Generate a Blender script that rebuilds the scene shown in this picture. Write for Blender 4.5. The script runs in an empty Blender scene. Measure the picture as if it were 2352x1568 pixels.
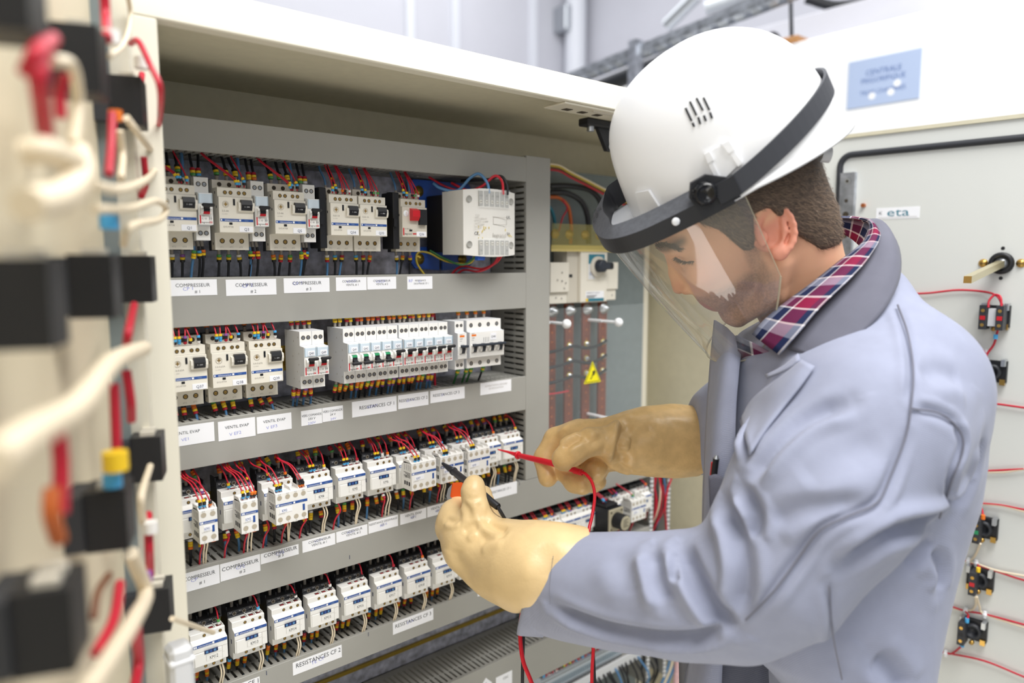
import bpy, math, random
import numpy as np
from mathutils import Vector, Matrix
S = bpy.context.scene
COL = S.collection
random.seed(7)
PI = math.pi

# ---------------------------------------------------------------- camera
W, H, FPX = 2352, 1568, 1661.8
YAW, PIT = 0.7044, 0.1116
CY, SY, CP, SP = math.cos(YAW), math.sin(YAW), math.cos(PIT), math.sin(PIT)
CAM = Vector((0.0, -0.946, 1.55))
FW = Vector((SY*CP, CY*CP, -SP))
RT = Vector((CY, -SY, 0.0))
UP = RT.cross(FW)
cd = bpy.data.cameras.new('camera')
cam = bpy.data.objects.new('camera', cd)
COL.objects.link(cam)
cam.matrix_world = Matrix(((RT.x, UP.x, -FW.x, CAM.x), (RT.y, UP.y, -FW.y, CAM.y), (RT.z, UP.z, -FW.z, CAM.z), (0, 0, 0, 1)))
cd.sensor_width = 36.0
cd.lens = FPX/W*36.0
cd.clip_start = 0.02
cd.dof.use_dof = True
cd.dof.focus_distance = 1.0
cd.dof.aperture_fstop = 2.3
S.camera = cam

# ---------------------------------------------------------------- light
S.view_settings.view_transform = 'Standard'
S.view_settings.look = 'None'
S.view_settings.gamma = 1.0
S.view_settings.use_curve_mapping = False
S.view_settings.exposure = 0.0
wd = bpy.data.worlds.new('daylight')
S.world = wd
wd.use_nodes = True
bg = wd.node_tree.nodes['Background']
bg.inputs[0].default_value = (0.92, 0.95, 1.0, 1)
bg.inputs[1].default_value = 0.40

def area_light(name, loc, target, sx, sy, power, col=(1, 1, 1)):
    d = bpy.data.lights.new(name, 'AREA')
    d.shape = 'RECTANGLE'; d.size = sx; d.size_y = sy; d.energy = power; d.color = col
    o = bpy.data.objects.new(name, d); COL.objects.link(o)
    o.location = loc
    o.rotation_euler = (Vector(target)-Vector(loc)).to_track_quat('-Z', 'Y').to_euler()
    return o
area_light('ceiling_lamp', (0.75, -1.35, 3.5), (0.95, -0.4, 1.3), 2.0, 1.1, 98, (1.0, 0.985, 0.96))
area_light('left_fill_light', (-1.9, -1.6, 2.5), (0.7, 0.0, 1.3), 1.4, 1.4, 26, (0.97, 0.98, 1.0))  # added fill light for the face from the left; no window stands there
area_light('shield_reflection_light', (0.06, -0.62, 0.25), (0.45, -0.5, 1.5), 0.9, 0.72, 6.5, (1.0, 0.97, 0.95))  # added low light, put in for the face shield's reflection and underside fill
area_light('background_fill_light', (2.3, 1.7, 4.2), (2.2, 2.2, 0.6), 3.0, 3.0, 78, (0.97, 0.98, 1.0))  # added light that keeps the rear wall and far cabinets bright

# ---------------------------------------------------------------- helpers
def ray(px, py):
    return FW + RT*((px-W/2)/FPX) - UP*((py-H/2)/FPX)
def hy(px, py, Y):                       # where the sight line of a pixel meets the plane y = Y
    d = ray(px, py); return CAM + d*((Y-CAM.y)/d.y)
def hx(px, py, X):
    d = ray(px, py); return CAM + d*((X-CAM.x)/d.x)
def hz(px, py, Z):
    d = ray(px, py); return CAM + d*((Z-CAM.z)/d.z)
def hp(px, py, P, N):
    d = ray(px, py); return CAM + d*((Vector(P)-CAM).dot(N)/d.dot(N))
def at(px, py, dep):
    return CAM + ray(px, py)*dep

def lin(c):
    return tuple((v/12.92 if v <= 0.04045 else ((v+0.055)/1.055)**2.4) for v in (x/255.0 for x in c))
MAT = {}
def mat(name, rgb=(200, 200, 200), rough=0.5, metal=0.0, spec=0.5, noise=0.0, nscale=60.0, bump=0.0, bscale=300.0, trans=0.0, alpha=1.0, ior=1.45, emit=0.0):
    if name in MAT: return MAT[name]
    m = bpy.data.materials.new(name); m.use_nodes = True
    nt = m.node_tree; b = nt.nodes['Principled BSDF']
    c = (*lin(rgb), 1)
    b.inputs['Base Color'].default_value = c
    b.inputs['Roughness'].default_value = rough
    b.inputs['Metallic'].default_value = metal
    b.inputs['Specular IOR Level'].default_value = spec
    b.inputs['IOR'].default_value = ior
    b.inputs['Transmission Weight'].default_value = trans
    b.inputs['Alpha'].default_value = alpha
    if noise or bump:
        tc = nt.nodes.new('ShaderNodeTexCoord')
    if noise:
        n = nt.nodes.new('ShaderNodeTexNoise'); n.inputs['Scale'].default_value = nscale; n.inputs['Detail'].default_value = 5
        nt.links.new(tc.outputs['Object'], n.inputs['Vector'])
        r = nt.nodes.new('ShaderNodeMapRange')
        r.inputs[1].default_value = 0.3; r.inputs[2].default_value = 0.7
        r.inputs[3].default_value = 1-noise; r.inputs[4].default_value = 1+noise
        nt.links.new(n.outputs['Fac'], r.inputs[0])
        mx = nt.nodes.new('ShaderNodeMix'); mx.data_type = 'RGBA'; mx.blend_type = 'MULTIPLY'; mx.inputs[0].default_value = 1
        mx.inputs[6].default_value = c
        nt.links.new(r.outputs[0], mx.inputs[7]); nt.links.new(mx.outputs[2], b.inputs['Base Color'])
    if bump:
        n2 = nt.nodes.new('ShaderNodeTexNoise'); n2.inputs['Scale'].default_value = bscale; n2.inputs['Detail'].default_value = 3
        nt.links.new(tc.outputs['Object'], n2.inputs['Vector'])
        bp = nt.nodes.new('ShaderNodeBump'); bp.inputs['Strength'].default_value = bump; bp.inputs['Distance'].default_value = 0.001
        nt.links.new(n2.outputs['Fac'], bp.inputs['Height']); nt.links.new(bp.outputs[0], b.inputs['Normal'])
    MAT[name] = m
    return m

mat('cream_paint', (229, 224, 207), 0.42, bump=0.05, bscale=500)
mat('inner_paint', (206, 200, 176), 0.5, noise=0.03)
mat('duct_grey', (158, 157, 151), 0.45, noise=0.03, nscale=12)
mat('panel_grey', (120, 130, 132), 0.5, noise=0.05)
mat('galvanised', (176, 180, 188), 0.36, metal=0.85, noise=0.35, nscale=45, bump=0.15, bscale=60)
mat('plate_galvanised', (196, 198, 212), 0.36, metal=0.22, noise=0.45, nscale=70, bump=0.3, bscale=90)
mat('zinc', (190, 194, 198), 0.35, metal=0.9)
mat('yellow_zinc', (190, 160, 70), 0.35, metal=0.85)
mat('ivory', (229, 224, 211), 0.42)
mat('ivory_dim', (206, 200, 186), 0.5)
mat('device_white', (236, 235, 231), 0.4)
mat('device_grey', (214, 216, 219), 0.42)
mat('black', (26, 27, 31), 0.45)
mat('charcoal', (48, 50, 55), 0.5)
mat('hole', (60, 52, 40), 0.6)
mat('stripe_blue', (44, 82, 152), 0.4)
mat('dark_blue', (24, 38, 84), 0.4)
mat('print', (38, 40, 46), 0.6)
mat('faint_print', (176, 172, 165), 0.6)
mat('white_print', (238, 240, 244), 0.5)
mat('paper', (240, 241, 245), 0.6)
mat('pen_blue', (140, 146, 214), 0.6)
mat('red', (206, 34, 52), 0.35)
mat('switch_red', (196, 28, 40), 0.35)
mat('green', (40, 140, 90), 0.4)
mat('clear_blue', (186, 210, 226), 0.15, alpha=0.55)
mat('clear', (235, 238, 238), 0.08, alpha=0.28)
mat('brass', (196, 158, 84), 0.3, metal=0.9)
mat('copper', (128, 66, 44), 0.45, metal=0.2, noise=0.1)
mat('copper_bolt', (205, 120, 70), 0.3, metal=0.8)
mat('wire_red', (188, 30, 52), 0.38)
mat('wire_black', (32, 33, 38), 0.4)
mat('wire_blue', (84, 132, 178), 0.4)
mat('wire_cream', (226, 212, 186), 0.42)
mat('wire_green', (60, 120, 70), 0.4)
mat('wire_teal', (40, 120, 140), 0.4)
mat('wire_brown', (110, 66, 40), 0.45)
mat('wire_orange', (190, 96, 40), 0.45)
mat('wire_yellow', (200, 176, 60), 0.45)
mat('m_yellow', (240, 200, 40), 0.4)
mat('m_red', (170, 28, 48), 0.4)
mat('m_orange', (232, 120, 34), 0.4)
mat('m_blue', (76, 168, 222), 0.4)
mat('m_black', (34, 34, 38), 0.4)
mat('m_white', (232, 230, 226), 0.4)
mat('m_green', (84, 160, 84), 0.4)
mat('m_purple', (138, 84, 158), 0.4)
mat('ferrule', (150, 144, 136), 0.45)

class MB:
    """collects shapes and links them as one mesh object"""
    def __init__(s): s.v = []; s.f = []; s.m = []; s.mats = []; s.sm = []
    def mi(s, name):
        if name not in s.mats: s.mats.append(name)
        return s.mats.index(name)
    def add(s, vs, fs, m, smooth=False):
        o = len(s.v); k = s.mi(m)
        s.v += [tuple(v) for v in vs]
        for f in fs: s.f.append([o+i for i in f]); s.m.append(k); s.sm.append(smooth)
        return s
    def box(s, x0, x1, y0, y1, z0, z1, m, c=0.0):
        if x0 > x1: x0, x1 = x1, x0
        if y0 > y1: y0, y1 = y1, y0
        if z0 > z1: z0, z1 = z1, z0
        if c <= 0:
            vs = [(x, y, z) for x in (x0, x1) for y in (y0, y1) for z in (z0, z1)]
            return s.add(vs, [(0, 1, 3, 2), (4, 6, 7, 5), (0, 4, 5, 1), (2, 3, 7, 6), (0, 2, 6, 4), (1, 5, 7, 3)], m)
        vs = []; idx = {}
        for i in (0, 1):
            for j in (0, 1):
                for k in (0, 1):
                    p = ((x0, x1)[i], (y0, y1)[j], (z0, z1)[k]); q = ((1, -1)[i]*c, (1, -1)[j]*c, (1, -1)[k]*c)
                    for a in range(3):
                        idx[(i, j, k, a)] = len(vs)
                        vs.append(tuple(p[b] + (0 if b == a else q[b]) for b in range(3)))
        fs = []
        for a in range(3):
            b, d = [(1, 2), (2, 0), (0, 1)][a]
            for e in (0, 1):
                cs = []
                for (p, q) in ((0, 0), (1, 0), (1, 1), (0, 1)):
                    t = [0, 0, 0]; t[a] = e; t[b] = p; t[d] = q; cs.append(idx[(*t, a)])
                fs.append(cs if e else cs[::-1])
            for p in (0, 1):
                for q in (0, 1):
                    t0 = [0, 0, 0]; t0[b] = p; t0[d] = q; t1 = list(t0); t1[a] = 1
                    r = [idx[(*t0, b)], idx[(*t1, b)], idx[(*t1, d)], idx[(*t0, d)]]
                    fs.append(r if (p == q) else r[::-1])
        for i in (0, 1):
            for j in (0, 1):
                for k in (0, 1):
                    r = [idx[(i, j, k, a)] for a in range(3)]
                    fs.append(r if (i+j+k) % 2 else r[::-1])
        return s.add(vs, fs, m)
    def prism_x(s, x0, x1, prof, m):       # profile of (y, z) extruded along x
        n = len(prof)
        vs = [(x0, y, z) for y, z in prof]+[(x1, y, z) for y, z in prof]
        fs = [tuple(range(n))[::-1], tuple(range(n, 2*n))]+[(i, (i+1) % n, n+(i+1) % n, n+i) for i in range(n)]
        return s.add(vs, fs, m)
    def prism(s, poly, d, m):              # any planar loop of 3-d points, pushed along d
        n = len(poly); d = Vector(d)
        vs = [Vector(p) for p in poly]; vs += [p+d for p in vs]
        fs = [tuple(range(n))[::-1], tuple(range(n, 2*n))]+[(i, (i+1) % n, n+(i+1) % n, n+i) for i in range(n)]
        return s.add(vs, fs, m)
    def cyl(s, p, q, r, m, n=12, r2=None, caps=True, smooth=True):
        p = Vector(p); q = Vector(q); r2 = r if r2 is None else r2
        a = (q-p).normalized(); b = a.orthogonal().normalized(); c = a.cross(b)
        vs = []
        for P, R in ((p, r), (q, r2)):
            vs += [P+(b*math.cos(2*PI*i/n)+c*math.sin(2*PI*i/n))*R for i in range(n)]
        s.add(vs, [(i, (i+1) % n, n+(i+1) % n, n+i) for i in range(n)], m, smooth)
        if caps:
            s.add(vs[:n], [tuple(range(n))[::-1]], m); s.add(vs[n:], [tuple(range(n))], m)
        return s
    def disc(s, p, nrm, r, m, n=14):
        a = Vector(nrm).normalized(); b = a.orthogonal().normalized(); c = a.cross(b); p = Vector(p)
        return s.add([p+(b*math.cos(2*PI*i/n)+c*math.sin(2*PI*i/n))*r for i in range(n)], [tuple(range(n))], m)
    def lathe(s, p, ax, prof, m, n=16):    # prof: (height along axis, radius)
        a = Vector(ax).normalized(); b = a.orthogonal().normalized(); c = a.cross(b); p = Vector(p)
        vs = [p+a*h+(b*math.cos(2*PI*i/n)+c*math.sin(2*PI*i/n))*r for h, r in prof for i in range(n)]
        fs = [(k*n+i, k*n+(i+1) % n, (k+1)*n+(i+1) % n, (k+1)*n+i) for k in range(len(prof)-1) for i in range(n)]
        return s.add(vs, fs, m, True)
    def ball(s, p, r, m, n=12):
        k = n//2
        return s.lathe(p, (0, 0, 1), [(-r*math.cos(PI*i/k), max(1e-5, r*math.sin(PI*i/k))) for i in range(k+1)], m, n)
    def tube(s, pts, r, m, n=8, cap=True):
        pts = [Vector(p) for p in pts]; N = len(pts)
        rr = r if isinstance(r, (list, tuple)) else [r]*N
        t = (pts[1]-pts[0]).normalized(); b = t.orthogonal().normalized(); vs = []
        for i, p in enumerate(pts):
            t = (pts[min(i+1, N-1)]-pts[max(i-1, 0)]).normalized()
            b = (b-t*b.dot(t)).normalized(); c = t.cross(b)
            vs += [p+(b*math.cos(2*PI*k/n)+c*math.sin(2*PI*k/n))*rr[i] for k in range(n)]
        fs = [(i*n+k, i*n+(k+1) % n, (i+1)*n+(k+1) % n, (i+1)*n+k) for i in range(N-1) for k in range(n)]
        s.add(vs, fs, m, True)
        if cap: s.add(vs[:n], [tuple(range(n))[::-1]], m); s.add(vs[-n:], [tuple(range(n))], m)
        return s
    def text(s, txt, size, o, ux, uz, m, align='C', lift=0.00012, sx=1.0):
        """lettering lying on a surface: o = anchor, ux = reading direction, uz = up"""
        vs, fs, w = glyphs(txt)
        ux = Vector(ux).normalized(); uz = Vector(uz).normalized(); nn = ux.cross(uz); o = Vector(o)+nn*lift
        off = {'C': -w/2, 'L': 0, 'R': -w}[align]
        return s.add([o+ux*((x+off)*size*sx)+uz*(y*size) for x, y in vs], fs, m)
    def build(s, name, parent=None, loc=None, smooth_angle=None):
        me = bpy.data.meshes.new(name)
        me.from_pydata(s.v, [], s.f); me.polygons.foreach_set('material_index', s.m)
        me.polygons.foreach_set('use_smooth', s.sm)
        for n in s.mats: me.materials.append(MAT[n])
        me.update()
        o = bpy.data.objects.new(name, me); COL.objects.link(o)
        if parent: o.parent = parent
        if loc is not None: o.location = loc
        return o
_gl = {}
def glyphs(t):
    if t in _gl: return _gl[t]
    c = bpy.data.curves.new('t', 'FONT'); c.body = t; c.resolution_u = 2; c.size = 1.0
    o = bpy.data.objects.new('t', c)
    me = bpy.data.meshes.new_from_object(o)
    vs = [(v.co.x, v.co.y) for v in me.vertices]; fs = [tuple(p.vertices) for p in me.polygons]
    x0 = min(v[0] for v in vs); x1 = max(v[0] for v in vs)
    vs = [(x-x0, y) for x, y in vs]
    bpy.data.objects.remove(o); bpy.data.curves.remove(c); bpy.data.meshes.remove(me)
    _gl[t] = (vs, fs, x1-x0)
    return _gl[t]

def tag(o, label=None, cat=None, group=None, kind=None):
    if label: o['label'] = label
    if cat: o['category'] = cat
    if group: o['group'] = group
    if kind: o['kind'] = kind
    return o
def thing(name, label, cat, loc=(0, 0, 0), group=None):
    o = bpy.data.objects.new(name, None); COL.objects.link(o); o.location = loc; o.empty_display_size = 0.02
    return tag(o, label, cat, group)
def dup(root, loc, label, group=None):
    r = root.copy(); COL.objects.link(r); r.location = loc; r['label'] = label
    if group: r['group'] = group
    for ch in root.children:
        c = ch.copy(); COL.objects.link(c); c.parent = r
        for g in ch.children:
            d = g.copy(); COL.objects.link(d); d.parent = c
    return r
def spline(pts, k=5):
    pts = [Vector(p) for p in pts]
    if len(pts) == 2: return [pts[0].lerp(pts[1], i/k) for i in range(k+1)]
    out = []
    P = [pts[0]*2-pts[1]]+pts+[pts[-1]*2-pts[-2]]
    for i in range(1, len(P)-2):
        a, b, c, d = P[i-1:i+3]
        for j in range(k):
            t = j/k
            out.append(0.5*((2*b)+(c-a)*t+(2*a-5*b+4*c-d)*t*t+(3*b-a-3*c+d)*t**3))
    out.append(pts[-1])
    return out
X1, Z1 = (1, 0, 0), (0, 0, 1)
# ---------------------------------------------------------------- the room
def room_box(name, *a, m='room_wall'):
    b = MB(); b.box(*a, m); o = b.build(name); o['kind'] = 'structure'; return o
mat('room_wall', (206, 206, 213), 0.7, noise=0.03, nscale=2)
mat('room_floor', (196, 192, 176), 0.5, noise=0.06, nscale=6)
mat('pipe_white', (226, 228, 234), 0.4)
mat('bright_white', (246, 247, 249), 0.45)
mat('placard_blue', (176, 192, 222), 0.4)
WY = 3.5
room_box('floor', -3, 4.6, -3, 3.6, -0.05, 0, m='room_floor')
room_box('wall_back', -3, 4.6, WY, WY+0.1, 0, 5.2)
room_box('wall_right', 4.5, 4.6, -3, WY, 0, 5.2)
k = 1
for px in (938, 1042, 1222, 1385):
    p = hy(px, 60, WY)
    b = MB(); b.box(p.x-0.03, p.x+0.03, WY-0.03, WY, 0, 5.1, 'pipe_white'); o = b.build('trim_%d' % k); o['kind'] = 'structure'; k += 1
# wall pipe
p = hy(1322, 60, WY-0.12)
t = thing('drain_pipe', 'thick white vertical pipe running up the rear wall', 'pipe', (p.x, p.y, 0))
b = MB(); b.cyl((0, 0, 0.02), (0, 0, 5.1), 0.085, 'pipe_white', 24); b.build('pipe_run', t)
b = MB(); q = hy(1288, 40, WY-0.1); b.box(-0.14, -0.06, -0.03, 0.12, q.z-0.1, q.z+0.1, 'zinc', 0.01); b.build('clamp', t)
# far row of white cabinets
XP = 2.49
zt = hx(2000, 55, XP).z; zb = 0.05
y1, y0 = 3.3, -1.4
b = MB(); b.box(XP, XP+0.6, y0, y1, zb, zt, 'bright_white', 0.006)
t = thing('white_cabinet', 'tall white control cabinet with blue placard behind the hard hat', 'cabinet', (XP, 1.0, 0.0))
o = b.build('housing', t); o.location = (-XP, -1.0, 0)
b = MB(); b.box(XP-0.02, XP+0.6, y0, y1, 0, zb, 'duct_grey'); o = b.build('plinth', t); o.location = (-XP, -1.0, 0)
pa, pb, pc, pd_ = [hx(*q, XP-0.004) for q in ((1950, 146), (2118, 106), (2116, 225), (1950, 250))]
pl = MB(); ya, yb = pa.y, pb.y; za, zc = (pa.z+pb.z)/2, (pc.z+pd_.z)/2
pl.box(XP-0.004, XP, yb, ya, zc, za, 'placard_blue')
for i, (tx, sz) in enumerate((('CENTRALE', 0.026), ('FRIGORIFIQUE', 0.024), ('TROIS CHAMBRES', 0.020))):
    pl.text(tx, sz, (XP-0.004, (ya+yb)/2, za-(za-zc)*(0.36, 0.52, 0.76)[i]), (0, -1, 0), Z1, 'stripe_blue', sx=0.9)
for yy, zz in ((0.36, 0.80), (0.62, 0.78), (0.7, 0.62)):
    pl.disc((XP-0.0045, ya+(yb-ya)*yy, za+(zc-za)*zz), (-1, 0, 0), 0.011, 'bright_white')
o = pl.build('placard', t); o.location = (-XP, -1.0, 0); o['label'] = 'pale blue nameplate with three lines of blue lettering'
# band of trunking above the white cabinets
b = MB(); b.box(XP+0.25, XP+0.33, y0, y1, zt+0.06, zt+0.17, 'room_wall', 0.004)
tag(b.build('cable_trunking'), 'pale grey trunking running above the white cabinet', 'trunking')
# cable tray with its post
A = at(1290, 184, 2.95); B = at(1640, 44, 2.55)
d = B-A; ln = d.length; ux = d.normalized(); sd = Vector((0, 0, 1)).cross(ux).normalized(); upv = ux.cross(sd)
t = thing('cable_tray', 'galvanised cable tray sloping up behind the hard hat', 'cable tray', A)
A0 = -ux*0.3
b = MB()
b.prism([A0+upv*0.018, A0-upv*0.018, A0-upv*0.018+sd*0.01, A0+upv*0.018+sd*0.01], ux*(ln+1.0), 'galvanised')
b.prism([A0+upv*0.018+sd*0.06, A0-upv*0.018+sd*0.06, A0-upv*0.018+sd*0.07, A0+upv*0.018+sd*0.07], ux*(ln+1.0), 'galvanised')
b.build('side_rail', t)
b = MB()
for i in range(20):
    c = A0+ux*(0.05+i*0.06)-upv*0.014
    b.prism([c, c+ux*0.03, c+ux*0.03+upv*0.012, c+upv*0.012], sd*0.065, 'zinc')
b.build('rung', t)
q = at(1460, 125, 2.74)-A
b = MB(); b.box(q.x-0.02, q.x+0.02, q.y-0.02, q.y+0.02, q.z-0.18, q.z+0.05, 'galvanised'); b.build('post', t)
q = at(1425, 168, 2.8)
b = MB(); b.cyl(at(1345, 214, 3.05), at(1560, 128, 2.8), 0.033, 'charcoal', 12)
tag(b.build('insulated_pipe'), 'dark insulated pipe under the galvanised cable tray', 'pipe')
# things on top of the far cabinets
q = hx(1826, 62, XP+0.05); q.z = zt+0.014
t = thing('junction_box', 'small orange junction box on top of the white cabinet', 'junction box', (q.x, q.y, q.z))
mat('orange_box', (206, 150, 96), 0.5)
b = MB(); b.box(-0.05, 0.05, -0.04, 0.04, -0.014, 0.012, 'orange_box', 0.004); b.build('case', t)
b = MB(); b.tube(spline([(-0.02, 0, 0.012), (-0.03, 0, 0.09), (-0.02, 0.02, 0.3)]), 0.007, 'charcoal'); b.build('cable', t)
q = hx(1757, 68, XP+0.05); q.z = zt+0.033
b = MB(); b.cyl(q-Vector((0.02, 0.05, 0)), q+Vector((0.02, 0.05, 0)), 0.033, 'charcoal', 16); tag(b.build('cable_gland'), 'dark round gland just above the hard hat', 'gland')
q = at(1925, 2, 2.9)
b = MB(); b.tube(spline([q+Vector((-0.07, 0.1, 0.02)), q+Vector((0, 0, -0.02)), q+Vector((0.08, -0.12, 0.0)), q+Vector((0.15, -0.2, 0.05))]), 0.02, 'black')
tag(b.build('hanging_cable'), 'black cable looping down at the top edge above the placard', 'cable')
for k_, (pa, pb) in enumerate((((1620, 20), (1760, -30)), ((1530, 60), (1600, -10)))):
    b = MB(); b.cyl(at(*pa, 3.3), at(*pb, 3.2), 0.03, 'zinc', 12)
    tag(b.build('conduit'), ('grey conduit crossing the wall just above the hard hat', 'short grey conduit on the wall right of the white pipe')[k_], 'conduit')

# ---------------------------------------------------------------- the electrical cabinet
XL, XR, YF, YB, ZT, ZL = 0.186, 1.372, -0.15, 0.165, 1.826, 1.7875
YP = 0.10                                   # front of the mounting plate
CABO = Vector((0.78, 0.0, 0.0))
cab = thing('electrical_cabinet', 'open cream electrical cabinet full of breakers and contactors', 'cabinet', CABO)
def part(mb, name, parent=cab, off=None):
    o = mb.build(name, parent); o.location = -(off if off is not None else CABO); return o
b = MB()
b.box(XL, XR+0.03, YF, YF+0.02, ZL, ZT, 'cream_paint', 0.0015)
b.box(XL, XR+0.03, YF+0.02, YB, 1.799, ZT, 'inner_paint')
part(b, 'top_panel')
b = MB(); b.box(XL, XL+0.030, YF, YF+0.02, 0.1, ZL, 'cream_paint', 0.0015); b.box(XL, XL+0.006, YF+0.02, YB, 0.1, 1.799, 'inner_paint'); part(b, 'left_side')
b = MB(); b.box(XR, XR+0.030, YF, YF+0.02, 0.1, ZL, 'cream_paint', 0.0015); b.box(XR, XR+0.006, YF+0.02, YB, 0.1, 1.799, 'inner_paint'); part(b, 'right_side')
b = MB(); b.box(XL+0.006, XR, YB-0.003, YB, 0.1, 1.799, 'inner_paint'); part(b, 'back_panel')
b = MB(); b.box(XL, XR+0.03, YF, YB, 0.0, 0.1, 'cream_paint'); part(b, 'base')
b = MB(); b.box(XL+0.02, 0.90, YP, YP+0.003, 0.3, 1.735, 'plate_galvanised'); part(b, 'mounting_plate')
b = MB(); b.box(0.90, 1.276, YP, YP+0.003, 0.3, 1.7255, 'panel_grey'); part(b, 'side_plate')
b = MB(); b.box(1.288, 1.312, YB-0.05, YB-0.02, 0.3, 1.74, 'cream_paint', 0.002); part(b, 'corner_post')
# door-stay bracket under the top panel
b = MB()
c0 = hz(1238, 246, ZL); c1 = hz(1420, 292, ZL)
b.box(c0.x, c0.x+0.20, YF+0.004, YF+0.052, ZL-0.0035, ZL, 'cream_paint', 0.001)
for i in range(3): b.box(c0.x+0.026+i*0.034, c0.x+0.040+i*0.034, YF+0.028, YF+0.040, ZL-0.0042, ZL-0.0034, 'hole')
b.box(c0.x+0.07, c0.x+0.16, YF+0.012, YF+0.016, ZL-0.006, ZL-0.003, 'ivory_dim')
part(b, 'stay_bracket')
q = hz(1345, 275, ZL-0.006)
b = MB(); b.box(q.x-0.006, q.x+0.07, q.y-0.012, q.y+0.012, ZL-0.016, ZL-0.0035, 'black', 0.002)
b.prism([(q.x+0.025, q.y-0.004, ZL-0.014), (q.x+0.07, q.y-0.004, ZL-0.014), (q.x+0.062, q.y-0.004, ZL-0.052), (q.x+0.050, q.y-0.004, ZL-0.052)], (0, 0.008, 0), 'black')
b.cyl((q.x+0.01, q.y-0.002, ZL-0.024), (q.x+0.01, q.y-0.002, ZL-0.014), 0.006, 'zinc', 8)
b.cyl((q.x+0.056, q.y-0.006, ZL-0.045), (q.x+0.056, q.y+0.006, ZL-0.045), 0.004, 'zinc', 8)
part(b, 'door_stay')['label'] = 'black door stay screwed under the cabinet top'

# ---- left door, swung open towards the camera
DU = Vector((-0.359, -0.933, 0)).normalized(); DN = Vector((0.933, -0.359, 0)).normalized()
D0 = Vector((0.156, -0.182, 0))
def dl(s, o, z): return D0+DU*s+DN*o+Vector((0, 0, z))
door = MB()
def dbox(mb, s0, s1, o0, o1, z0, z1, m):
    mb.prism([dl(s0, o0, z0), dl(s1, o0, z0), dl(s1, o1, z0), dl(s0, o1, z0)], (0, 0, z1-z0), m)
mat('door_paint', (224, 213, 186), 0.5)
dbox(door, 0.0, 0.72, -0.022, 0.0, 0.12, 1.80, 'door_paint')
dbox(door, -0.012, 0.012, -0.022, 0.026, 0.12, 1.80, 'cream_paint')
dr = part(door, 'door'); dr['label'] = 'cream door swung open in the near left, carrying switch blocks'
b = MB(); dbox(b, 0.024, 0.030, 0.0, 0.012, 0.14, 1.78, 'panel_grey')
o = b.build('gasket', dr)
# ---- right door, swung open behind the worker
RP = Vector((1.452, -0.20, 0)); RU = Vector((0.075, -1, 0)).normalized(); RN = Vector((-1, -0.075, 0)).normalized()
mat('door_inner', (214, 216, 212), 0.5, bump=0.1, bscale=220)
def rd(s, o, z): return RP+RU*s+RN*o+Vector((0, 0, z))
def rbox(mb, s0, s1, o0, o1, z0, z1, m):
    mb.prism([rd(s0, o0, z0), rd(s1, o0, z0), rd(s1, o1, z0), rd(s0, o1, z0)], (0, 0, z1-z0), m)
def rhit(px, py, off=0.0):                  # (s, z) on the inner face of the right door
    P = hp(px, py, RP+RN*off, RN); return (P-RP).dot(RU), P.z
b = MB(); rbox(b, -0.01, 0.78, -0.03, 0.0, 0.12, 1.796, 'door_inner')
rbox(b, -0.012, 0.78, -0.034, 0.004, 1.790, 1.797, 'inner_paint')
rdoor = part(b, 'door'); rdoor['label'] = 'pale grey cabinet door open behind the worker, with a black gasket'
g = []
s0, s1, z0, z1, r = 0.047, 0.72, 0.2, 1.757, 0.022
for cs, cz, a0 in ((s0+r, z0+r, 270), (s0+r, z1-r, 180), (s1-r, z1-r, 90), (s1-r, z0+r, 0)):
    for i in range(7):
        a = math.radians(a0-90*i/6)
        g.append(rd(cs+r*math.cos(a), 0.002, cz+r*math.sin(a)))
g.append(g[0])
b = MB(); b.tube(g, 0.0062, 'charcoal', 8)
b.build('gasket', rdoor).location = (0, 0, 0)
# rail with holes
b = MB()
rbox(b, 0.052, 0.080, 0.0, 0.012, 1.45, 1.722, 'galvanised')
for zz in (1.705, 1.667, 1.64, 1.60): b.disc(rd(0.066, 0.0123, zz), RN, 0.006 if zz != 1.667 else 0.0035, 'zinc' if zz == 1.705 else 'hole')
b.disc(rd(0.066, 0.0126, 1.705), RN, 0.0028, 'hole')
b.build('stiffener_rail', rdoor)
b = MB(); P = rd(0.096, 0, 1.657); b.cyl(P, P+RN*0.008, 0.004, 'copper_bolt', 10); b.build('stud', rdoor)
b = MB(); rbox(b, 0.1195, 0.196, 0.0, 0.0006, 1.629, 1.650, 'paper')
b.text('eta', 0.022, rd(0.159, 0.0007, 1.634), RU, Z1, 'wire_teal', sx=1.5)
b.text('K', 0.010, rd(0.128, 0.0007, 1.637), RU, Z1, 'print'); rbox(b, 0.124, 0.192, 0.0006, 0.0008, 1.6315, 1.6322, 'faint_print')
b.build('maker_sticker', rdoor)
for z_ in (1.571, 1.519):
    b = MB(); P = rd(0.332, 0.0003, z_); b.disc(P, RN, 0.0032, 'black'); b.build('hole', rdoor)
# everything on the door was laid out in world space: shift the sub-parts back under it
for c in rdoor.children: c.location = (0, 0, 0)
for c in dr.children: c.location = (0, 0, 0)
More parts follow.
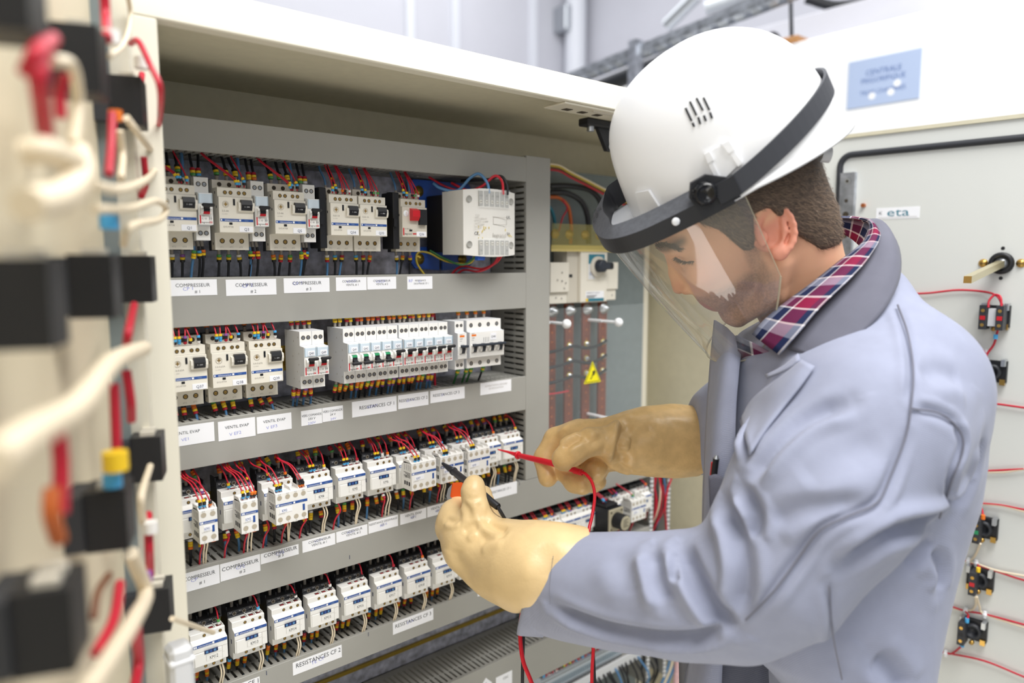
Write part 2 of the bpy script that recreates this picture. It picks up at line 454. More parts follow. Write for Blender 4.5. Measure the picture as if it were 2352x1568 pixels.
# isolator shaft
P0 = rd(0.332, 0.0, 1.545)
t = thing('switch_shaft', 'long square brass shaft sticking out of the open right door', 'shaft', P0)
def rel(P): return Vector(P)-P0
b = MB(); e = 0.0055; L = 0.215; RNd = (RN-Vector((0, 0, 0.115))).normalized()
vs = [(RU*(i*e))+Vector((0, 0, j*e)) for i, j in ((-1, -1), (1, -1), (1, 1), (-1, 1))]
mat('shaft_metal', (206, 196, 160), 0.3, metal=0.7)
b.prism(vs, RNd*L, 'shaft_metal'); b.build('rod', t)
b = MB(); b.prism([v*0.96+RNd*L for v in vs], RNd*0.002, 'brass'); b.build('rod_end', t)
b = MB(); b.lathe((0, 0, 0), RN, [(0, 0.019), (0.008, 0.019), (0.010, 0.016), (0.010, 0.0125), (0.004, 0.0115)], 'black', 24); b.lathe((0, 0, 0), RN, [(0.001, 0.012), (0.006, 0.010), (0.007, 0.0)], 'zinc', 16); b.build('collar', t)
for s_ in (-0.028, 0.028):
    b = MB(); b.lathe(RU*s_, RN, [(0, 0.0075), (0.002, 0.0072), (0.005, 0.004), (0.0055, 0.0)], 'brass', 14)
    b.prism([RU*(s_-0.004)+RN*0.0056+Vector((0, 0, -0.0006)), RU*(s_+0.004)+RN*0.0056+Vector((0, 0, -0.0006)), RU*(s_+0.004)+RN*0.0056+Vector((0, 0, 0.0006)), RU*(s_-0.004)+RN*0.0056+Vector((0, 0, 0.0006))], RN*0.0003, 'hole')
    b.build('screw', t)
# contact blocks on the right door
def contact_block(s, z, two, flip, label, col):
    P = rd(s, 0, z); t = thing('switch_block', label, 'switch block', P, 'switch blocks on the open right door')
    def bx(mb, s0, s1, o0, o1, z0, z1, m): mb.prism([RU*s0+RN*o0+Vector((0, 0, z0)), RU*s1+RN*o0+Vector((0, 0, z0)), RU*s1+RN*o1+Vector((0, 0, z0)), RU*s0+RN*o1+Vector((0, 0, z0))], (0, 0, z1-z0), m)
    b = MB()
    bx(b, -0.021, 0.021, 0.0, 0.010, -0.018, 0.020, 'black'); b.lathe(RN*0.010, RN, [(0, 0.014), (0.008, 0.014), (0.008, 0.009), (0.001, 0.008), (0.001, 0)], 'charcoal', 16)
    for sx_ in (-1, 1):
        bx(b, sx_*0.017-0.003, sx_*0.017+0.003, 0.004, 0.022, 0.012, 0.024, 'zinc')
        bx(b, sx_*0.016-0.004, sx_*0.016+0.004, 0.006, 0.014, -0.022, -0.012, 'brass')
    b.lathe(Vector((0, 0, -0.021))+RN*0.012, RN, [(0, 0.004), (0.006, 0.004), (0.006, 0)], 'brass', 10)
    b.build('collar', t)
    for sx_ in ((-1, 1) if two else ((-1,) if not flip else (-0.4,))):
        b = MB(); c = sx_*0.0125
        bx(b, c-0.0055, c+0.0055, 0.012, 0.042, -0.021, 0.021, 'charcoal')
        bx(b, c-0.004, c+0.004, 0.042, 0.0425, -0.004, 0.003, col)
        for zz in (0.012, -0.013): b.disc(RU*c+RN*0.0426+Vector((0, 0, zz)), RN, 0.003, 'brass', 10)
        b.build('contact', t)
    if two:
        b = MB(); bx(b, -0.006, 0.006, 0.014, 0.034, -0.015, 0.015, 'device_grey'); b.build('lamp_holder', t)
    return t
BL = [(2283, 728, True, False, 'double switch block with red wires, topmost on the open right door', 'switch_red'),
      (2276, 855, False, False, 'switch block half hidden behind the worker shoulder on the open right door', 'green'),
      (2256, 1216, False, True, 'switch block with green contact and orange wire marker on the open right door', 'green'),
      (2247, 1335, False, True, 'switch block with red contact and yellow wire marker on the open right door', 'switch_red'),
      (2232, 1452, False, False, 'lowest switch block on the open right door, blue marker below it', 'black')]
BPOS = []
for px, py, two, fl, lb, col in BL:
    s_, z_ = rhit(px, py, 0.02); BPOS.append((s_, z_)); contact_block(s_, z_, two, fl, lb, col)
# ---- switch blocks on the left door
def ldoor_block(s, z, label, win=True, w=0.033, h=0.042):
    P = dl(s, 0, z); t = thing('switch_block', label, 'switch block', P, 'switch blocks on the open left door')
    def bx(mb, s0, s1, o0, o1, z0, z1, m): mb.prism([DU*s0+DN*o0+Vector((0, 0, z0)), DU*s1+DN*o0+Vector((0, 0, z0)), DU*s1+DN*o1+Vector((0, 0, z0)), DU*s0+DN*o1+Vector((0, 0, z0))], (0, 0, z1-z0), m)
    b = MB(); bx(b, -w/2-0.003, w/2+0.003, 0, 0.012, -h/2+0.002, h/2-0.002, 'charcoal'); b.build('collar', t)
    b = MB(); bx(b, -w/2, w/2, 0.012, 0.038, -h/2, h/2, 'black'); b.build('contact', t)
    if win:
        b = MB(); bx(b, -w/2-0.0007, -w/2, 0.014, 0.032, -h*0.3, h*0.25, 'win_green'); b.build('side_window', t)
    for i in (-1, 1):
        b = MB(); bx(b, i*0.007-0.004, i*0.007+0.004, 0.020, 0.032, h/2, h/2+0.004, 'ivory_dim'); b.build('terminal', t)
    return t
mat('win_green', (92, 124, 100), 0.4)
COLS = {'A': (0.368, 'near'), 'B': (0.212, 'middle'), 'C': (0.022, 'hinge-side')}
LB = [('A', 1.672, 'top'), ('A', 1.530, 'second'), ('A', 1.372, 'lowest'),
      ('B', 1.678, 'top'), ('B', 1.533, 'second'), ('B', 1.373, 'third'),
      ('C', 1.690, 'top'), ('C', 1.533, 'second'), ('C', 1.366, 'third'), ('C', 1.218, 'lowest')]
for c_, z_, o_ in LB:
    ldoor_block(COLS[c_][0], z_, '%s black switch block in the %s column of the open left door' % (o_, {'A': 'nearest', 'B': 'middle', 'C': 'hinge-side'}[c_]))
# ---------------------------------------------------------------- wiring ducts
MM = 0.001
class MD(MB):                               # the same collector, working in millimetres
    def build(s, name, parent=None, loc=None):
        s.v = [(x*MM, y*MM, z*MM) for x, y, z in s.v]
        return MB.build(s, name, parent, loc)
def duct(L, hgt, depth, label, loc, vertical=False, pitch=10.0, slot_from=4, slot_to=62):
    t = thing('wiring_duct', label, 'wiring duct', loc, None)
    b = MD(); n = int(L/pitch)
    def bx(a0, a1, y0, y1, h0, h1):
        if vertical: b.box(h0, h1, y0, y1, a0, a1, 'duct_grey')
        else: b.box(a0, a1, y0, y1, h0, h1, 'duct_grey')
    bx(0, L, depth-2, depth, 0, hgt)
    for h0 in (0.0, hgt-1.6):
        bx(0, L, slot_to, depth, h0, h0+1.6)
        bx(0, L, 1.6, slot_from, h0, h0+1.6)
        for i in range(n+1):
            a0 = i*pitch; a1 = min(a0+6.2, L)
            bx(a0, a1, slot_from, slot_to, h0, h0+1.6)
            if i < n: bx(a1, a1+1.4, 31, 34, h0, h0+1.6); bx(a1+2.6, a1+3.8, 31, 34, h0, h0+1.6)
    b.build('trough', t)
    b = MD()
    if vertical: b.box(-0.8, hgt+0.8, 0, 1.8, 0, L, 'duct_grey', 0.5); b.box(-0.8, 0.1, 1.5, 6, 0, L, 'duct_grey'); b.box(hgt-0.1, hgt+0.8, 1.5, 6, 0, L, 'duct_grey')
    else: b.box(0, L, 0, 1.8, -0.8, hgt+0.8, 'duct_grey', 0.5); b.box(0, L, 1.5, 6, -0.8, 0.1, 'duct_grey'); b.box(0, L, 1.5, 6, hgt-0.1, hgt+0.8, 'duct_grey')
    b.build('cover', t)
    return t
XD = 0.208
XV = 0.836
D5T, D5B = 0.9840, 0.9455
ZD = {1: (1.6845, 1.724), 2: (1.468, 1.528), 3: (1.2875, 1.346), 4: (1.0975, 1.1565), 5: (D5B, D5T)}
D = {}
D[1] = duct((XV-XD)*1000, 39.5, 99, 'topmost grey wiring duct under the cabinet ceiling', (XD, 0, ZD[1][0]))
D[2] = duct((XV-XD)*1000, 60, 99, 'grey wiring duct labelled COMPRESSEUR between first and second breaker rows', (XD, 0, ZD[2][0]))
D[3] = duct((XV-XD)*1000, 58.5, 99, 'grey wiring duct labelled VENTIL EVAP below the second breaker row', (XD, 0, ZD[3][0]))
D[4] = duct(972, 59, 99, 'long grey wiring duct below the upper contactor row, reaching past the gloves', (XD, 0, ZD[4][0]))
D[5] = duct(982, (D5T-D5B)*1000, 99, 'grey wiring duct labelled RESISTANCES CF 2 below the lower contactor row', (XD, 0, ZD[5][0]))
D[0] = duct((1.728-1.158)*1000, 55, 99, 'vertical grey wiring duct right of the breaker rows', (XV+0.001, 0, 1.158), vertical=True)
D[6] = duct(892, 70, 99, 'lowest grey wiring duct with open slots, below the sleeve', (XD, 0.0, 0.839-0.07), slot_to=84)

# ---- paper labels stuck on the duct covers
def paper(dk, px0, py0, px1, py1, lines, pen=(), serif=False, col='print', word='white paper label reading'):
    """label whose top-left and bottom-right pixels are known; lines: (text, size mm, x fraction, y fraction)"""
    t = D[dk]; a = hy(px0, py0, 0); c = hy(px1, py1, 0)
    x0, z1, x1, z0 = a.x-t.location.x, a.z-t.location.z, c.x-t.location.x, c.z-t.location.z
    b = MB(); b.box(x0, x1, -0.0004, 0.0, z0, z1, 'paper'); w = x1-x0; h = z1-z0
    for (s, sz, fx, fy) in lines:
        lim = 1.9*min(fx, 1-fx)*w/(glyphs(s)[2]*sz*MM)
        b.text(s, sz*MM, (x0+w*fx, -0.0004, z1-h*fy), X1, Z1, col, sx=min(1.0, lim))
    for (s, sz, fx, fy) in pen: b.text(s, sz*MM*0.9, (x0+w*fx, -0.00035, z1-h*(fy+0.04)), (1, 0, 0.08), (-0.06, 0, 1), 'pen_blue', sx=1.15)
    o = b.build('paper_label', t)
    o['label'] = word+' '+' '.join(l[0] for l in lines)
# duct 2
paper(2, 380, 643, 499, 677, [('COMPRESSEUR', 6.2, .52, .45), ('# 1', 5.5, .6, .85)], [('CP 1', 6.5, .42, .62)])
paper(2, 518, 642, 635, 676, [('COMPRESSEUR', 6.4, .5, .45), ('# 2', 5.8, .53, .85)], [('CP 2', 7, .42, .45)])
paper(2, 651, 639, 757, 670, [('COMPRESSEUR', 6.4, .5, .45), ('# 3', 5.8, .53, .85)], [('CP 3', 7, .3, .42)])
paper(2, 771, 637, 842, 666, [('CONDENSEUR', 4.4, .5, .38), ('VENTIL # 1', 4.2, .52, .64)], [('V1CD', 6, .5, .36)])
paper(2, 843, 636, 910, 663, [('CONDENSEUR', 4.4, .5, .40), ('VENTIL # 2', 4.2, .5, .66)], [('V2CD', 6, .45, .42)])
paper(2, 935, 635, 993, 663, [('RESISTANCE', 3.6, .52, .38), ('DEGIVRAGE CF 1', 3.6, .55, .62)], [('RF', 7, .14, .4), ('D1', 5, .5, .42)])
# duct 3
paper(3, 385, 983, 493, 1012, [('VENTIL EVAP', 5.4, .4, .42)], [('VE1', 6, .35, .72)])
paper(3, 500, 969, 587, 1000, [('VENTIL EVAP', 5.4, .5, .42)], [('V EF2', 6.5, .45, .75)])
paper(3, 589, 958, 670, 984, [('VENTIL EVAP', 5.4, .5, .42)], [('V EF3', 6.5, .42, .75)])
paper(3, 691, 944, 740, 971, [('VERS COMANDE', 4.6, .5, .42), ('230 V', 4.6, .5, .66)], [('230V', 5.5, .5, .92)])
paper(3, 740, 937, 788, 962, [('VERS COMANDE', 4.6, .5, .36), ('24 V', 4.6, .5, .62)], [('24V', 5.5, .52, .9)])
paper(3, 808, 923, 911, 943, [('RESISTANCES CF 1', 7.4, .55, .56)], [('RESIST', 6, .45, .5)])
paper(3, 914, 908, 984, 929, [('RESISTANCES CF 2', 6.4, .5, .52)], [('EST C', 5.5, .4, .5)])
paper(3, 988, 898, 1067, 914, [('RESISTANCES CF 3', 6.4, .46, .52)], [('ST', 5.5, .36, .5)])
paper(3, 1103, 880, 1174, 897, [('ALIMENTATION ARMOIRE', 4.2, .5, .38), ('DE REGULATION', 4.2, .5, .62)], col='faint_print')
# duct 4
paper(4, 420, 1318, 505, 1338, [('COMPRESSEUR', 7.4, .45, .42), ('# 1', 6.0, .5, .78)], [('CP', 7, .3, .5)])
paper(4, 505, 1296, 598, 1310, [('COMPRESSEUR', 7.4, .5, .44), ('# 2', 6.0, .54, .82)], [('CP2', 7, .5, .5)])
paper(4, 598, 1272, 686, 1272, [('COMPRESSEUR', 7.2, .52, .44), ('# 3', 6.0, .52, .78)], [('CP3', 7, .5, .5)])
paper(4, 694, 1243, 770, 1249, [('CONDENSEUR', 5.2, .52, .36), ('VENTIL # 1', 5.0, .5, .66)], [('VCD1', 5, .48, .34)])
paper(4, 772, 1222, 844, 1227, [('CONDENSEUR', 5.2, .5, .36), ('VENTIL # 2', 5.0, .54, .66)], [('VCD2', 5, .45, .36)])
paper(4, 846, 1199, 914, 1207, [('RESISTANCE DEGIVRAGE', 4.6, .5, .34), ('CF 1', 4.8, .5, .62)], [('RD 1', 6, .5, .62)])
paper(4, 919, 1181, 979, 1189, [('VENTIL EVAP', 5.4, .5, .4), ('CF 1', 4.8, .5, .7)], [('VEF1', 5.5, .48, .62)])
paper(4, 981, 1164, 1040, 1172, [('VENTIL EVAP', 5.4, .45, .4), ('CF 2', 4.8, .42, .7)], [('VEF2', 5.5, .42, .68)])
paper(4, 1118, 1122, 1187, 1132, [('RESISTANCES CF 1', 5.8, .45, .5)], [('ST', 5, .4, .42)])
# duct 5
paper(5, 672, 1522, 785, 1508, [('RESISTANCES CF 2', 9.4, .52, .5)], [('TE CF', 8, .5, .62)])
paper(5, 902, 1430, 995, 1422, [('RESISTANCES CF 3', 8.4, .5, .52)], [('STA', 7, .42, .5)])
paper(5, 1097, 1357, 1170, 1342, [('SECOURS', 6.4, .25, .5)])
paper(5, 470, 1600, 597, 1578, [('RESISTANCES CF 1', 9.4, .5, .5)])
# duct 6
paper(6, 1139, 1556, 1176, 1568, [('CDC', 6, .6, .4)], word='white label on the lowest duct reading')
b = MB(); q = hy(1116, 1556, 0)-D[6].location; r_ = 0.014
b.prism([(q.x-r_, -0.0004, q.z-r_), (q.x, -0.0004, q.z-2*r_), (q.x+r_, -0.0004, q.z-r_), (q.x, -0.0004, q.z)], (0, 0.0004, 0), 'paper')
b.text('*', 0.008, (q.x, -0.0004, q.z-0.014), X1, Z1, 'print')
b.build('diamond_label', D[6])['label'] = 'white diamond label on the lowest duct'
# little pen strokes on the covers
for dk, px, py in ((5, 612, 1545), (5, 846, 1456), (4, 1193, 1110), (4, 803, 1279)):
    q = hy(px, py, 0)-D[dk].location
    b = MB(); b.box(q.x-0.0004, q.x+0.0004, -0.0003, 0, q.z-0.003, q.z+0.003, 'dark_blue')
    b.build('pen_mark', D[dk])

# ---------------------------------------------------------------- rails
def rail(x0, x1, z, y, label):
    b = MB(); w = 0.0175
    b.box(x0, x1, y+0.006, y+0.0075, z-0.0125, z+0.0125, 'yellow_zinc')
    for s in (-1, 1):
        b.box(x0, x1, y, y+0.0014, z+s*w-s*0.005 if s > 0 else z-w, z+w if s > 0 else z-w+0.005, 'yellow_zinc')
        b.box(x0, x1, y, y+0.007, z+s*0.0125-0.0006, z+s*0.0125+0.0006, 'yellow_zinc')
    tag(b.build('din_rail'), label, 'rail')
    for xx in (x0+0.05, (x0+x1)/2, x1-0.06):
        pass
rail(0.225, 0.632, 1.607, 0.040, 'yellow zinc rail behind the top row of motor breakers')
rail(0.225, 0.757, 1.414, 0.027, 'yellow zinc rail behind the second breaker row')
rail(0.225, 0.83, 1.221, 0.046, 'yellow zinc rail behind the upper contactor row')
rail(0.225, 1.185, 1.040, 0.046, 'yellow zinc rail behind the lower contactor row')

# ---------------------------------------------------------------- devices
CACHE = {}
def cpart(key, name, parent, fn):
    if key not in CACHE:
        b = MD(); fn(b); o = b.build(name, parent); CACHE[key] = o.data; return o
    o = bpy.data.objects.new(name, CACHE[key]); COL.objects.link(o); o.parent = parent; return o
def hole(b, x, y, z, r, screw='brass', n=(0, -1, 0)):
    n = Vector(n); p = Vector((x, y, z))
    b.lathe(p+n*0.15, n, [(0.0, r*1.12), (0.05, r)], 'ivory_dim', 14)
    b.disc(p+n*0.18, n, r, 'hole', 14)
    if screw: b.disc(p+n*0.24, n, r*0.66, screw, 10); b.box(p.x-r*.55, p.x+r*.55, p.y-0.36, p.y-0.26, p.z-r*.1, p.z+r*.1, 'hole')
WM = 43.4
def gv_body(red):
    def fn(b):
        m = 'ivory' if not red else 'ivory_dim'
        b.prism_x(0, WM, [(44, 23), (22, 23), (22, 12), (4, 12), (4, 0.4), (0, 0), (0, -44), (1, -44.6), (20, -44.6), (20, -66), (44, -66)], m)
        b.prism_x(-0.1, WM+0.1, [(44, 24), (34, 24), (34, -67), (44, -67)], 'charcoal')
        for x in (9.5, 16.5, 27, 34): hole(b, x, 4, 6, 2.5)
        for x in (9, 21.5, 34): hole(b, x, 22, 17.5, 2.8, None); hole(b, x, 20, -54.5, 3.2)
        for x, s in ((9, '2T1'), (21.5, '4T2'), (34, '6T3')): b.text(s, 3, (x-1, 20, -63.5), X1, Z1, 'faint_print', lift=0.12)
        b.box(0.2, WM-0.2, 3.6, 4.2, 0.3, 0.9, 'faint_print')
        for zz, yy in ((-12, 8), (-58, 26), (6, 12)): b.box(-0.12, 0, yy, yy+2.2, zz-1.6, zz+1.6, 'black')
    return fn
def gv_rocker(b):
    b.prism_x(26.5, 40.5, [(-1, -2.5), (-5, -3.5), (-6.5, -9), (-4, -16), (-1, -16.5)], 'black')
    b.prism_x(23.2, 43.8, [(0, -5), (-4, -6.5), (-4.5, -12), (-3, -17), (0, -18)], 'ivory')
    b.prism_x(17.8, 20.2, [(0, -2), (-0.7, -2), (-0.7, -10), (0, -9)], 'black')
    b.text('I - ON', 2.4, (33.5, -5.5, -12.4), X1, (0, -0.3, 1), 'white_print', lift=0.35)
def gv_rocker2(b):
    b.prism_x(13, 26, [(0, -1.5), (-9, -5), (-9, -14), (-5, -20), (0, -20)], 'switch_red')
    b.prism_x(28, 41, [(0, -2.5), (-5, -3), (-5, -26), (0, -26)], 'black')
def gv_stripe(txt):
    def fn(b):
        b.box(1, WM-0.6, -0.25, 0, -30.4, -27.0, 'stripe_blue')
        b.text(txt, 2.9, (6.5, -0.25, -29.7), X1, Z1, 'white_print', 'L', lift=0.08)
        b.box(1.8, 3.2, -0.3, -0.2, -29.8, -27.6, 'white_print'); b.box(24.5, 27, -0.3, -0.2, -29.8, -27.6, 'white_print')
        b.text('TeSys', 2.2, (34, -0.25, -29.5), X1, Z1, 'clear_blue', 'C', lift=0.08)
        b.box(12, 16, -0.4, 0, -34.4, -31.6, 'black')
    return fn
def gv_print(amps, ref):
    def fn(b):
        b.text(amps, 3.2, (3.5, 0, -18.5), X1, Z1, 'ivory_print', 'L', lift=0.1)
        b.text('Ue 690V', 2.0, (3.5, 0, -22), X1, Z1, 'faint_print', 'L', lift=0.1)
        b.text(ref, 2.9, (4.5, 0, -38.2), X1, Z1, 'ivory_print', 'L', lift=0.1)
        b.lathe((8.5, 0, -9), (0, -1, 0), [(0, 4.4), (0.3, 4.4), (0.35, 3.6), (0.1, 3.4), (0.1, 0)], 'ivory_dim', 16)
        b.box(7.9, 9.1, -0.4, 0, -11.4, -6.6, 'brass'); b.box(6.3, 10.7, -0.4, 0, -9.5, -8.5, 'brass')
    return fn
mat('ivory_print', (138, 132, 122), 0.6)
def q_tag(txt, x0=24.5, sz=5.0):
    def fn(b):
        b.box(x0, x0+17.5, -0.5, 0, -43.4, -36, 'paper'); b.text(txt, sz, (x0+9.2, -0.5, -41.6), X1, Z1, 'dark_blue', lift=0.1)
    return fn
BRK = 'telemecanique'
def motor_breaker(x, z, q, amps, ref, label, red=False):
    t = thing('motor_breaker', label, 'motor breaker', (x, -0.005, z), 'motor breakers with ivory housings' if not red else None)
    cpart(('gvb', red), 'housing', t, gv_body(red))
    if not red:
        cpart('gvr', 'rocker', t, gv_rocker); cpart('gvs', 'brand_stripe', t, gv_stripe(BRK))
        cpart(('gvp', amps, ref), 'setting_dial', t, gv_print(amps, ref))
    else:
        cpart('gvr2', 'push_button', t, gv_rocker2)
        def pr(b):
            b.box(1, 3, -0.25, 0, -42, -31, 'switch_red'); b.text('legrand', 4.2, (4, 0, -41), X1, Z1, 'print', 'L', lift=0.1)
            b.box(18, 28, -0.2, 0, -40.5, -38.6, 'switch_red'); b.box(12, 17, -0.3, 0, -36, -33.2, 'black'); b.text('0.1-25A 3/6', 2.2, (4, 0, -33), X1, Z1, 'print', 'L', lift=0.1)
            b.lathe((6.5, 0, -9.5), (0, -1, 0), [(0, 4.6), (0.5, 4.4), (0.5, 0)], 'white_print', 16); b.box(5.9, 7.1, -0.7, 0, -12, -7, 'ivory_dim')
        cpart('gvp2', 'rating_print', t, pr)
    cpart(('tag', q), 'tag', t, q_tag(q)); return t
motor_breaker(0.246, 1.6295, 'Q1', '2.5-4A', 'GV2-RT08', 'ivory motor breaker tagged Q1, leftmost in the top row')
motor_breaker(0.3165, 1.6295, 'Q3', '2.5-4A', 'GV2-RT08', 'ivory motor breaker tagged Q3 above the COMPRESSEUR 2 label')
motor_breaker(0.3885, 1.6295, 'Q5', '2.5-4A', 'GV2-RT08', 'ivory motor breaker tagged Q5 above the COMPRESSEUR 3 label')
motor_breaker(0.4685, 1.6295, 'Q34', '0.63-1A', 'GV2-RT05', 'ivory motor breaker tagged Q34 above the CONDENSEUR VENTIL 1 label')
motor_breaker(0.5145, 1.6295, 'Q35', '0.63-1A', 'GV2-RT05', 'ivory motor breaker tagged Q35 above the CONDENSEUR VENTIL 2 label')
motor_breaker(0.5845, 1.6295, 'Q36', '', '', 'grey motor breaker tagged Q36 with red stop lever beside the transformer', True)
motor_breaker(0.2495, 1.432, 'Q37', '0.4-0.63A', 'GV2-RT04', 'ivory motor breaker tagged Q37, leftmost in the second row')
motor_breaker(0.2995, 1.432, 'Q38', '0.4-0.63A', 'GV2-RT04', 'ivory motor breaker tagged Q38, middle of three in the second row')
motor_breaker(0.3485, 1.432, 'Q39', '0.4-0.63A', 'GV2-RT04', 'ivory motor breaker tagged Q39, third in the second row')
# spacer pieces (black side mounting adapters)
for x in (0.4565, 0.5745):
    b = MB(); b.box(x, x+0.0105, 0.004, 0.038, 1.567, 1.651, 'black', 0.001); b.box(x-0.001, x+0.004, 0.0, 0.006, 1.60, 1.612, 'black')
    tag(b.build('side_contact'), 'slim black side contact left of motor breaker %s' % ('Q34' if x < 0.5 else 'Q36'), 'side contact')
# ---- miniature breakers
WB = 17.4
def mcb_body(b):
    b.prism_x(0, WB, [(48, 0), (0, 0), (0, -19), (-4, -19.6), (-13, -20), (-13, -59), (-4, -59.6), (0, -60), (0, -78), (48, -78)], 'device_grey')
    b.box(0.2, WB-0.2, -0.25, 0.5, -18.6, -0.3, 'device_white'); b.box(0.2, WB-0.2, -13.25, -12, -58.8, -20.3, 'device_white'); b.box(0.2, WB-0.2, -0.25, 0.5, -77.6, -60.5, 'device_white')
    for x in (5.2, 12.4): hole(b, x, -0.25, -8.5, 2.9, 'zinc'); hole(b, x, -0.25, -69, 2.9, 'zinc')
    for zz, yy in ((-8, 4), (-30, 2), (-45, 3), (-68, 4), (-55, 8), (-14, 18), (-66, 20), (-35, 22)): b.box(-0.1, 0, yy, yy+1.4, zz-1.2, zz+1.2, 'faint_print')
def mcb_print(b):
    b.box(1.2, 2.8, -13.4, -13.2, -57.6, -47.5, 'switch_red')
    b.text('legrand', 3.3, (3.4, -13.25, -57.2), X1, Z1, 'print', 'L', lift=0.12)
    b.box(12.8, 16.2, -13.4, -13.2, -57.0, -56.2, 'switch_red'); b.box(12.8, 16.2, -13.4, -13.2, -55.6, -54.9, 'switch_red')
    b.text('C 10', 3.0, (3.8, -13.25, -52.5), X1, Z1, 'print', 'L', lift=0.12)
    b.text('400V~', 1.6, (3.8, -13.25, -49), X1, Z1, 'print', 'L', lift=0.12)
    for i in range(2): b.box(12.5+i*2, 13.0+i*2, -13.4, -13.2, -53.5, -48.5, 'print'); b.box(12.5+i*2, 13.8+i*2, -13.4, -13.2, -51.3, -50.8, 'print')
def mcb_toggle(on):
    def fn(b):
        b.prism_x(2.0, 5.0, [(-13, -35.5), (-16.5, -37), (-17.5, -41), (-16.5, -45), (-13, -46.5)], 'device_white')
        b.prism_x(12.8, 15.8, [(-13, -35.5), (-16.5, -37), (-17.5, -41), (-16.5, -45), (-13, -46.5)], 'device_white')
        b.prism_x(5.0, 12.8, [(-13, -36), (-16, -37.2), (-17, -41), (-16, -45), (-13, -46)], 'black')
        if on:
            b.prism_x(5.1, 12.7, [(-16.2, -43.0), (-16.9, -43.0), (-16.3, -46.0), (-15, -46.0)], 'switch_red')
            b.prism_x(6, 11.8, [(-15, -36), (-23, -34), (-23, -36.5), (-16, -41)], 'black')
            b.box(1.2, 16.6, -25.0, -21, -37.6, -33.2, 'black', 1.6)
        else:
            b.prism_x(5.1, 12.7, [(-16.2, -36.6), (-15, -36.2), (-16.4, -39.4), (-17.2, -39.4)], 'green')
            b.prism_x(6, 11.8, [(-15, -46), (-23, -48), (-23, -45.5), (-16, -41)], 'black')
            b.box(1.2, 16.6, -25.0, -21, -49.6, -45.2, 'black', 1.6)
    return fn
def mcb_window(q):
    def fn(b):
        b.box(0.9, WB-0.9, -13.9, -13.2, -33.0, -21.2, 'tint_blue', 0.2)
        if q: b.box(5.0, WB-2.6, -14.2, -13.8, -31.6, -25.2, 'paper'); b.text(q, 4.1, (10.0, -14.2, -30.0), X1, Z1, 'dark_blue', lift=0.1, sx=0.95)
        for x in (0.6, WB-1.0): b.box(x, x+0.5, -15, -13, -33.4, -20.8, 'clear_blue')
    return fn
mat('tint_blue', (208, 221, 231), 0.15)
def mcb(x, y, z, q, on, label, group='miniature breakers with label windows'):
    t = thing('circuit_breaker', label, 'circuit breaker', (x, y, z), group)
    cpart('mb', 'housing', t, mcb_body); cpart('mp', 'rating_print', t, mcb_print)
    cpart(('mt', on), 'toggle', t, mcb_toggle(on)); cpart(('mw', q), 'label_window', t, mcb_window(q)); return t
for i, x in enumerate((0.2905, 0.3612, 0.4328)):
    mcb(x, 0.005, 1.653, None, True, 'slim grey breaker with red band between ' + ('Q1 and Q3', 'Q3 and Q5', 'Q5 and Q34')[i])
mcb(0.4075, -0.026, 1.455, 'Q40', True, 'slim breaker tagged Q40 above the VERS COMANDE 230 V label')
mcb(0.4252, -0.026, 1.455, 'Q49', True, 'slim breaker tagged Q49 above the VERS COMANDE 24 V label')
for i, q in enumerate(('Q41', 'Q42', 'Q43', 'Q44', 'Q45', 'Q46', 'Q47', 'Q21', 'Q22', 'Q23')):
    on = i > 3
    mcb(0.4715+0.0177*i+(0.0017 if i > 4 else 0), -0.026, 1.455, q, on, 'slim breaker tagged %s, toggle %s, in the row of ten' % (q, 'up showing red' if on else 'down showing green'))
# ---- breakers right of the row of ten
def mg(n):
    w = 17.6*n
    def body(b):
        b.prism_x(0, w, [(48, 0), (0, 0), (0, -17), (-3, -18), (-8, -18.5), (-8, -60), (-3, -61), (0, -61), (0, -77), (48, -77)], 'device_grey')
        b.box(0.3, w-0.3, -0.25, 0.5, -16.5, -0.3, 'device_white'); b.box(0.3, w-0.3, -8.25, -7, -59.6, -19, 'device_white'); b.box(0.3, w-0.3, -0.25, 0.5, -76.6, -61.5, 'device_white')
        for i in range(n):
            if n == 1:
                for x in (5, 12.6): hole(b, x, -0.25, -7, 2.6, 'zinc'); hole(b, x, -0.25, -70, 2.6, 'zinc')
            else: hole(b, 8.8+17.6*i, -0.25, -8, 3.4, 'zinc'); hole(b, 8.8+17.6*i, -0.25, -69.5, 3.4, 'zinc')
        for i in range(3): b.box(0.6, w-0.6, -9.2, -8, -53.5-i*2.4, -52.2-i*2.4, 'device_white')
        b.box(4, 13, -8.4, -8.1, -25, -22, 'm_orange'); b.text('multi 9', 2.2, (4, -8.3, -21.4), X1, Z1, 'print', 'L', lift=0.1)
        b.text('C60N', 2.4, (4, -8.3, -28.4), X1, Z1, 'print', 'L', lift=0.1); b.text('C10', 2.4, (4, -8.3, -31.8), X1, Z1, 'print', 'L', lift=0.1)
        if n > 1:
            for i in range(4): b.box(28+i*3.4, 28.5+i*3.4, -8.4, -8.1, -36, -28, 'print')
    def tog(b):
        b.box(1.6, w-1.2, -17, -12, -41, -37, 'dark_toggle', 1.2)
        for i in range(n):
            x = 17.6*i
            b.prism_x(x+2.5, x+5.4, [(-8, -38), (-12, -40), (-12.5, -45), (-11, -50), (-8, -51)], 'device_white'); b.prism_x(x+12.2, x+15.1, [(-8, -38), (-12, -40), (-12.5, -45), (-11, -50), (-8, -51)], 'device_white')
            b.prism_x(x+5.4, x+12.2, [(-8, -37), (-13, -38), (-12, -45), (-10.5, -50), (-8, -51)], 'dark_toggle')
    return body, tog
mat('dark_toggle', (44, 50, 60), 0.4)
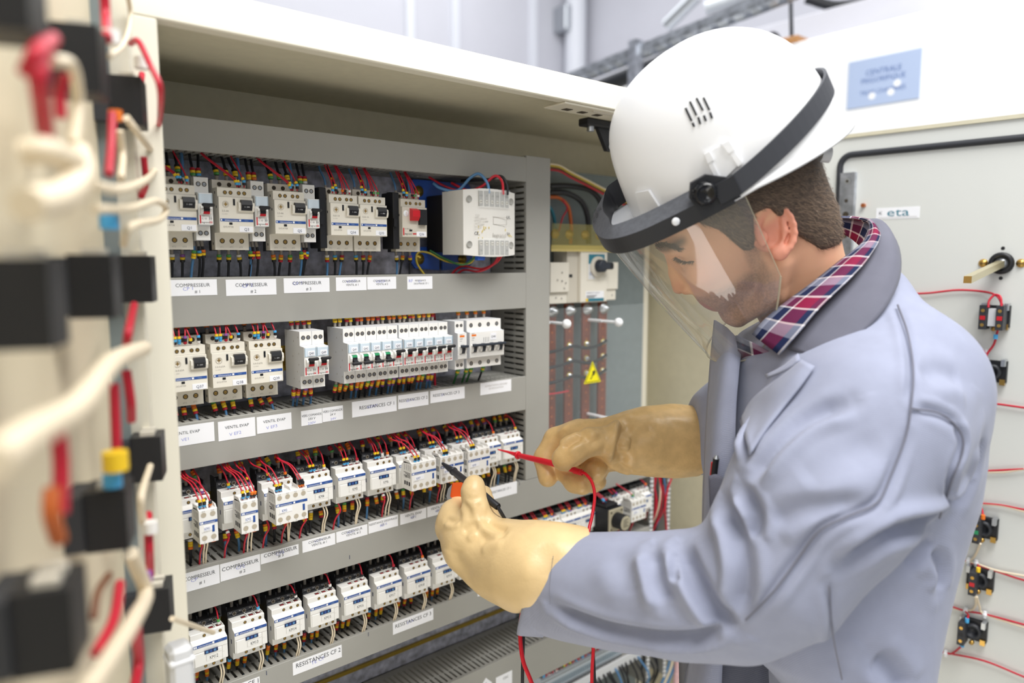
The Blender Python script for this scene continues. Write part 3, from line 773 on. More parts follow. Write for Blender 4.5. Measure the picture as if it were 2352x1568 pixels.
for n, x, lb in ((1, 0.6635, 'single grey breaker with orange mark between the row of ten and Q48'), (4, 0.6868, 'wide four-pole breaker tagged Q48 with one long dark toggle bar')):
    t = thing('circuit_breaker', lb, 'circuit breaker', (x, -0.026, 1.455)); body, tog = mg(n)
    cpart(('mg', n), 'housing', t, body); cpart(('mgt', n), 'toggle', t, tog)
    if n == 4:
        def tg(b): b.box(42, 54, -8.6, -8.2, -33, -22, 'paper'); b.text('Q48', 5, (48, -8.6, -29.5), X1, Z1, 'print', lift=0.1)
        cpart('q48', 'tag', t, tg)
# ---- contactors
WC = 44.0
def km_base(b):
    b.box(0, WC+0.4, 24, 50, -47, 13, 'charcoal', 0.6)
    b.prism_x(0, WC+0.4, [(50, 12.5), (26, 12.5), (24, 20), (36, 21), (50, 21)], 'charcoal')
    for x in (9, 22.4, 36): hole(b, x, 24, 15.5, 2.3, None)
    for x in (0.0, 15.0, 29.4, WC-1.2): b.box(x, x+1.4, 30, 50, 20, 25, 'charcoal')
    for x, s in ((4, '1L1'), (17, '3L2'), (31, '5L3')): b.text(s, 2.6, (x, 24, 17), X1, Z1, 'device_grey', lift=0.25)
    b.box(4, WC-4, 22.5, 26, -47.5, -41, 'charcoal', 0.5)
def km_housing(b):
    b.prism_x(0, WC, [(24, 11), (9, 11), (8.5, 10.5), (8.5, 3.2), (1, 0.2), (0, -0.4), (0, -28.5), (1, -29.5), (8.5, -31), (8.5, -40.5), (9, -41), (24, -41)], 'device_white')
    b.box(1.6, 36, -1.2, 0.2, -29.2, -11.5, 'device_white', 0.4)
    b.box(0.1, WC-0.1, -0.15, 0, -10.9, -10.6, 'faint_print')
    b.box(36.8, 37.1, -0.2, 0, -29, -11, 'faint_print')
    for x in (17.5, 28, 38):
        hole(b, x, 8.5, 6.4, 2.1); hole(b, x, 8.5, -36, 2.1)
        b.box(x-3, x+3.4, 13, 18.5, 10.9, 11.12, 'hole'); b.box(x-2.4, x+2.6, 14, 15.4, 11.1, 11.3, 'wire_red')
        b.box(x+4.4, x+5.2, 11, 24, 11, 13, 'device_white')
    b.box(16, 36, -1.45, -1.1, -24.6, -16.6, 'device_white'); b.box(16, 36, -1.5, -1.4, -16.9, -16.6, 'faint_print'); b.box(15.9, 16.2, -1.5, -1.4, -24.6, -16.6, 'faint_print')
    b.box(-0.15, 0, 12, 14.5, -20, -14, 'dark_blue')
    b.text('1 3', 1.8, (38.5, 0, -20), X1, Z1, 'faint_print', lift=0.1)
def km_stripe(b):
    b.box(0.3, WC-0.3, -0.3, 0.2, -4.4, -0.6, 'stripe_blue')
    b.text(BRK, 3.0, (6.6, -0.3, -3.6), X1, Z1, 'white_print', 'L', lift=0.08)
    b.box(1.4, 3.0, -0.4, -0.3, -3.8, -1.2, 'white_print'); b.box(3.4, 5.2, -0.4, -0.3, -3.8, -1.2, 'white_print'); b.box(24.6, 27.2, -0.4, -0.3, -3.8, -1.2, 'white_print')
    b.text('TeSys', 2.3, (34.5, -0.3, -3.4), X1, Z1, 'clear_blue', 'C', lift=0.08)
def km_window(b):
    b.box(14, 31, -1.9, -1.0, -14.6, -9.6, 'dark_blue', 0.2)
    for i, c in enumerate(('wire_blue', 'stripe_blue', 'wire_blue')): b.box(15.6+i*5, 18.6+i*5, -2.05, -1.85, -13.8, -10.6, c if i != 1 else 'stripe_blue')
def km_tag(q):
    return lambda b: b.text(q, 6.2, (25.6, -1.45, -23.3), X1, Z1, 'print', lift=0.1, sx=0.72)
def contactor(x, z, q, label, front=True):
    t = thing('contactor', label, 'contactor', (x, -0.008, z), 'contactors on the rails')
    cpart('kb', 'base', t, km_base); cpart('kh', 'housing', t, km_housing)
    cpart('ks', 'brand_stripe', t, km_stripe); cpart('kw', 'indicator', t, km_window)
    if q and front: cpart(('kt', q), 'tag', t, km_tag(q))
    return t
def aux_body(n):
    w = 44.0 if n == 4 else 22.0
    def fn(b):
        b.prism_x(0, w, [(28, 9), (20, 14.5), (0.6, 14.8), (0, 14), (0, -27.6), (0.6, -28), (28, -28), (30, -10)], 'device_white')
        st = w/n
        for i in range(n+1):
            x = min(max(i*st, 0.0), w-1.2)
            b.prism_x(x, x+1.2, [(24, 12), (2, 14.5), (6, 18.5), (24, 18.5)], 'device_white')
        for i in range(n):
            c = st*(i+0.5)
            for zz in (8.2, -21.2):
                b.lathe((c, -0.1, zz), (0, -1, 0), [(0, 3.5), (0.1, 3.1)], 'ivory_dim', 16); b.disc((c, -0.25, zz), (0, -1, 0), 3.0, 'aux_hole', 16)
            b.box(c-2.5, c+2.5, 1, 3, -28.8, -27.5, 'm_orange' if i % 2 else 'device_white'); b.text('%d3-%d4' % (i+5, i+5), 1.6, (c, 0, 12.2), X1, Z1, 'print', lift=0.1)
            b.text('%d3' % (i+5), 1.6, (c, 0, -26.8), X1, Z1, 'print', lift=0.1)
        b.text('LADN22' if n == 4 else 'LADN11', 2.6, (3, 0, -14.5), X1, Z1, 'faint_print', 'L', lift=0.1)
        # side print
        for i in range(4): b.box(-0.1, 0, 4+i*5, 4.6+i*5, 2, 11, 'print')
        for i in range(5): b.box(-0.1, 0, 4, 22-(i % 3)*4, -2-i*1.7, -1.2-i*1.7, 'print')
        b.text('CE', 5.5, (0, 20, -9.5), (0, -1, 0), Z1, 'print', 'L', lift=0.2)
        for i in range(3): b.box(-0.1, 0, 5+i*6, 9+i*6, -21, -15, 'print')
    return fn
mat('aux_hole', (182, 172, 154), 0.6)
def aux_stripe(n):
    w = 44.0 if n == 4 else 22.0
    def fn(b):
        b.box(0.2, w-0.2, -0.25, 0, -3.4, 0, 'stripe_blue'); b.text(BRK, 2.8, (5.6, -0.25, -2.7), X1, Z1, 'white_print', 'L', lift=0.08, sx=1.0 if n == 4 else 0.82)
        b.box(1.2, 2.4, -0.35, -0.2, -2.9, -0.6, 'white_print'); b.box(2.8, 4.6, -0.35, -0.2, -2.9, -0.6, 'white_print')
        if n == 4: b.box(24, 26.6, -0.35, -0.2, -2.9, -0.6, 'white_print'); b.text('TeSys', 2.1, (35, -0.25, -2.6), X1, Z1, 'clear_blue', 'C', lift=0.08)
        x = 37 if n == 4 else 15
        b.box(x, x+3, -0.5, 0, -15, -6.5, 'stripe_blue', 0.1)
    return fn
def aux_tag(n, q):
    def fn(b): b.box(5, 16 if n == 2 else 22, -0.4, 0, -12.4, -6, 'paper'); b.text(q, 5.0, (9 if n == 2 else 11.5, -0.4, -11.4), X1, Z1, 'stripe_blue', lift=0.1, sx=0.75)
    return fn
def aux(x, z, n, q, label):
    t = thing('contact_block', label, 'contact block', (x, -0.045, z), 'white contact blocks clipped to contactors')
    cpart(('ab', n), 'housing', t, aux_body(n)); cpart(('as', n), 'brand_stripe', t, aux_stripe(n)); cpart(('at', q), 'tag', t, aux_tag(n, q)); return t
R3, R4 = 1.2375, 1.0555
X3 = [0.2465, 0.3045, 0.3585, 0.4145, 0.4675, 0.5195, 0.5695, 0.6225, 0.6755, 0.7285, 0.7785]
for i, x in enumerate(X3):
    lb = {0: 'behind contact block KM1', 1: 'behind contact block KM2', 2: 'behind contact block KM3', 3: 'tagged KM4', 4: 'tagged KM5', 5: 'tagged KM6', 6: 'behind contact block KM7', 7: 'behind contact block KM8', 8: 'behind contact block KM9', 9: 'tagged KM10, second from the right end', 10: 'tagged KM11 at the right end'}[i]
    contactor(x, R3, 'KM%d' % (i+1), 'white contactor %s in the upper contactor row' % lb, front=i not in (0, 1, 2, 6, 7, 8))
aux(0.2625, 1.2305, 2, 'KM1', 'narrow two-pole contact block tagged KM1, leftmost of the row')
aux(0.3135, 1.2305, 2, 'KM2', 'narrow two-pole contact block tagged KM2 above the COMPRESSEUR 2 label')
aux(0.3590, 1.2310, 4, 'KM3', 'wide contact block tagged KM3 above the COMPRESSEUR 3 label')
aux(0.5685, 1.2330, 4, 'KM7', 'wide contact block tagged KM7 left of the one the black probe touches')
aux(0.6210, 1.2335, 4, 'KM8', 'wide contact block tagged KM8 touched by the black probe tip')
aux(0.6745, 1.2335, 4, 'KM9', 'wide contact block tagged KM9 next to the red probe tip')
X4 = [0.2575, 0.311, 0.3655, 0.4185, 0.4715, 0.5265, 0.5805, 0.6345]
for i, x in enumerate(X4):
    contactor(x, R4, 'KM%d' % (12+i), 'white contactor tagged KM%d in the lower contactor row' % (12+i))
for i, x in enumerate((0.6885, 0.7425)):
    contactor(x, R4, '', 'white contactor hidden behind the left glove, %s' % ('beside KM19' if i == 0 else 'second after KM19'))
for x, lb in ((0.835, 'first of the four contactors between the two gloves'), (0.879, 'second of the four contactors between the two gloves'), (0.925, 'third of the four contactors between the two gloves'), (0.969, 'last of the four contactors, left of the round timer dial'),
              (1.046, 'contactor half hidden behind the round timer dial'), (1.088, 'contactor behind the far contact block, right of the timer'), (1.140, 'rightmost contactor of the lower row beside the slotted trough')):
    contactor(x, R4+0.006, '', 'white '+lb)
aux(1.076, 1.062, 4, 'KM30', 'wide contact block right of the round timer dial')
# ---------------------------------------------------------------- transformer, blue brackets
mat('bracket_blue', (46, 96, 196), 0.35)
mat('case_white', (221, 219, 213), 0.5)
mat('core_black', (30, 27, 26), 0.6)
t = thing('transformer', 'large white control transformer with black core on blue feet', 'transformer', (0.679, -0.03, 1.559))
def shell(b):
    n = 10; prof = []
    for i in range(n+1):                     # front bows outwards, top and bottom rounded off
        x = 105*i/n; prof.append((x, -7*math.sin(PI*i/n)))
    top = [(x, y, 100+3.5*math.sin(PI*i/n)) for i, (x, y) in enumerate(prof)]
    bot = [(x, y, 0-3.5*math.sin(PI*i/n)) for i, (x, y) in enumerate(prof)]
    back_t = [(x, 56, 100) for x, y in prof]; back_b = [(x, 56, 0) for x, y in prof]
    vs = top+bot+back_t+back_b; m = n+1; fs = []
    for i in range(n):
        fs += [(i, i+1, m+i+1, m+i), (2*m+i, 2*m+i+1, i+1, i), (m+i, m+i+1, 3*m+i+1, 3*m+i), (3*m+i, 3*m+i+1, 2*m+i+1, 2*m+i)]
    fs += [(0, m, 3*m, 2*m), (m-1, 3*m-1, 4*m-1, 2*m-1)]
    b.add(vs, fs, 'case_white')
    for x, z in ((10, 86), (95, 86), (10, 16), (95, 16)): b.lathe((x, -1.2-6*math.sin(PI*x/105)*0.9, z), (0, -1, 0), [(0, 5.4), (0.6, 5.0), (0.2, 4.6), (0.2, 0)], 'duct_grey', 18)
b = MD(); shell(b); b.build('shell', t)
b = MD(); b.box(0.5, 104, 40.5, 103, 4, 96, 'core_black', 1.5)
for i in range(5): b.box(20+i*0.1, 84, 41+i*12, 42+i*12, 96, 97, 'core_black')
b.build('core', t)
def fy(x): return -7*math.sin(PI*x/105)
for nm, z0, z1 in (('upper', 74, 101.5), ('lower', -2, 25)):
    b = MD()
    for i in range(6):
        x0 = 25+i*10.8; zz = (z0+z1)/2
        b.box(x0+1, x0+9.6, fy(x0+5)-0.6, fy(x0+5)+2, z0+2, z1-2, 'duct_grey', 0.4)
        b.disc((x0+5.3, fy(x0+5)-0.8, zz+(5 if nm == 'upper' else -6)*-1), (0, -1, 0), 3.0, 'ivory_dim'); b.box(x0+3.2, x0+7.6, fy(x0+5)-1.1, fy(x0+5)-0.9, zz-(5 if nm == 'upper' else -6)-.4, zz-(5 if nm == 'upper' else -6)+.4, 'hole')
        b.text(('+15', '0', '-15', '230', ' ', '400')[i] if nm == 'upper' else ('24', ' ', '0', ' ', ' ', '24')[i], 4, (x0+5.3, fy(x0+5)-0.6, zz+3) if nm == 'upper' else (x0+5.3, fy(x0+5)-0.6, zz-6), X1, Z1, 'print', lift=0.4) if (('+15', '0', '-15', '230', ' ', '400')[i] if nm == 'upper' else ('24', ' ', '0', ' ', ' ', '24')[i]).strip() else None
    b.build('terminal_strip', t)
    b = MD(); nq = 8
    pts = [(24+66*i/nq, fy(24+66*i/nq)-3.2) for i in range(nq+1)]
    vs = [(x, y, z1+1.5) for x, y in pts]+[(x+(2 if i < nq/2 else -2), y, z0) for i, (x, y) in enumerate(pts)]
    b.add(vs, [(i, i+1, nq+2+i, nq+1+i) for i in range(nq)], 'clear'); b.build('clear_cover', t)
b = MD()
for i, s_ in enumerate(('42203', '250VA 50Hz 0,1', 'U 230V+-15 IN50', 'FR 230/400V', 'SEC 24V')): b.text(s_, 3.6, (18, fy(30), 60-i*4.6), X1, Z1, 'faint_print', 'L', lift=1.6)
b.text('CE', 7, (18, fy(20), 31), X1, Z1, 'print', 'L', lift=1.2); b.text('legrand', 9.5, (53, fy(55), 28), X1, Z1, 'faint_print', 'L', lift=0.8); b.text('UL', 7, (88, fy(88), 58), X1, (0.05, 0, 1), 'print', 'C', lift=1.4); b.text('SA', 6, (88, fy(88), 32), X1, Z1, 'print', 'C', lift=1.2)
for x0_, x1_, z0_, z1_ in ((54, 82, 48, 60),): 
    for q_ in ((x0_, x1_, z0_, z0_+.5), (x0_, x1_, z1_-.5, z1_), (x0_, x0_+.5, z0_, z1_), (x1_-.5, x1_, z0_, z1_)): b.box(q_[0], q_[1], -7.6, -7.2, q_[2], q_[3], 'faint_print')
mat('glue_yellow', (216, 198, 128), 0.6)
for i in range(16):
    x = random.choice([random.uniform(24, 50), random.uniform(76, 98)]); z = random.uniform(24, 42); w_ = random.uniform(.5, 2.2)
    b.box(x, x+w_, fy(x+1)-0.75, fy(x+1)+0.3, z, z+random.uniform(1, 4), 'glue_yellow')
b.build('rating_print', t)
b = MD(); b.box(28, 42, -2, 8, -9, -2, 'bracket_blue', 1); b.build('bottom_clip', t)
for k_, (z0, z1) in enumerate(((1.632, 1.6815), (1.533, 1.572))):
    q = 0.648
    tt = thing('blue_bracket', ('blue mounting bracket behind the top of the transformer', 'blue slotted mounting bracket below the transformer')[k_], 'mounting bracket', (q, 0.075, z0))
    b = MD(); L = 128; hh = (z1-z0)*1000
    if k_ == 0:
        pts = [(0, 0, 0), (0, 0, hh*0.8), (8, 0, hh), (L-8, 0, hh), (L, 0, hh*0.8), (L, 0, 0)]; b.prism(pts, (0, 4, 0), 'bracket_blue')
    else:
        pts = [(0, 0, hh), (0, 0, hh*0.4), (10, 0, 4), (58, 0, 0), (58, 0, hh*0.6), (64, 0, hh*0.6), (64, 0, 0), (L-10, 0, 3), (L, 0, hh*0.3), (L, 0, hh)]; b.prism(pts, (0, 4, 0), 'bracket_blue')
    b.build('foot_plate', tt)
    for x in (18, L-22):
        b = MD(); zc = hh*0.62 if k_ == 0 else hh*0.5
        b.lathe((x, 0, zc), (0, -1, 0), [(0, 9), (1.5, 9), (1.6, 6), (5, 5), (5.2, 0)], 'yellow_zinc', 18); b.box(x-4.6, x+4.6, -5.6, -5.1, zc-0.6, zc+0.6, 'hole'); b.build('screw', tt)

# ---------------------------------------------------------------- main switch and busbars
t = thing('main_switch', 'large ivory main switch with dark rotary handle above the copper bars', 'switch', (1.0235, 0.05, 1.467))
b = MD(); b.box(0, 76.5, 0, 47, 0, 102, 'ivory', 1.5); b.box(-30, 0, 8, 47, 0, 102, 'ivory_dim', 1); b.box(-80, -30, 2, 47, 22, 79, 'ivory', 1); b.box(-80, -30, 8, 47, 0, 22, 'ivory', 1); b.box(76.5, 114, 4, 47, 24, 79, 'ivory', 1); b.box(76.5, 112, 8, 47, 2, 24, 'ivory', 1)
for x, z in ((-50, 60), (-62, 46), (-50, 44), (-40, 40), (-44, 30), (-60, 12), (-45, 10), (100, 12)): b.lathe((x, 1 if z > 22 else 7.5, z), (0, -1, 0), [(0, 1.8), (0.8, 1.6), (0.8, 0)], 'faint_print', 10)
b.box(-28, -16, 7.6, 8.2, 50, 56, 'black')
b.build('housing', t)
b = MD(); b.box(17, 70, -1.2, 0, 44, 97, 'ivory', 0.4); b.box(20, 66, -1.6, -1, 76, 95, 'wire_teal'); b.box(20, 38, -1.6, -1, 46, 76, 'device_grey'); b.text('INS', 7, (55, -1.7, 86), X1, Z1, 'white_print', lift=0.2); b.text('O', 9, (26, -1.7, 54), X1, Z1, 'stripe_blue', lift=0.2)
b.build('front_plate', t)
b = MD(); b.lathe((45, -1, 70), (0, -1, 0), [(0, 21), (4, 21), (5, 19), (5, 0)], 'ivory_dim', 24); b.lathe((45, -5, 72), (0, -1, 0), [(0, 13), (14, 12), (15, 10), (15, 0)], 'dark_toggle', 20); b.box(40, 72, -21, -8, 65, 79, 'dark_toggle', 2); b.box(62, 72.5, -21.4, -12, 66.5, 77.5, 'black', 1)
b.build('handle', t)
b = MD(); b.box(14, 66, -0.6, 0, 2, 22, 'paper'); b.text('INTERPACT INS160', 4.4, (16, -0.6, 17), X1, Z1, 'print', 'L', lift=0.1)
for i in range(3): b.box(16, 46-i*4, -0.8, -0.5, 13-i*2, 14-i*2, 'print')
b.box(14, 66, -0.8, -0.5, 2, 8, 'wire_teal'); b.box(14, 20, -0.9, -0.6, 2, 8, 'm_yellow'); b.build('rating_label', t)
b = MD(); b.box(-82, 120, -2, -0.8, 100, 112, 'glue_yellow'); b.build('terminal_shield', t)
mat('amber_clear', (190, 178, 96), 0.2, alpha=0.22)
b = MD(); b.box(-82, 120, -4, -2.8, 104, 152, 'amber_clear'); b.build('terminal_shield', t)['label'] = 'see-through amber shield'
for i, x in enumerate((0.962, 1.0, 1.044, 1.085, 1.128)):
    if i == 4: continue
    b = MB(); b.lathe((x, 0.062, 1.600), (0, -1, 0), [(0, 0.009), (0.004, 0.009), (0.004, 0.005), (0.009, 0.005), (0.009, 0)], 'brass', 14)
    tag(b.build('terminal_bolt'), 'brass terminal bolt behind the amber shield, %s from the left' % ('first', 'second', 'third', 'fourth')[i], 'bolt')
BX = ((0.955, 0.9765), (1.002, 1.025), (1.051, 1.0735), (1.0995, 1.123))
for i, (x0, x1) in enumerate(BX):
    od = ('first', 'second', 'third', 'fourth')[i]
    t = thing('busbar', '%s copper busbar from the left behind the clear shield' % od, 'busbar', (x0, 0.07, 1.15), 'four upright copper busbars')
    b = MB(); b.box(0, x1-x0, 0, 0.006, 0, 0.315, 'copper', 0.0006)
    for k_ in range(15):
        b.disc(((x1-x0)/2, -0.0002, 0.02+k_*0.0185), (0, -1, 0), 0.0022, 'copper_bolt', 10)
    b.build('bar', t)
    b = MB(); b.lathe(((x1-x0)/2, 0, 0.302), (0, -1, 0), [(0, 0.0115), (0.002, 0.0115), (0.002, 0.0085), (0.008, 0.0085), (0.009, 0.004), (0.014, 0.004), (0.014, 0)], 'zinc', 12); b.build('bolt', t)
    for k_, zz in enumerate((0.232, 0.202, 0.172)):
        if i == 0: continue
        b = MB(); b.lathe(((x1-x0)/2-0.002, 0, zz), (0, -1, 0), [(0, 0.0055), (0.0015, 0.0055), (0.0015, 0.004), (0.008, 0.004), (0.008, 0)], 'zinc', 10); b.lathe(((x1-x0)/2-0.002, -0.002, zz), (0, -1, 0), [(0, 0.0065), (0.001, 0.0065), (0.001, 0.003)], 'wire_yellow', 12); b.build('lug', t)
t = thing('clear_shield', 'clear polycarbonate shield on white knobs over the copper busbars', 'shield', (0.905, 0.03, 1.17))
mat('poly_clear', (214, 222, 224), 0.06, alpha=0.06)
b = MB(); b.box(0, 0.290, 0, 0.003, 0, 0.29, 'poly_clear'); b.build('pane', t)
for i, (x, z) in enumerate(((0.021, 0.265), (0.163, 0.260), (0.021, 0.052), (0.163, 0.066))):
    b = MB(); b.cyl((x, 0.0, z), (x, -0.034, z), 0.0028, 'white_print', 10); b.ball((x, -0.040, z), 0.0088, 'white_print', 14); b.cyl((x, 0.003, z), (x, 0.06, z), 0.003, 'white_print', 8); b.build('knob', t)
# warning triangle on the shield
mat('sign_yellow', (238, 226, 24), 0.4)
q = [hy(*p, 0.0295)-Vector((0.905, 0.03, 1.17)) for p in ((1361, 829), (1341, 882), (1380, 876))]
b = MB(); cen = (q[0]+q[1]+q[2])/3
def tri(sc, y, m):
    p = [cen+(v-cen)*sc for v in q]
    b.add([(v.x, y, v.z) for v in (p[0], p[1], p[2])], [(0, 1, 2)], m)
tri(1.0, -0.0005, 'sign_yellow'); tri(0.86, -0.0007, 'black'); tri(0.78, -0.0009, 'sign_yellow')
cx, cz = cen.x, cen.z
b.add([(cx+x*0.001, -0.0012, cz+z*0.001) for x, z in ((-7, -7), (-3.5, -6), (2, 2), (5, 0), (8, 10), (-1, 9), (0.5, 5.5), (-3, 0), (-2, -2), (-5.5, -4))], [tuple(range(10))], 'black')
b.build('warning_triangle', t)['label'] = 'yellow warning triangle with black flash'
# ---------------------------------------------------------------- timer relay and right-hand trough
t = thing('timer_relay', 'black timer relay with a large round adjusting dial', 'timer relay', (1.0095, -0.045, 1.028))
mat('timer_beige', (178, 170, 146), 0.5)
b = MD(); b.box(0, 41, 2, 60, 0, 46, 'black', 1); b.box(4, 37, 10, 40, 46, 52, 'black', 1); b.build('housing', t)
b = MD(); b.box(0.5, 40.5, -1, 2.5, 0.5, 45.5, 'timer_beige', 0.8)
for x, z in ((6, 40), (35, 40), (6, 6), (35, 6)): b.disc((x, -1.2, z), (0, -1, 0), 2.2, 'hole')
b.build('front_plate', t)
b = MD(); b.lathe((21, -1, 23), (0, -1, 0), [(0, 15.5), (22, 14.8), (23, 14)], 'black', 28); b.lathe((21, -1, 23), (0, -1, 0), [(23, 14), (23.4, 13), (23.4, 0)], 'timer_beige', 28)
for i in range(5): b.box(14, 28-i % 2*4, -24.8, -24.5, 30-i*3.4, 30.8-i*3.4, 'print')
b.build('dial', t)
for lb, x in (('slotted trough wall left of the red cable bundle', 1.191), ('slotted trough wall right of the red cable bundle', 1.250)):
    b = MB()
    b.box(x+0.008, x+0.0095, 0.0, 0.10, 0.62, 1.155, 'duct_grey')
    for i in range(54): b.box(x, x+0.008, 0.0, 0.003, 0.62+i*0.0098, 0.6255+i*0.0098, 'device_grey')
    tag(b.build('slotted_strip'), lb, 'slotted strip')
# ---------------------------------------------------------------- terminal strip at the bottom right
def tb(b):
    b.prism_x(0, 5.0, [(36, -14), (4, -14), (0, -10), (0, 22), (4, 27), (36, 27)], 'tb_grey')
    for z in (-7, 18): b.disc((2.5, -0.1, z), (0, -1, 0), 1.7, 'hole', 8)
    b.box(0.7, 4.3, -0.6, 0, -2, 10, 'clear_blue'); b.box(1.2, 2.2, -0.8, -0.5, 0, 8, 'print')
mat('tb_grey', (196, 205, 214), 0.4)
CACHE_TB = None
for i in range(44):
    t = thing('terminal_block', 'slim blue-grey terminal block in the strip below the sleeve', 'terminal block', (0.90+i*0.0054, 0.025, 0.715), 'terminal blocks on the lowest rail')
    cpart('tbk', 'housing', t, tb)
b = MB(); b.box(0.88, 1.20, 0.02, 0.062, 0.688, 0.700, 'duct_grey'); b.box(0.88, 1.20, 0.015, 0.02, 0.682, 0.706, 'device_grey', 0.001); tag(b.build('terminal_rail'), 'grey rail edge below the strip of terminal blocks', 'rail')
# coloured cables lying along the plate between the two lowest ducts
for i, (m, zz, r, w) in enumerate((('wire_green', 0.928, 0.0045, 'green'), ('m_purple', 0.921, 0.005, 'purple'), ('wire_brown', 0.911, 0.005, 'brown'), ('wire_black', 0.899, 0.006, 'black'))):
    b = MB(); b.tube(spline([(0.22, 0.085, zz), (0.5, 0.083, zz+0.001), (0.8, 0.086, zz), (1.15, 0.085, zz)], 6), r, m); tag(b.build('cable'), 'long %s cable along the plate above the lowest duct' % w, 'cable')
b = MB(); b.box(0.22, 1.16, 0.095, 0.10, 0.866, 0.872, 'yellow_zinc'); tag(b.build('mounting_bar'), 'yellow zinc bar on the plate above the lowest duct', 'bar')
for x in (0.515, 0.745):
    q = Vector((x, 0.075, 0.925)); b = MB(); b.lathe(q, (0, -1, 0), [(0, 0.008), (0.002, 0.008), (0.002, 0.005), (0.006, 0.005), (0.006, 0)], 'yellow_zinc', 14)
    tag(b.build('plate_screw'), ('brass plate screw peeking out between the two RESISTANCES labels of the lowest row', 'brass plate screw peeking out left of the near sleeve cuff')[x > 0.7], 'screw')
# ---------------------------------------------------------------- wires
rnd = random.Random(11)
CW = {'red': 'wire_red', 'black': 'wire_black', 'blue': 'wire_blue', 'cream': 'wire_cream', 'green': 'wire_green', 'brown': 'wire_brown'}
ORD = ['first', 'second', 'third', 'fourth', 'fifth', 'sixth', 'seventh', 'eighth', 'ninth', 'tenth']
WIRES = []
def wire(where, pts, r, colr, marks=(), s0=0.004, grp=None, ferrule=0.0, k=4, mlen=0.0033):
    """pts run from the device end; marks = marker colours from the device end on, s0 = where they start"""
    P = spline(pts, k); b = MB(); b.tube(P, r, CW[colr], 7)
    o0 = P[0]; b.v = [tuple(Vector(v)-o0) for v in b.v]
    o = b.build('wire'); o.location = o0
    def along(s):
        a = 0.0
        for i in range(len(P)-1):
            l = (P[i+1]-P[i]).length
            if a+l >= s: return P[i].lerp(P[i+1], (s-a)/l), (P[i+1]-P[i]).normalized()
            a += l
        return P[-1], (P[-1]-P[-2]).normalized()
    if marks or ferrule:
        b = MB()
        if ferrule: p, d = along(0.0); q, e = along(ferrule); b.cyl(p-o0, q-o0, r*1.25, 'ferrule', 8)
        s = s0
        for m in marks:
            p, d = along(s); b.cyl(p-o0, p-o0+d*mlen*0.92, r+0.00125 if r < 0.0016 else r*1.5+0.0006, 'm_'+m, 9); s += mlen
        if b.v: b.build('marker_sleeve', o)
    WIRES.append((o, where, colr, P[0].x, marks, grp))
    return o
def jit(a): return rnd.uniform(-a, a)
MC = ['yellow', 'yellow', 'red', 'orange', 'black', 'green', 'blue', 'white', 'purple']
def mk(n): return [rnd.choice(MC) for _ in range(n)]
# ---- top row, above
g1 = 'wires above the top breaker row'
for q, x, red, sets in (('Q1', .246, False, 1), ('Q3', .3165, False, 1), ('Q5', .3885, False, 1), ('Q34', .4685, False, 2), ('Q35', .5145, False, 2), ('Q36', .5845, True, 2)):
    w = 'above motor breaker '+q; zt = 1.6525; zs = 1.6425
    for i, dx in enumerate((9, 21.5, 33)):
        xx = x+dx*MM
        if sets == 1: wire(w, [(xx, 0.026, zt-0.002), (xx+jit(.001), 0.028, zt+0.012), (xx+jit(.003), 0.040, zt+0.03), (xx+jit(.003), 0.045, 1.70)], 0.0019, 'black', [rnd.choice(['yellow', 'green', 'red']), 'yellow', 'black'], 0.009, g1, 0.008)
        else:
            wire(w, [(xx, 0.026, zt-0.003), (xx+jit(.001), 0.028, zt+0.012), (xx+jit(.003), 0.040, zt+0.03), (xx+jit(.003), 0.045, 1.70)], 0.0016, rnd.choice(['black', 'blue', 'blue']), [rnd.choice(['red', 'orange']), 'yellow'] if i == 1 else [], 0.012, g1, 0.007)
    rr = ((27, -10, 2), (30, -8, 2), (36, 27, 2)) if sets == 1 else ((8, 6, 2), (13, 10, 2), (23, 21, 1), (27, 22, 1), (34, 24, 1))
    for (dx, ux, n) in rr:
        xa = x+dx*MM; xb = x+ux*MM
        wire(w, [(xa, 0.0035, zs+0.001), (xa-(dx-ux)*.0001, 0.003, zs+0.010), ((xa*0.4+xb*0.6), 0.010, zs+0.026), (xb, 0.022, zs+0.042), (xb-.001, 0.03, 1.70)], 0.00098, 'red', (['black', 'blue', 'yellow'] if rnd.random() < .5 else ['blue', 'yellow']) if n == 2 else [rnd.choice(['orange', 'black', 'white', 'green'])], 0.003, g1, 0)
    if sets == 1:
        xb = x+39*MM; wire(w, [(xb, 0.030, zt+0.001), (xb+.001, 0.032, zt+0.02), (xb+.003, 0.045, 1.70)], 0.0022, 'blue', [], 0, g1)
for nm, x in (('left of Q3', .2905), ('left of Q5', .3612), ('left of Q34', .4328)):
    w = 'above the slim breaker '+nm
    for dx, c in ((5, 'black'), (12, 'black')):
        xx = x+dx*MM; wire(w, [(xx, 0.022, 1.652), (xx, 0.024, 1.664), (xx+.003+jit(.002), 0.036, 1.684), (xx+.004, 0.04, 1.70)], 0.0018, c, mk(1)+['yellow', 'red'], 0.004, g1, 0.004)
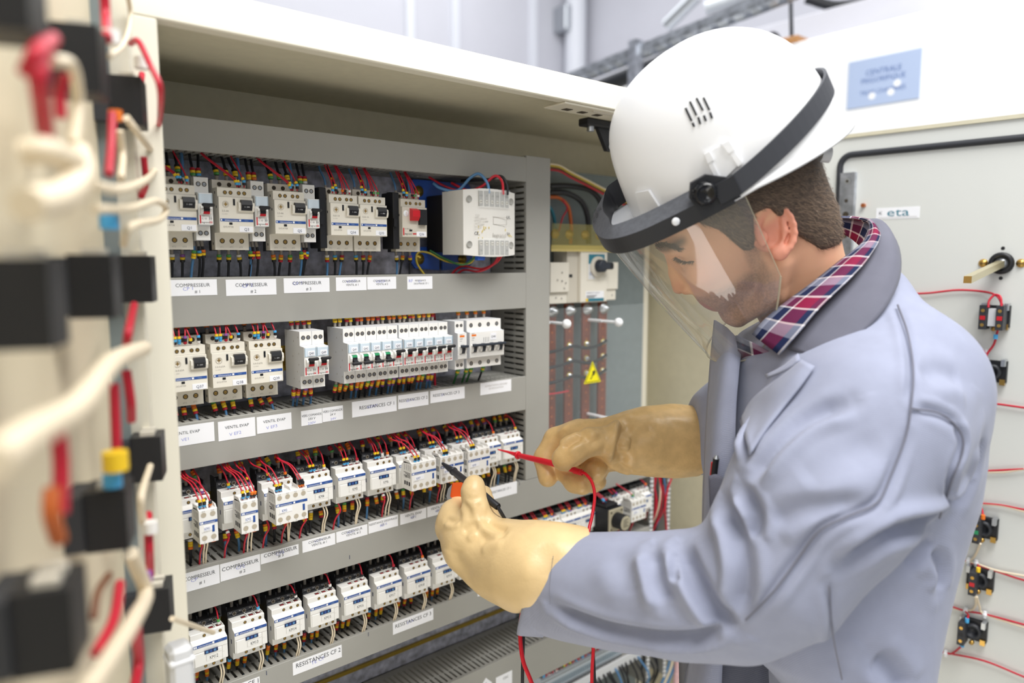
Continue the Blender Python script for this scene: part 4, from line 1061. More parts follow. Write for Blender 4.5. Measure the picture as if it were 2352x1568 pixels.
# ---- top row, below
g1 = 'wires below the top breaker row'
for q, x in (('Q1', .246), ('Q3', .3165), ('Q5', .3885), ('Q34', .4685), ('Q35', .5145), ('Q36', .5845)):
    w = 'below motor breaker '+q
    for i, dx in enumerate((9, 21.5, 34)):
        xx = x+dx*MM; sh = rnd.choice([-.002, .001, .004, .006])
        c = 'blue' if (i == 0 and q in ('Q34', 'Q36')) or (i == 2 and q == 'Q34') else 'black'
        wire(w, [(xx, 0.030, 1.5645), (xx+sh*.2, 0.030, 1.555), (xx+sh*.7, 0.034, 1.540), (xx+sh, 0.04, 1.518)], 0.0017, c, [rnd.choice(['orange', 'red', 'purple', 'white', 'blue', 'green']), 'yellow', rnd.choice(['black', 'red'])], 0.007, g1, 0.007)
for nm, x in (('left of Q3', .2905), ('left of Q5', .3612), ('left of Q34', .4328)):
    w = 'below the slim breaker '+nm
    for dx, c in ((3, 'blue'), (8, 'black'), (13, 'black')):
        xx = x+dx*MM; sh = jit(.003)
        wire(w, [(xx, 0.028, 1.576), (xx+sh*.3, 0.024, 1.560), (xx+sh, 0.03, 1.542), (xx+sh, 0.04, 1.518)], 0.0017, c, ['green' if c == 'blue' else rnd.choice(['red', 'blue', 'orange']), 'yellow', rnd.choice(['yellow', 'red', 'black'])], 0.012+abs(sh), g1, 0.009)
# ---- second row, above
g1 = 'wires above the second breaker row'
for q, x in (('Q37', .2495), ('Q38', .2995), ('Q39', .3485)):
    w = 'above motor breaker '+q; zs = 1.446
    for dx, ux, mm_ in ((8, 7, ['black', 'blue', 'yellow']), (13, 16, ['blue', 'blue', 'yellow']), (20, 24, ['red', 'black', 'purple']), (26, 20, ['black', 'yellow']), (36, 32, ['white', 'black', 'blue'])):
        xa, xb = x+dx*MM, x+ux*MM
        wire(w, [(xa, 0.000, zs), (xa, -0.001, zs+0.008), ((xa+xb)/2, 0.005, zs+0.02), (xb, 0.018, 1.478)], 0.00098, 'red', mm_, 0.001, g1)
    for dx in (6, 20, 32):
        xx = x+dx*MM; wire(w, [(xx, 0.028, 1.455), (xx, 0.03, 1.468), (xx, 0.035, 1.48)], 0.0018, rnd.choice(['black', 'blue']), ['orange', 'yellow'], 0.008, g1, 0.006)
for q, x in [('Q40', .4075), ('Q49', .4252)]+[(n, .4715+.0177*i+(.0017 if i > 4 else 0)) for i, n in enumerate(('Q41', 'Q42', 'Q43', 'Q44', 'Q45', 'Q46', 'Q47', 'Q21', 'Q22', 'Q23'))]:
    w = 'above slim breaker '+q
    for dx in (5.2, 12.4):
        xx = x+dx*MM
        wire(w, [(xx, 0.008, 1.4555), (xx+jit(.0015), 0.008, 1.466), (xx+jit(.003), 0.018, 1.476), (xx, 0.04, 1.482)], 0.0017, rnd.choice(['blue', 'black', 'black']), [rnd.choice(['orange', 'red', 'yellow']), rnd.choice(['yellow', 'orange']), rnd.choice(['yellow', 'red', 'orange'])], 0.006, g1, 0.007)
for dx, c in ((8.8, 'green'), (26.4, 'green'), (44, 'green'), (61.6, 'blue')):
    xx = .6868+dx*MM; wire('above the four-pole breaker Q48', [(xx, 0.008, 1.4555), (xx, 0.009, 1.467), (xx, 0.02, 1.478), (xx, .04, 1.482)], 0.0019, c, ['orange', 'yellow', 'green'], 0.006, g1, 0.006)
for dx, c, r in ((-3, 'blue', .0022), (8, 'red', .0022)):
    xx = .656+dx*MM; wire('passing between Q23 and the orange-marked single breaker', [(xx, 0.03, 1.32), (xx, 0.032, 1.40), (xx+.001, 0.03, 1.44), (xx+.001, 0.035, 1.49)], r, c, [], 0, 'wires passing behind the second row')
# ---- second row, below
g1 = 'wires below the second breaker row'
for q, x in (('Q37', .2495), ('Q38', .2995), ('Q39', .3485)):
    for dx in (9, 21.5, 34):
        xx = x+dx*MM; sh = rnd.choice([0, .003, .006])
        wire('below motor breaker '+q, [(xx, 0.028, 1.367), (xx, 0.026, 1.362), (xx+sh*.6, 0.022, 1.350), (xx+sh, 0.02, 1.335)], 0.0017, rnd.choice(['black', 'blue']), [rnd.choice(['green', 'purple', 'orange', 'black', 'blue']), rnd.choice(['orange', 'yellow']), 'yellow', 'red'], 0.003, g1, 0.003)
for q, x in [('Q40', .4075), ('Q49', .4252)]+[(n, .4715+.0177*i+(.0017 if i > 4 else 0)) for i, n in enumerate(('Q41', 'Q42', 'Q43', 'Q44', 'Q45', 'Q46', 'Q47', 'Q21', 'Q22', 'Q23'))]:
    for dx in (5.2, 12.4):
        xx = x+dx*MM; sh = jit(.003)
        wire('below slim breaker '+q, [(xx, 0.008, 1.377), (xx, 0.010, 1.370), (xx+sh, 0.016, 1.355), (xx+sh, 0.022, 1.335)], 0.0016, rnd.choice(['black', 'blue', 'blue']), [rnd.choice(['green', 'purple', 'red', 'orange']), rnd.choice(['yellow', 'orange']), 'yellow', rnd.choice(['red', 'orange', 'purple'])], 0.006, g1, 0.006)
for dx in (8.8, 26.4, 36, 61.6):
    xx = .6868+dx*MM; wire('below the four-pole breaker Q48', [(xx, 0.008, 1.378), (xx, 0.010, 1.370), (xx, 0.02, 1.352), (xx, .03, 1.335)], 0.0018, rnd.choice(['green', 'black']), ['green', 'yellow', 'green'], 0.006, g1, 0.006)
# ---- contactor rows
def contactor_wires(nm, x, z, ztop, zbot, coil, ax, above, below, extra=0):
    ya = 0.028
    for dx in (9, 22.4, 36):
        xx = x+dx*MM+jit(.001)
        wire('above '+nm, [(xx, ya, z+0.021), (xx, ya, z+0.030), (xx+jit(.003), ya+.008, z+0.042), (xx, ya+.014, ztop+.012)], 0.0018, rnd.choice(['black', 'black', 'blue']), [rnd.choice(['blue', 'yellow', 'purple', 'green', 'orange']), rnd.choice(['yellow', 'orange', 'red']), rnd.choice(['yellow', 'red', 'orange'])], 0.008, above, 0.008)
    for dx, m in coil:
        xx = x+dx*MM; ux = xx-rnd.uniform(.002, .010)
        wire('above '+nm, [(xx, 0.007, z+0.0105), (xx, 0.006, z+0.018), (xx*.5+ux*.5, 0.010, z+0.034), (ux, 0.022, ztop-.006), (ux, 0.03, ztop+.012)], 0.00098, 'red', m, 0.003, above)
    for dx, m in ax:
        xx = x+dx*MM; ux = xx-rnd.uniform(.006, .018)
        wire('above '+nm, [(xx, -0.038, z+0.008), (xx, -0.040, z+0.017), (xx*.55+ux*.45, -0.022, z+0.036), (ux, 0.004, ztop-.008), (ux-.001, 0.03, ztop+.012)], 0.00098, 'red', m, 0.003, above)
Y2 = ['blue', 'black', 'yellow']
CO = {'KM1': (((36, ['purple', 'white', 'red']),), ((19, Y2), (24, Y2), (31, ['orange', 'black']))),
      'KM2': (((38, ['purple', 'black', 'yellow']), (12, ['blue', 'yellow'])), ((14, Y2), (20, Y2), (25, ['black', 'orange']), (29, ['black', 'orange']))),
      'KM3': (((12, ['blue', 'black', 'yellow']), (36, ['black', 'orange'])), ((4, Y2), (9, Y2), (36, ['orange', 'black', 'black']), (40, ['orange', 'black', 'black']))),
      'KM4': (((17, Y2), (22, Y2), (38, ['white', 'yellow'])), ()), 'KM5': (((17, Y2), (22, Y2), (38, ['white', 'red'])), ()),
      'KM6': (((17, Y2), (22, Y2), (29, ['white', 'white']), (38, ['white', 'orange'])), ()),
      'KM7': (((12, Y2), (18, Y2), (30, ['white', 'red']), (38, ['white', 'black'])), ((8, Y2), (14, Y2))),
      'KM8': (((14, Y2), (20, Y2), (36, ['black', 'blue'])), ((8, Y2), (13, Y2))),
      'KM9': (((14, Y2), (22, Y2), (38, ['white', 'white'])), ((8, Y2), (13, Y2))),
      'KM10': (((38, ['white', 'orange']),), ()), 'KM11': (((38, ['white', 'yellow']),), ())}
for i, x in enumerate(X3):
    n = 'KM%d' % (i+1); c, a = CO[n]
    contactor_wires('contactor '+n, x, R3, ZD[3][0], ZD[4][1], c, a, 'wires above the upper contactor row', None)
    for dx in (9, 22.4, 36):
        xx = x+dx*MM; sh = jit(.004)
        wire('below contactor '+n, [(xx, 0.022, 1.196), (xx+sh*.3, 0.018, 1.186), (xx+sh, 0.016, 1.168), (xx+sh, 0.02, 1.146)], 0.0017, rnd.choice(['black', 'black', 'blue']), [rnd.choice(['black', 'green', 'red', 'white']), rnd.choice(['yellow', 'orange']), 'yellow', rnd.choice(['yellow', 'red', 'orange'])], 0.008, 'wires below the upper contactor row')
    for dx in ((6, 30) if i < 3 else (rnd.choice((4, 26)),)):
        xx = x+dx*MM; sh = rnd.uniform(-.010, .002)
        if i < 8: wire('below contactor '+n, [(xx, 0.004, 1.197), (xx+.001, -0.002, 1.186), (xx+sh*.7, 0.002, 1.172), (xx+sh, 0.008, 1.146)], 0.00125, 'red', mk(1)+['red'] if i % 2 else [], 0.004, 'wires below the upper contactor row')
    for j in range(2 if i != 6 else 0):
        xx = x+(33+4*j)*MM; sh = rnd.uniform(-.004, .012) if i == 2 else rnd.uniform(-.004, .001)
        wire('below contactor '+n, [(xx, 0.003, 1.197), (xx+.001, -0.001, 1.186), (xx+sh*.6, 0.002, 1.172), (xx+sh, 0.006, 1.150)], 0.0011, 'cream', [], 0, 'wires below the upper contactor row')
for i, x in enumerate(X4):
    n = 'KM%d' % (12+i)
    contactor_wires('contactor '+n, x, R4, ZD[4][0], ZD[5][1], ((38, [['white', 'black', 'white'], ['white', 'blue'], ['black', 'white', 'black'], ['black', 'white'], ['white', 'black'], ['black', 'red'], ['white', 'orange'], ['black', 'white']][i]),) if i else ((38, ['white', 'green']),), (), 'wires above the lower contactor row', None)
    for dx in (3, 14, 24):
        xx = x+dx*MM+jit(.001); sh = jit(.002)
        wire('below contactor '+n, [(xx, 0.022, 1.013), (xx+sh*.3, 0.022, 1.005), (xx+sh, 0.025, 0.992), (xx+sh, 0.03, 0.965)], 0.0015, rnd.choice(['blue', 'black', 'black']), [rnd.choice(['blue', 'red', 'white', 'orange']), 'orange', 'yellow', rnd.choice(['orange', 'yellow', 'red'])], 0.007, 'wires below the lower contactor row', 0, mlen=0.0038)
    for j in range(2):
        xx = x+(36+3.4*j)*MM
        wire('below contactor '+n, [(xx, 0.003, 1.0145), (xx+.001, 0.000, 1.002), (xx-.001, 0.003, 0.988), (xx-.003, 0.010, 0.965)], 0.0011, 'cream', [], 0, 'wires below the lower contactor row')
# ---- lower right contactors
for j, x in enumerate((0.835, 0.879, 0.925, 0.969)):
    n = 'the %s contactor between the gloves' % ORD[j]
    for dx, m in ((6, ['blue', 'yellow']), (11, ['blue', 'yellow']), (24, ['blue', 'orange']), (29, ['purple', 'black'] if j else ['blue', 'orange'])):
        xx = x+dx*MM; wire('above '+n, [(xx, 0.004, R4+0.0165), (xx, 0.003, R4+0.024), (xx-.003, 0.012, R4+0.036), (xx-.005, 0.03, 1.112)], 0.00098, 'red', m, 0.002, 'wires above the contactors between the gloves')
for j, (xx, yy, zz, m) in enumerate(((1.020, -0.02, 1.080, ['red', 'blue', 'blue']), (1.026, -0.02, 1.080, ['blue', 'red']), (1.094, -0.03, 1.077, ['blue', 'green']), (1.07, 0.0, 1.076, ['blue', 'black']), (1.08, 0.0, 1.076, ['blue', 'purple']), (1.172, 0.0, 1.076, ['purple', 'orange']))):
    wire('around the round timer dial', [(xx, yy, zz), (xx-.002, yy-.001, zz+.008), (xx-.012, yy*.5+.01, zz+.022), (xx-.02, 0.03, 1.115)], 0.0013, 'red', m, 0.002, 'wires around the timer relay')
for j in range(3):
    xx = 1.10+j*.02; wire('below the far contact block', [(xx, 0.0, 1.035), (xx, -.002, 1.02), (xx-.003, 0.005, 1.0), (xx-.003, 0.02, .965)], 0.0014, 'red', [], 0, 'wires below the far contact block')
# trough bundle at the right edge
for j in range(9):
    x0 = 1.207+0.0045*j; c = ['red', 'red', 'cream', 'red', 'red', 'black', 'red', 'black', 'blue'][j]
    wire('in the slotted trough at the right', [(x0, 0.03+jit(.02), 1.15), (x0+jit(.006), 0.01+jit(.01), 1.09), (x0+jit(.008), 0.005+jit(.01), 1.02), (x0+jit(.006), 0.03, 0.93), (x0, 0.04, 0.74)], 0.0019, c, [], 0, 'wires in the slotted trough')
b = MB(); b.tube(spline([(1.21, 0.0, 1.155), (1.245, -0.01, 1.13), (1.247, -0.012, 1.09), (1.235, -0.01, 1.06), (1.225, -0.012, 1.02), (1.24, -0.004, 0.985), (1.25, 0.0, 0.95)]), 0.0022, 'wire_red'); tag(b.build('cable'), 'thick red cable bowing out of the slotted trough', 'cable')
# red wires above the terminal strip
for j in range(26):
    xx = 0.905+j*0.0092; m = [rnd.choice(['blue', 'blue', 'white', 'green']), rnd.choice(['yellow', 'blue', 'red'])] if j % 2 == 0 else []
    wire('dropping into the strip of terminal blocks', [(xx, 0.028, 0.741), (xx+jit(.003), 0.026, 0.750), (xx+jit(.006), 0.04, 0.766), (xx+jit(.004), 0.06, 0.775)], 0.0015, 'red' if j % 5 else 'brown', m, 0.003, 'red wires into the terminal strip')
# dark cables below the terminal strip
for j in range(20):
    xx = 0.99+j*0.0125; c = ['black', 'black', 'black', 'blue', 'black', 'black'][j % 6]
    m = ['white'] if j % 3 else ['orange']
    wire('hanging below the strip of terminal blocks', [(xx, 0.03, 0.700), (xx+jit(.004), 0.01, 0.684), (xx+.006+jit(.006), 0.0+jit(.015), 0.650), (xx+.03+jit(.015), 0.03, 0.58), (xx+.05, 0.04, 0.50)], 0.0022, c, m, 0.006, 'dark cables below the terminal strip', 0.006)
for j, (px, c) in enumerate(((1534, 'blue'), (1541, 'cream'), (1548, 'blue'))):
    q = hy(px, 1500, 0.02)
    wire('rising beside the pink braided sleeve', [(q.x-.004, 0.03, q.z+.07), (q.x, 0.02, q.z+.01), (q.x+.004, 0.02, q.z-.03), (q.x-.03, 0.03, q.z-.1)], 0.003, c, [], 0, 'cables beside the braided sleeve')
mat('braid_pink', (226, 186, 190), 0.7, noise=0.2, nscale=300)
b = MB(); b.cyl((1.318, 0.02, 0.45), (1.322, 0.0, 0.90), 0.008, 'braid_pink', 14); tag(b.build('braided_sleeve'), 'pink and white braided cable sleeve at the bottom right of the cabinet', 'cable sleeve')
# ---- transformer leads and cables into the busbar section
def cable(label, pts, r, m, k=6):
    b = MB(); b.tube(spline(pts, k), r, m, 8); return tag(b.build('cable'), label, 'cable')
cable('blue cable arching over the top of the transformer', [(0.665, 0.03, 1.672), (0.672, 0.02, 1.664), (0.69, 0.0, 1.660), (0.707, -0.012, 1.680), (0.717, -0.022, 1.686), (0.725, -0.032, 1.672), (0.726, -0.036, 1.655)], 0.0024, 'wire_blue')
cable('red cable arching over the top of the transformer', [(0.70, 0.03, 1.675), (0.715, 0.005, 1.662), (0.728, -0.015, 1.668), (0.742, -0.03, 1.684), (0.752, -0.036, 1.676), (0.754, -0.037, 1.655)], 0.0022, 'red')
cable('black cable with yellow markers over the transformer', [(0.72, 0.03, 1.68), (0.742, -0.01, 1.680), (0.756, -0.028, 1.685), (0.762, -0.036, 1.672), (0.763, -0.037, 1.655)], 0.0022, 'wire_black')
cable('thin red cable behind the top of the transformer', [(0.67, 0.05, 1.684), (0.69, 0.03, 1.668), (0.712, 0.01, 1.660), (0.73, 0.005, 1.662)], 0.0018, 'wire_red')
cable('yellow and green earth cable looping below the transformer', [(0.718, -0.01, 1.559), (0.712, 0.0, 1.545), (0.69, 0.03, 1.548), (0.668, 0.05, 1.562), (0.650, 0.055, 1.562), (0.645, 0.05, 1.545), (0.66, 0.045, 1.522)], 0.0017, 'wire_yellow')
cable('green earth cable looping below the transformer', [(0.722, -0.012, 1.559), (0.70, 0.0, 1.543), (0.685, 0.03, 1.553), (0.67, 0.05, 1.566)], 0.0017, 'wire_green')
cable('upper red cable curving out of the transformer bottom', [(0.757, -0.03, 1.558), (0.752, -0.02, 1.546), (0.738, 0.0, 1.536), (0.715, 0.025, 1.540), (0.70, 0.04, 1.522)], 0.0019, 'red')
cable('lower red cable curving out of the transformer bottom', [(0.751, -0.03, 1.558), (0.746, -0.02, 1.543), (0.733, 0.0, 1.532), (0.715, 0.02, 1.534), (0.705, 0.035, 1.518)], 0.0019, 'wire_red')
# busbar compartment cables
zc = lambda px, py, Y=0.07: hy(px, py, Y)
cable('upper black cable bending down into the busbar compartment', [zc(1262, 427), zc(1310, 427), zc(1355, 437), zc(1380, 465), zc(1386, 510), zc(1386, 560)], 0.0055, 'wire_black')
cable('lower black cable bending down into the busbar compartment', [zc(1262, 442), zc(1300, 443), zc(1335, 463), zc(1350, 500), zc(1352, 560)], 0.0055, 'wire_black')
cable('orange cable dropping to the amber shield', [zc(1262, 452), zc(1285, 455), zc(1305, 475), zc(1312, 520), zc(1310, 560)], 0.0035, 'wire_orange')
cable('thin red cable dropping to a yellow lug', [zc(1292, 458, .06), zc(1303, 478, .06), zc(1292, 500, .06), zc(1284, 530, .06)], 0.0016, 'wire_red')
cable('teal cable at the left of the busbar compartment', [zc(1258, 470), zc(1268, 485), zc(1274, 510), zc(1272, 550)], 0.0035, 'wire_teal')
for i, (c, m, dy) in enumerate((('yellow', 'wire_yellow', 0), ('cream', 'wire_cream', -4), ('brown', 'wire_brown', 5), ('red', 'wire_red', 9))):
    cable('%s wire of the bundle slanting across the compartment top' % c, [zc(1258, 380+dy, .05), zc(1285, 384+dy, .05), zc(1310, 398+dy, .05), zc(1350, 418+dy, .05), zc(1400, 444+dy, .05), zc(1450, 470+dy, .05)], 0.0018, m)
for i, zz in enumerate((1.382, 1.352, 1.322)):
    od = ('upper', 'middle', 'lower')[i]
    cable('%s black cable linking the copper busbars' % od, [(0.92, 0.055, zz-.008), (0.97, 0.05, zz-.004), (1.01, 0.055, zz), (1.045, 0.05, zz-.006), (1.08, 0.052, zz-.003), (1.108, 0.058, zz+.004)], 0.0032, 'wire_black')
cable('thin red cable with blue lug on the busbars', [(0.92, 0.055, 1.295), (0.96, 0.052, 1.294), (1.0, 0.058, 1.293)], 0.0016, 'wire_red')
# ---- wires on the open right door
def rcable(label, pts, r, m): return cable(label, [rd(*rhit(px, py, o), o) for px, py, o in [(p[0], p[1], (p[2] if len(p) > 2 else 0.006)) for p in pts] for _ in (0,)] if False else [rd(rhit(p[0], p[1], p[2] if len(p) > 2 else 0.006)[0], p[2] if len(p) > 2 else 0.006, rhit(p[0], p[1], p[2] if len(p) > 2 else 0.006)[1]) for p in pts], r, m)
R1 = 0.0019
rcable('red wire from the worker shoulder to the topmost door block', [(2060, 676), (2131, 673), (2200, 666), (2262, 670), (2290, 680, .02), (2302, 700, .035)], R1, 'wire_red')
rcable('red loop on the topmost door block', [(2270, 706, .04), (2272, 690, .035), (2285, 677, .03), (2298, 682, .035), (2300, 704, .04)], R1, 'wire_red')
rcable('red wire joining the two topmost door blocks', [(2292, 757, .03), (2283, 790, .02), (2266, 815, .02), (2260, 842, .03)], R1, 'wire_red')
rcable('short red wire beside the worker shoulder', [(2190, 795), (2230, 800), (2258, 806, .012), (2264, 820, .02)], R1, 'wire_red')
rcable('first red wire running to the right edge across the door', [(2200, 922), (2276, 926), (2352, 936), (2420, 944)], R1, 'wire_red')
rcable('second red wire running to the right edge across the door', [(2200, 1085), (2270, 1081), (2352, 1077), (2420, 1074)], R1, 'wire_red')
rcable('cream wire under the second red wire on the door', [(2200, 1083), (2270, 1084), (2310, 1083), (2352, 1077), (2420, 1070)], R1, 'wire_cream')
rcable('red wire level with the green contact block', [(2180, 1150), (2245, 1155), (2300, 1160), (2352, 1170), (2420, 1180)], R1, 'wire_red')
rcable('cream wire level with the green contact block', [(2246, 1157), (2300, 1161), (2352, 1174), (2420, 1188)], R1, 'wire_cream')
rcable('red wire dropping to the green contact block', [(2247, 1157), (2256, 1172, .015), (2258, 1192, .03)], R1, 'wire_red')
rcable('cream wire below the green contact block', [(2252, 1248, .03), (2240, 1275, .012), (2225, 1292)], R1, 'wire_cream')
rcable('red wire above the red contact block', [(2150, 1270), (2210, 1285), (2245, 1297), (2290, 1312), (2352, 1332), (2420, 1345)], R1, 'wire_red')
rcable('cream wire above the red contact block', [(2150, 1272), (2210, 1287), (2245, 1295), (2290, 1310), (2352, 1322), (2420, 1334)], R1, 'wire_cream')
rcable('red wire dropping to the red contact block', [(2245, 1295), (2250, 1305, .02), (2247, 1312, .03)], R1, 'wire_red')
rcable('left cream wire below the red contact block', [(2241, 1370, .03), (2240, 1392, .012), (2222, 1402), (2160, 1390), (2120, 1385)], R1, 'wire_cream')
rcable('right cream wire below the red contact block', [(2244, 1370, .03), (2250, 1392, .012), (2262, 1410), (2352, 1440), (2420, 1462)], R1, 'wire_cream')
rcable('red wire above the lowest door block', [(2120, 1380), (2165, 1386), (2215, 1402), (2262, 1410), (2352, 1434), (2420, 1454)], R1, 'wire_red')
rcable('red wire dropping to the lowest door block', [(2216, 1402), (2224, 1412, .02), (2222, 1420, .03)], R1, 'wire_red')
rcable('red wire below the lowest door block', [(2210, 1482, .03), (2190, 1498, .012), (2174, 1500), (2120, 1486)], R1, 'wire_red')
rcable('lowest red wire slanting to the right edge of the door', [(2120, 1488), (2174, 1499), (2260, 1517), (2352, 1554), (2420, 1580)], R1, 'wire_red')
for i, (px, py) in enumerate(((2224, 1288), (2242, 1293), (2218, 1403), (2262, 1411), (2172, 1500), (2246, 1155), (2264, 810))):
    P = rd(*[v for v in (rhit(px, py, .006)[0], .006, rhit(px, py, .006)[1])]); b = MB(); b.ball(P, 0.0045, 'white_print', 10); b.cyl(P+RU*0.0-Vector((0, 0, .006)), P+Vector((0, 0, .006)), 0.003, 'white_print', 8)
    tag(b.build('cable_tie'), 'white cable tie on the door wires %s' % ('left above the red contact block', 'right above the red contact block', 'left above the lowest door block', 'right above the lowest door block', 'below the lowest door block', 'above the green contact block', 'above the shoulder-level block')[i], 'cable tie')
P = BPOS[2]
for i, (px, py, m) in enumerate(((2258, 1187, 'm_orange'), (2247, 1308, 'm_yellow'), (2221, 1424, 'm_blue'), (2210, 1480, 'm_blue'), (2287, 773, 'm_blue'))):
    s_, z_ = rhit(px, py, .03); Q = rd(s_, .03, z_); b = MB(); b.cyl(Q-Vector((0, 0, .004)), Q+Vector((0, 0, .004)), 0.0035, m, 10)
    tag(b.build('wire_marker'), ('orange wire marker above the green contact block', 'yellow wire marker above the red contact block', 'blue wire marker on top of the lowest door block', 'blue wire marker under the lowest door block', 'blue wire marker below the topmost door block')[i], 'wire marker')
# ---- wires on the open left door (out of focus)
def lcable(label, pts, r, m): return cable(label, [dl(s, o, z) for s, o, z in pts], r, m)
def lp(px, py, o):                           # pixel -> point o in front of the left door
    P = hp(px, py, D0+DN*o, DN); return (P-D0).dot(DU), o, P.z
LW = [('red', 'wire_red', [(240, -20, .03), (243, 40, .03), (246, 90, .035)], .0035, 'entering the top middle block from above'),
 ('cream', 'wire_cream', [(292, -20, .03), (300, 40, .03), (285, 100, .03), (250, 130, .034)], .0022, 'curving over the top middle block'),
 ('red', 'wire_red', [(60, 170, .034), (88, 118, .04), (120, 90, .036)], .004, 'looping under the top near block'),
 ('red', 'wire_red', [(105, 320, .03), (95, 240, .036), (90, 160, .04), (110, 100, .034)], .004, 'hanging below the top near block'),
 ('red', 'wire_red', [(140, 270, .03), (138, 220, .03), (150, 170, .034)], .003, 'beside the red one below the top near block'),
 ('cream', 'wire_cream', [(170, 330, .03), (180, 230, .03), (165, 150, .034), (120, 140, .034)], .0035, 'arching below the top near block'),
 ('cream', 'wire_cream', [(60, 470, .04), (140, 450, .045), (185, 400, .045), (180, 350, .03)], .0075, 'in a thick loop between the near blocks'),
 ('cream', 'wire_cream', [(50, 350, .03), (110, 345, .04), (170, 372, .045)], .006, 'crossing above the thick loop'),
 ('red', 'wire_red', [(258, 260, .03), (256, 330, .03), (250, 400, .03)], .0032, 'hanging below the top middle block'),
 ('cream', 'wire_cream', [(290, 270, .035), (320, 310, .04), (352, 350, .03)], .003, 'slanting from the top middle block to the hinge'),
 ('cream', 'wire_cream', [(275, 300, .03), (282, 360, .03), (278, 410, .034)], .0028, 'straight below the top middle block'),
 ('red', 'wire_red', [(300, 100, .03), (318, 95, .04), (345, 150, .05), (367, 200, .06), (368, 260, .05), (362, 310, .03)], .0026, 'bulging out at the hinge side near the top'),
 ('red', 'wire_red', [(326, 170, .03), (322, 205, .03), (318, 230, .03)], .003, 'on the top hinge-side block'),
 ('cream', 'wire_cream', [(218, 480, .04), (300, 478, .045), (358, 462, .05), (382, 480, .05), (365, 505, .05), (300, 520, .045), (285, 560, .034)], .003, 'looping to the hinge side above the second blocks'),
 ('cream', 'wire_cream', [(215, 425, .04), (280, 435, .045), (340, 410, .04), (362, 380, .03)], .0034, 'sagging above the second middle block'),
 ('red', 'wire_red', [(330, 360, .03), (335, 420, .03), (325, 450, .03)], .003, 'hanging at the hinge side above the second blocks'),
 ('red', 'wire_red', [(308, 700, .03), (295, 760, .034), (290, 800, .03)], .0032, 'below the second hinge-side block'),
 ('cream', 'wire_cream', [(-20, 1060, .05), (80, 990, .05), (180, 930, .05), (260, 830, .045), (330, 800, .04)], .0062, 'in a thick diagonal run below the second blocks'),
 ('red', 'wire_red', [(290, 850, .03), (300, 920, .032), (302, 965, .03)], .0035, 'above the third hinge-side block'),
 ('red', 'wire_red', [(262, 880, .03), (265, 960, .03), (268, 1040, .03)], .0034, 'running down to the yellow marker'),
 ('red', 'wire_red', [(130, 960, .03), (140, 1060, .03), (138, 1180, .03)], .004, 'running down left of the third middle block'),
 ('orange', 'wire_orange', [(120, 1120, .03), (118, 1180, .03), (135, 1240, .03)], .004, 'left of the third middle block'),
 ('red', 'wire_red', [(340, 1180, .03), (342, 1250, .034), (345, 1320, .03)], .0036, 'down the hinge side to the lowest block'),
 ('cream', 'wire_cream', [(345, 1070, .03), (325, 1140, .034), (330, 1200, .03)], .003, 'below the third hinge-side block'),
 ('cream', 'wire_cream', [(190, 1600, .045), (260, 1500, .045), (310, 1420, .045), (335, 1360, .04), (300, 1270, .035)], .0055, 'in a thick diagonal run at the bottom'),
 ('red', 'wire_red', [(220, 1500, .03), (262, 1420, .034), (275, 1340, .03)], .0034, 'behind the thick diagonal run at the bottom'),
 ('red', 'wire_red', [(305, 1600, .03), (318, 1520, .03), (312, 1440, .034)], .004, 'at the very bottom of the hinge side'),
 ('brown', 'wire_brown', [(215, 1420, .03), (225, 1360, .03), (250, 1320, .03)], .0024, 'in a small loop beside the lowest near block')]
for c, m, pts, r, wh in LW: lcable('blurred %s cable on the left door %s' % (c, wh), [lp(*p) for p in pts], r, m)
for i, (px, py, o, m, r, lb) in enumerate(((265, 1058, .034, 'm_yellow', .008, 'yellow wire marker above the third middle block of the left door'), (258, 1102, .03, 'm_blue', .006, 'blue wire marker above the third middle block of the left door'), (250, 510, .034, 'm_blue', .006, 'blue wire marker above the second middle block of the left door'), (335, 1325, .034, 'm_purple', .005, 'purple wire marker above the lowest hinge-side block'), (265, 235+30, .03, 'm_orange', .005, 'orange wire marker below the top middle block of the left door'), (255, 85, .036, 'm_white', .006, 'white wire marker above the top middle block of the left door'), (325, 145, .04, 'm_white', .006, 'white wire marker beside the top hinge-side block'), (345, 1210, .036, 'm_white', .006, 'white cable tie at the hinge side above the lowest block'))):
    P = dl(*lp(px, py, o)); b = MB(); b.cyl(P-Vector((0, 0, r*.8)), P+Vector((0, 0, r*.8)), r, m, 12); tag(b.build('wire_marker'), lb, 'wire marker')

# pale plastic block at the hinge edge of the left door, bottom of the frame
q = at(412, 1522, 0.70)
t = thing('cable_clamp', 'blurred pale plastic block at the bottom of the cabinet hinge edge', 'clamp', q)
b = MB(); b.box(-0.011, 0.011, -0.012, 0.012, -0.03, 0.020, 'device_grey', 0.004); b.build('block', t)
b = MB(); b.box(-0.012, 0.012, -0.013, 0.013, 0.003, 0.009, 'white_print', 0.002); b.build('lid', t)
cable('blurred cream cable reaching over the hinge at contactor KM12', [at(395, 1420, .66), at(430, 1432, .70), at(465, 1444, .76), at(490, 1452, .80)], 0.0026, 'wire_cream')
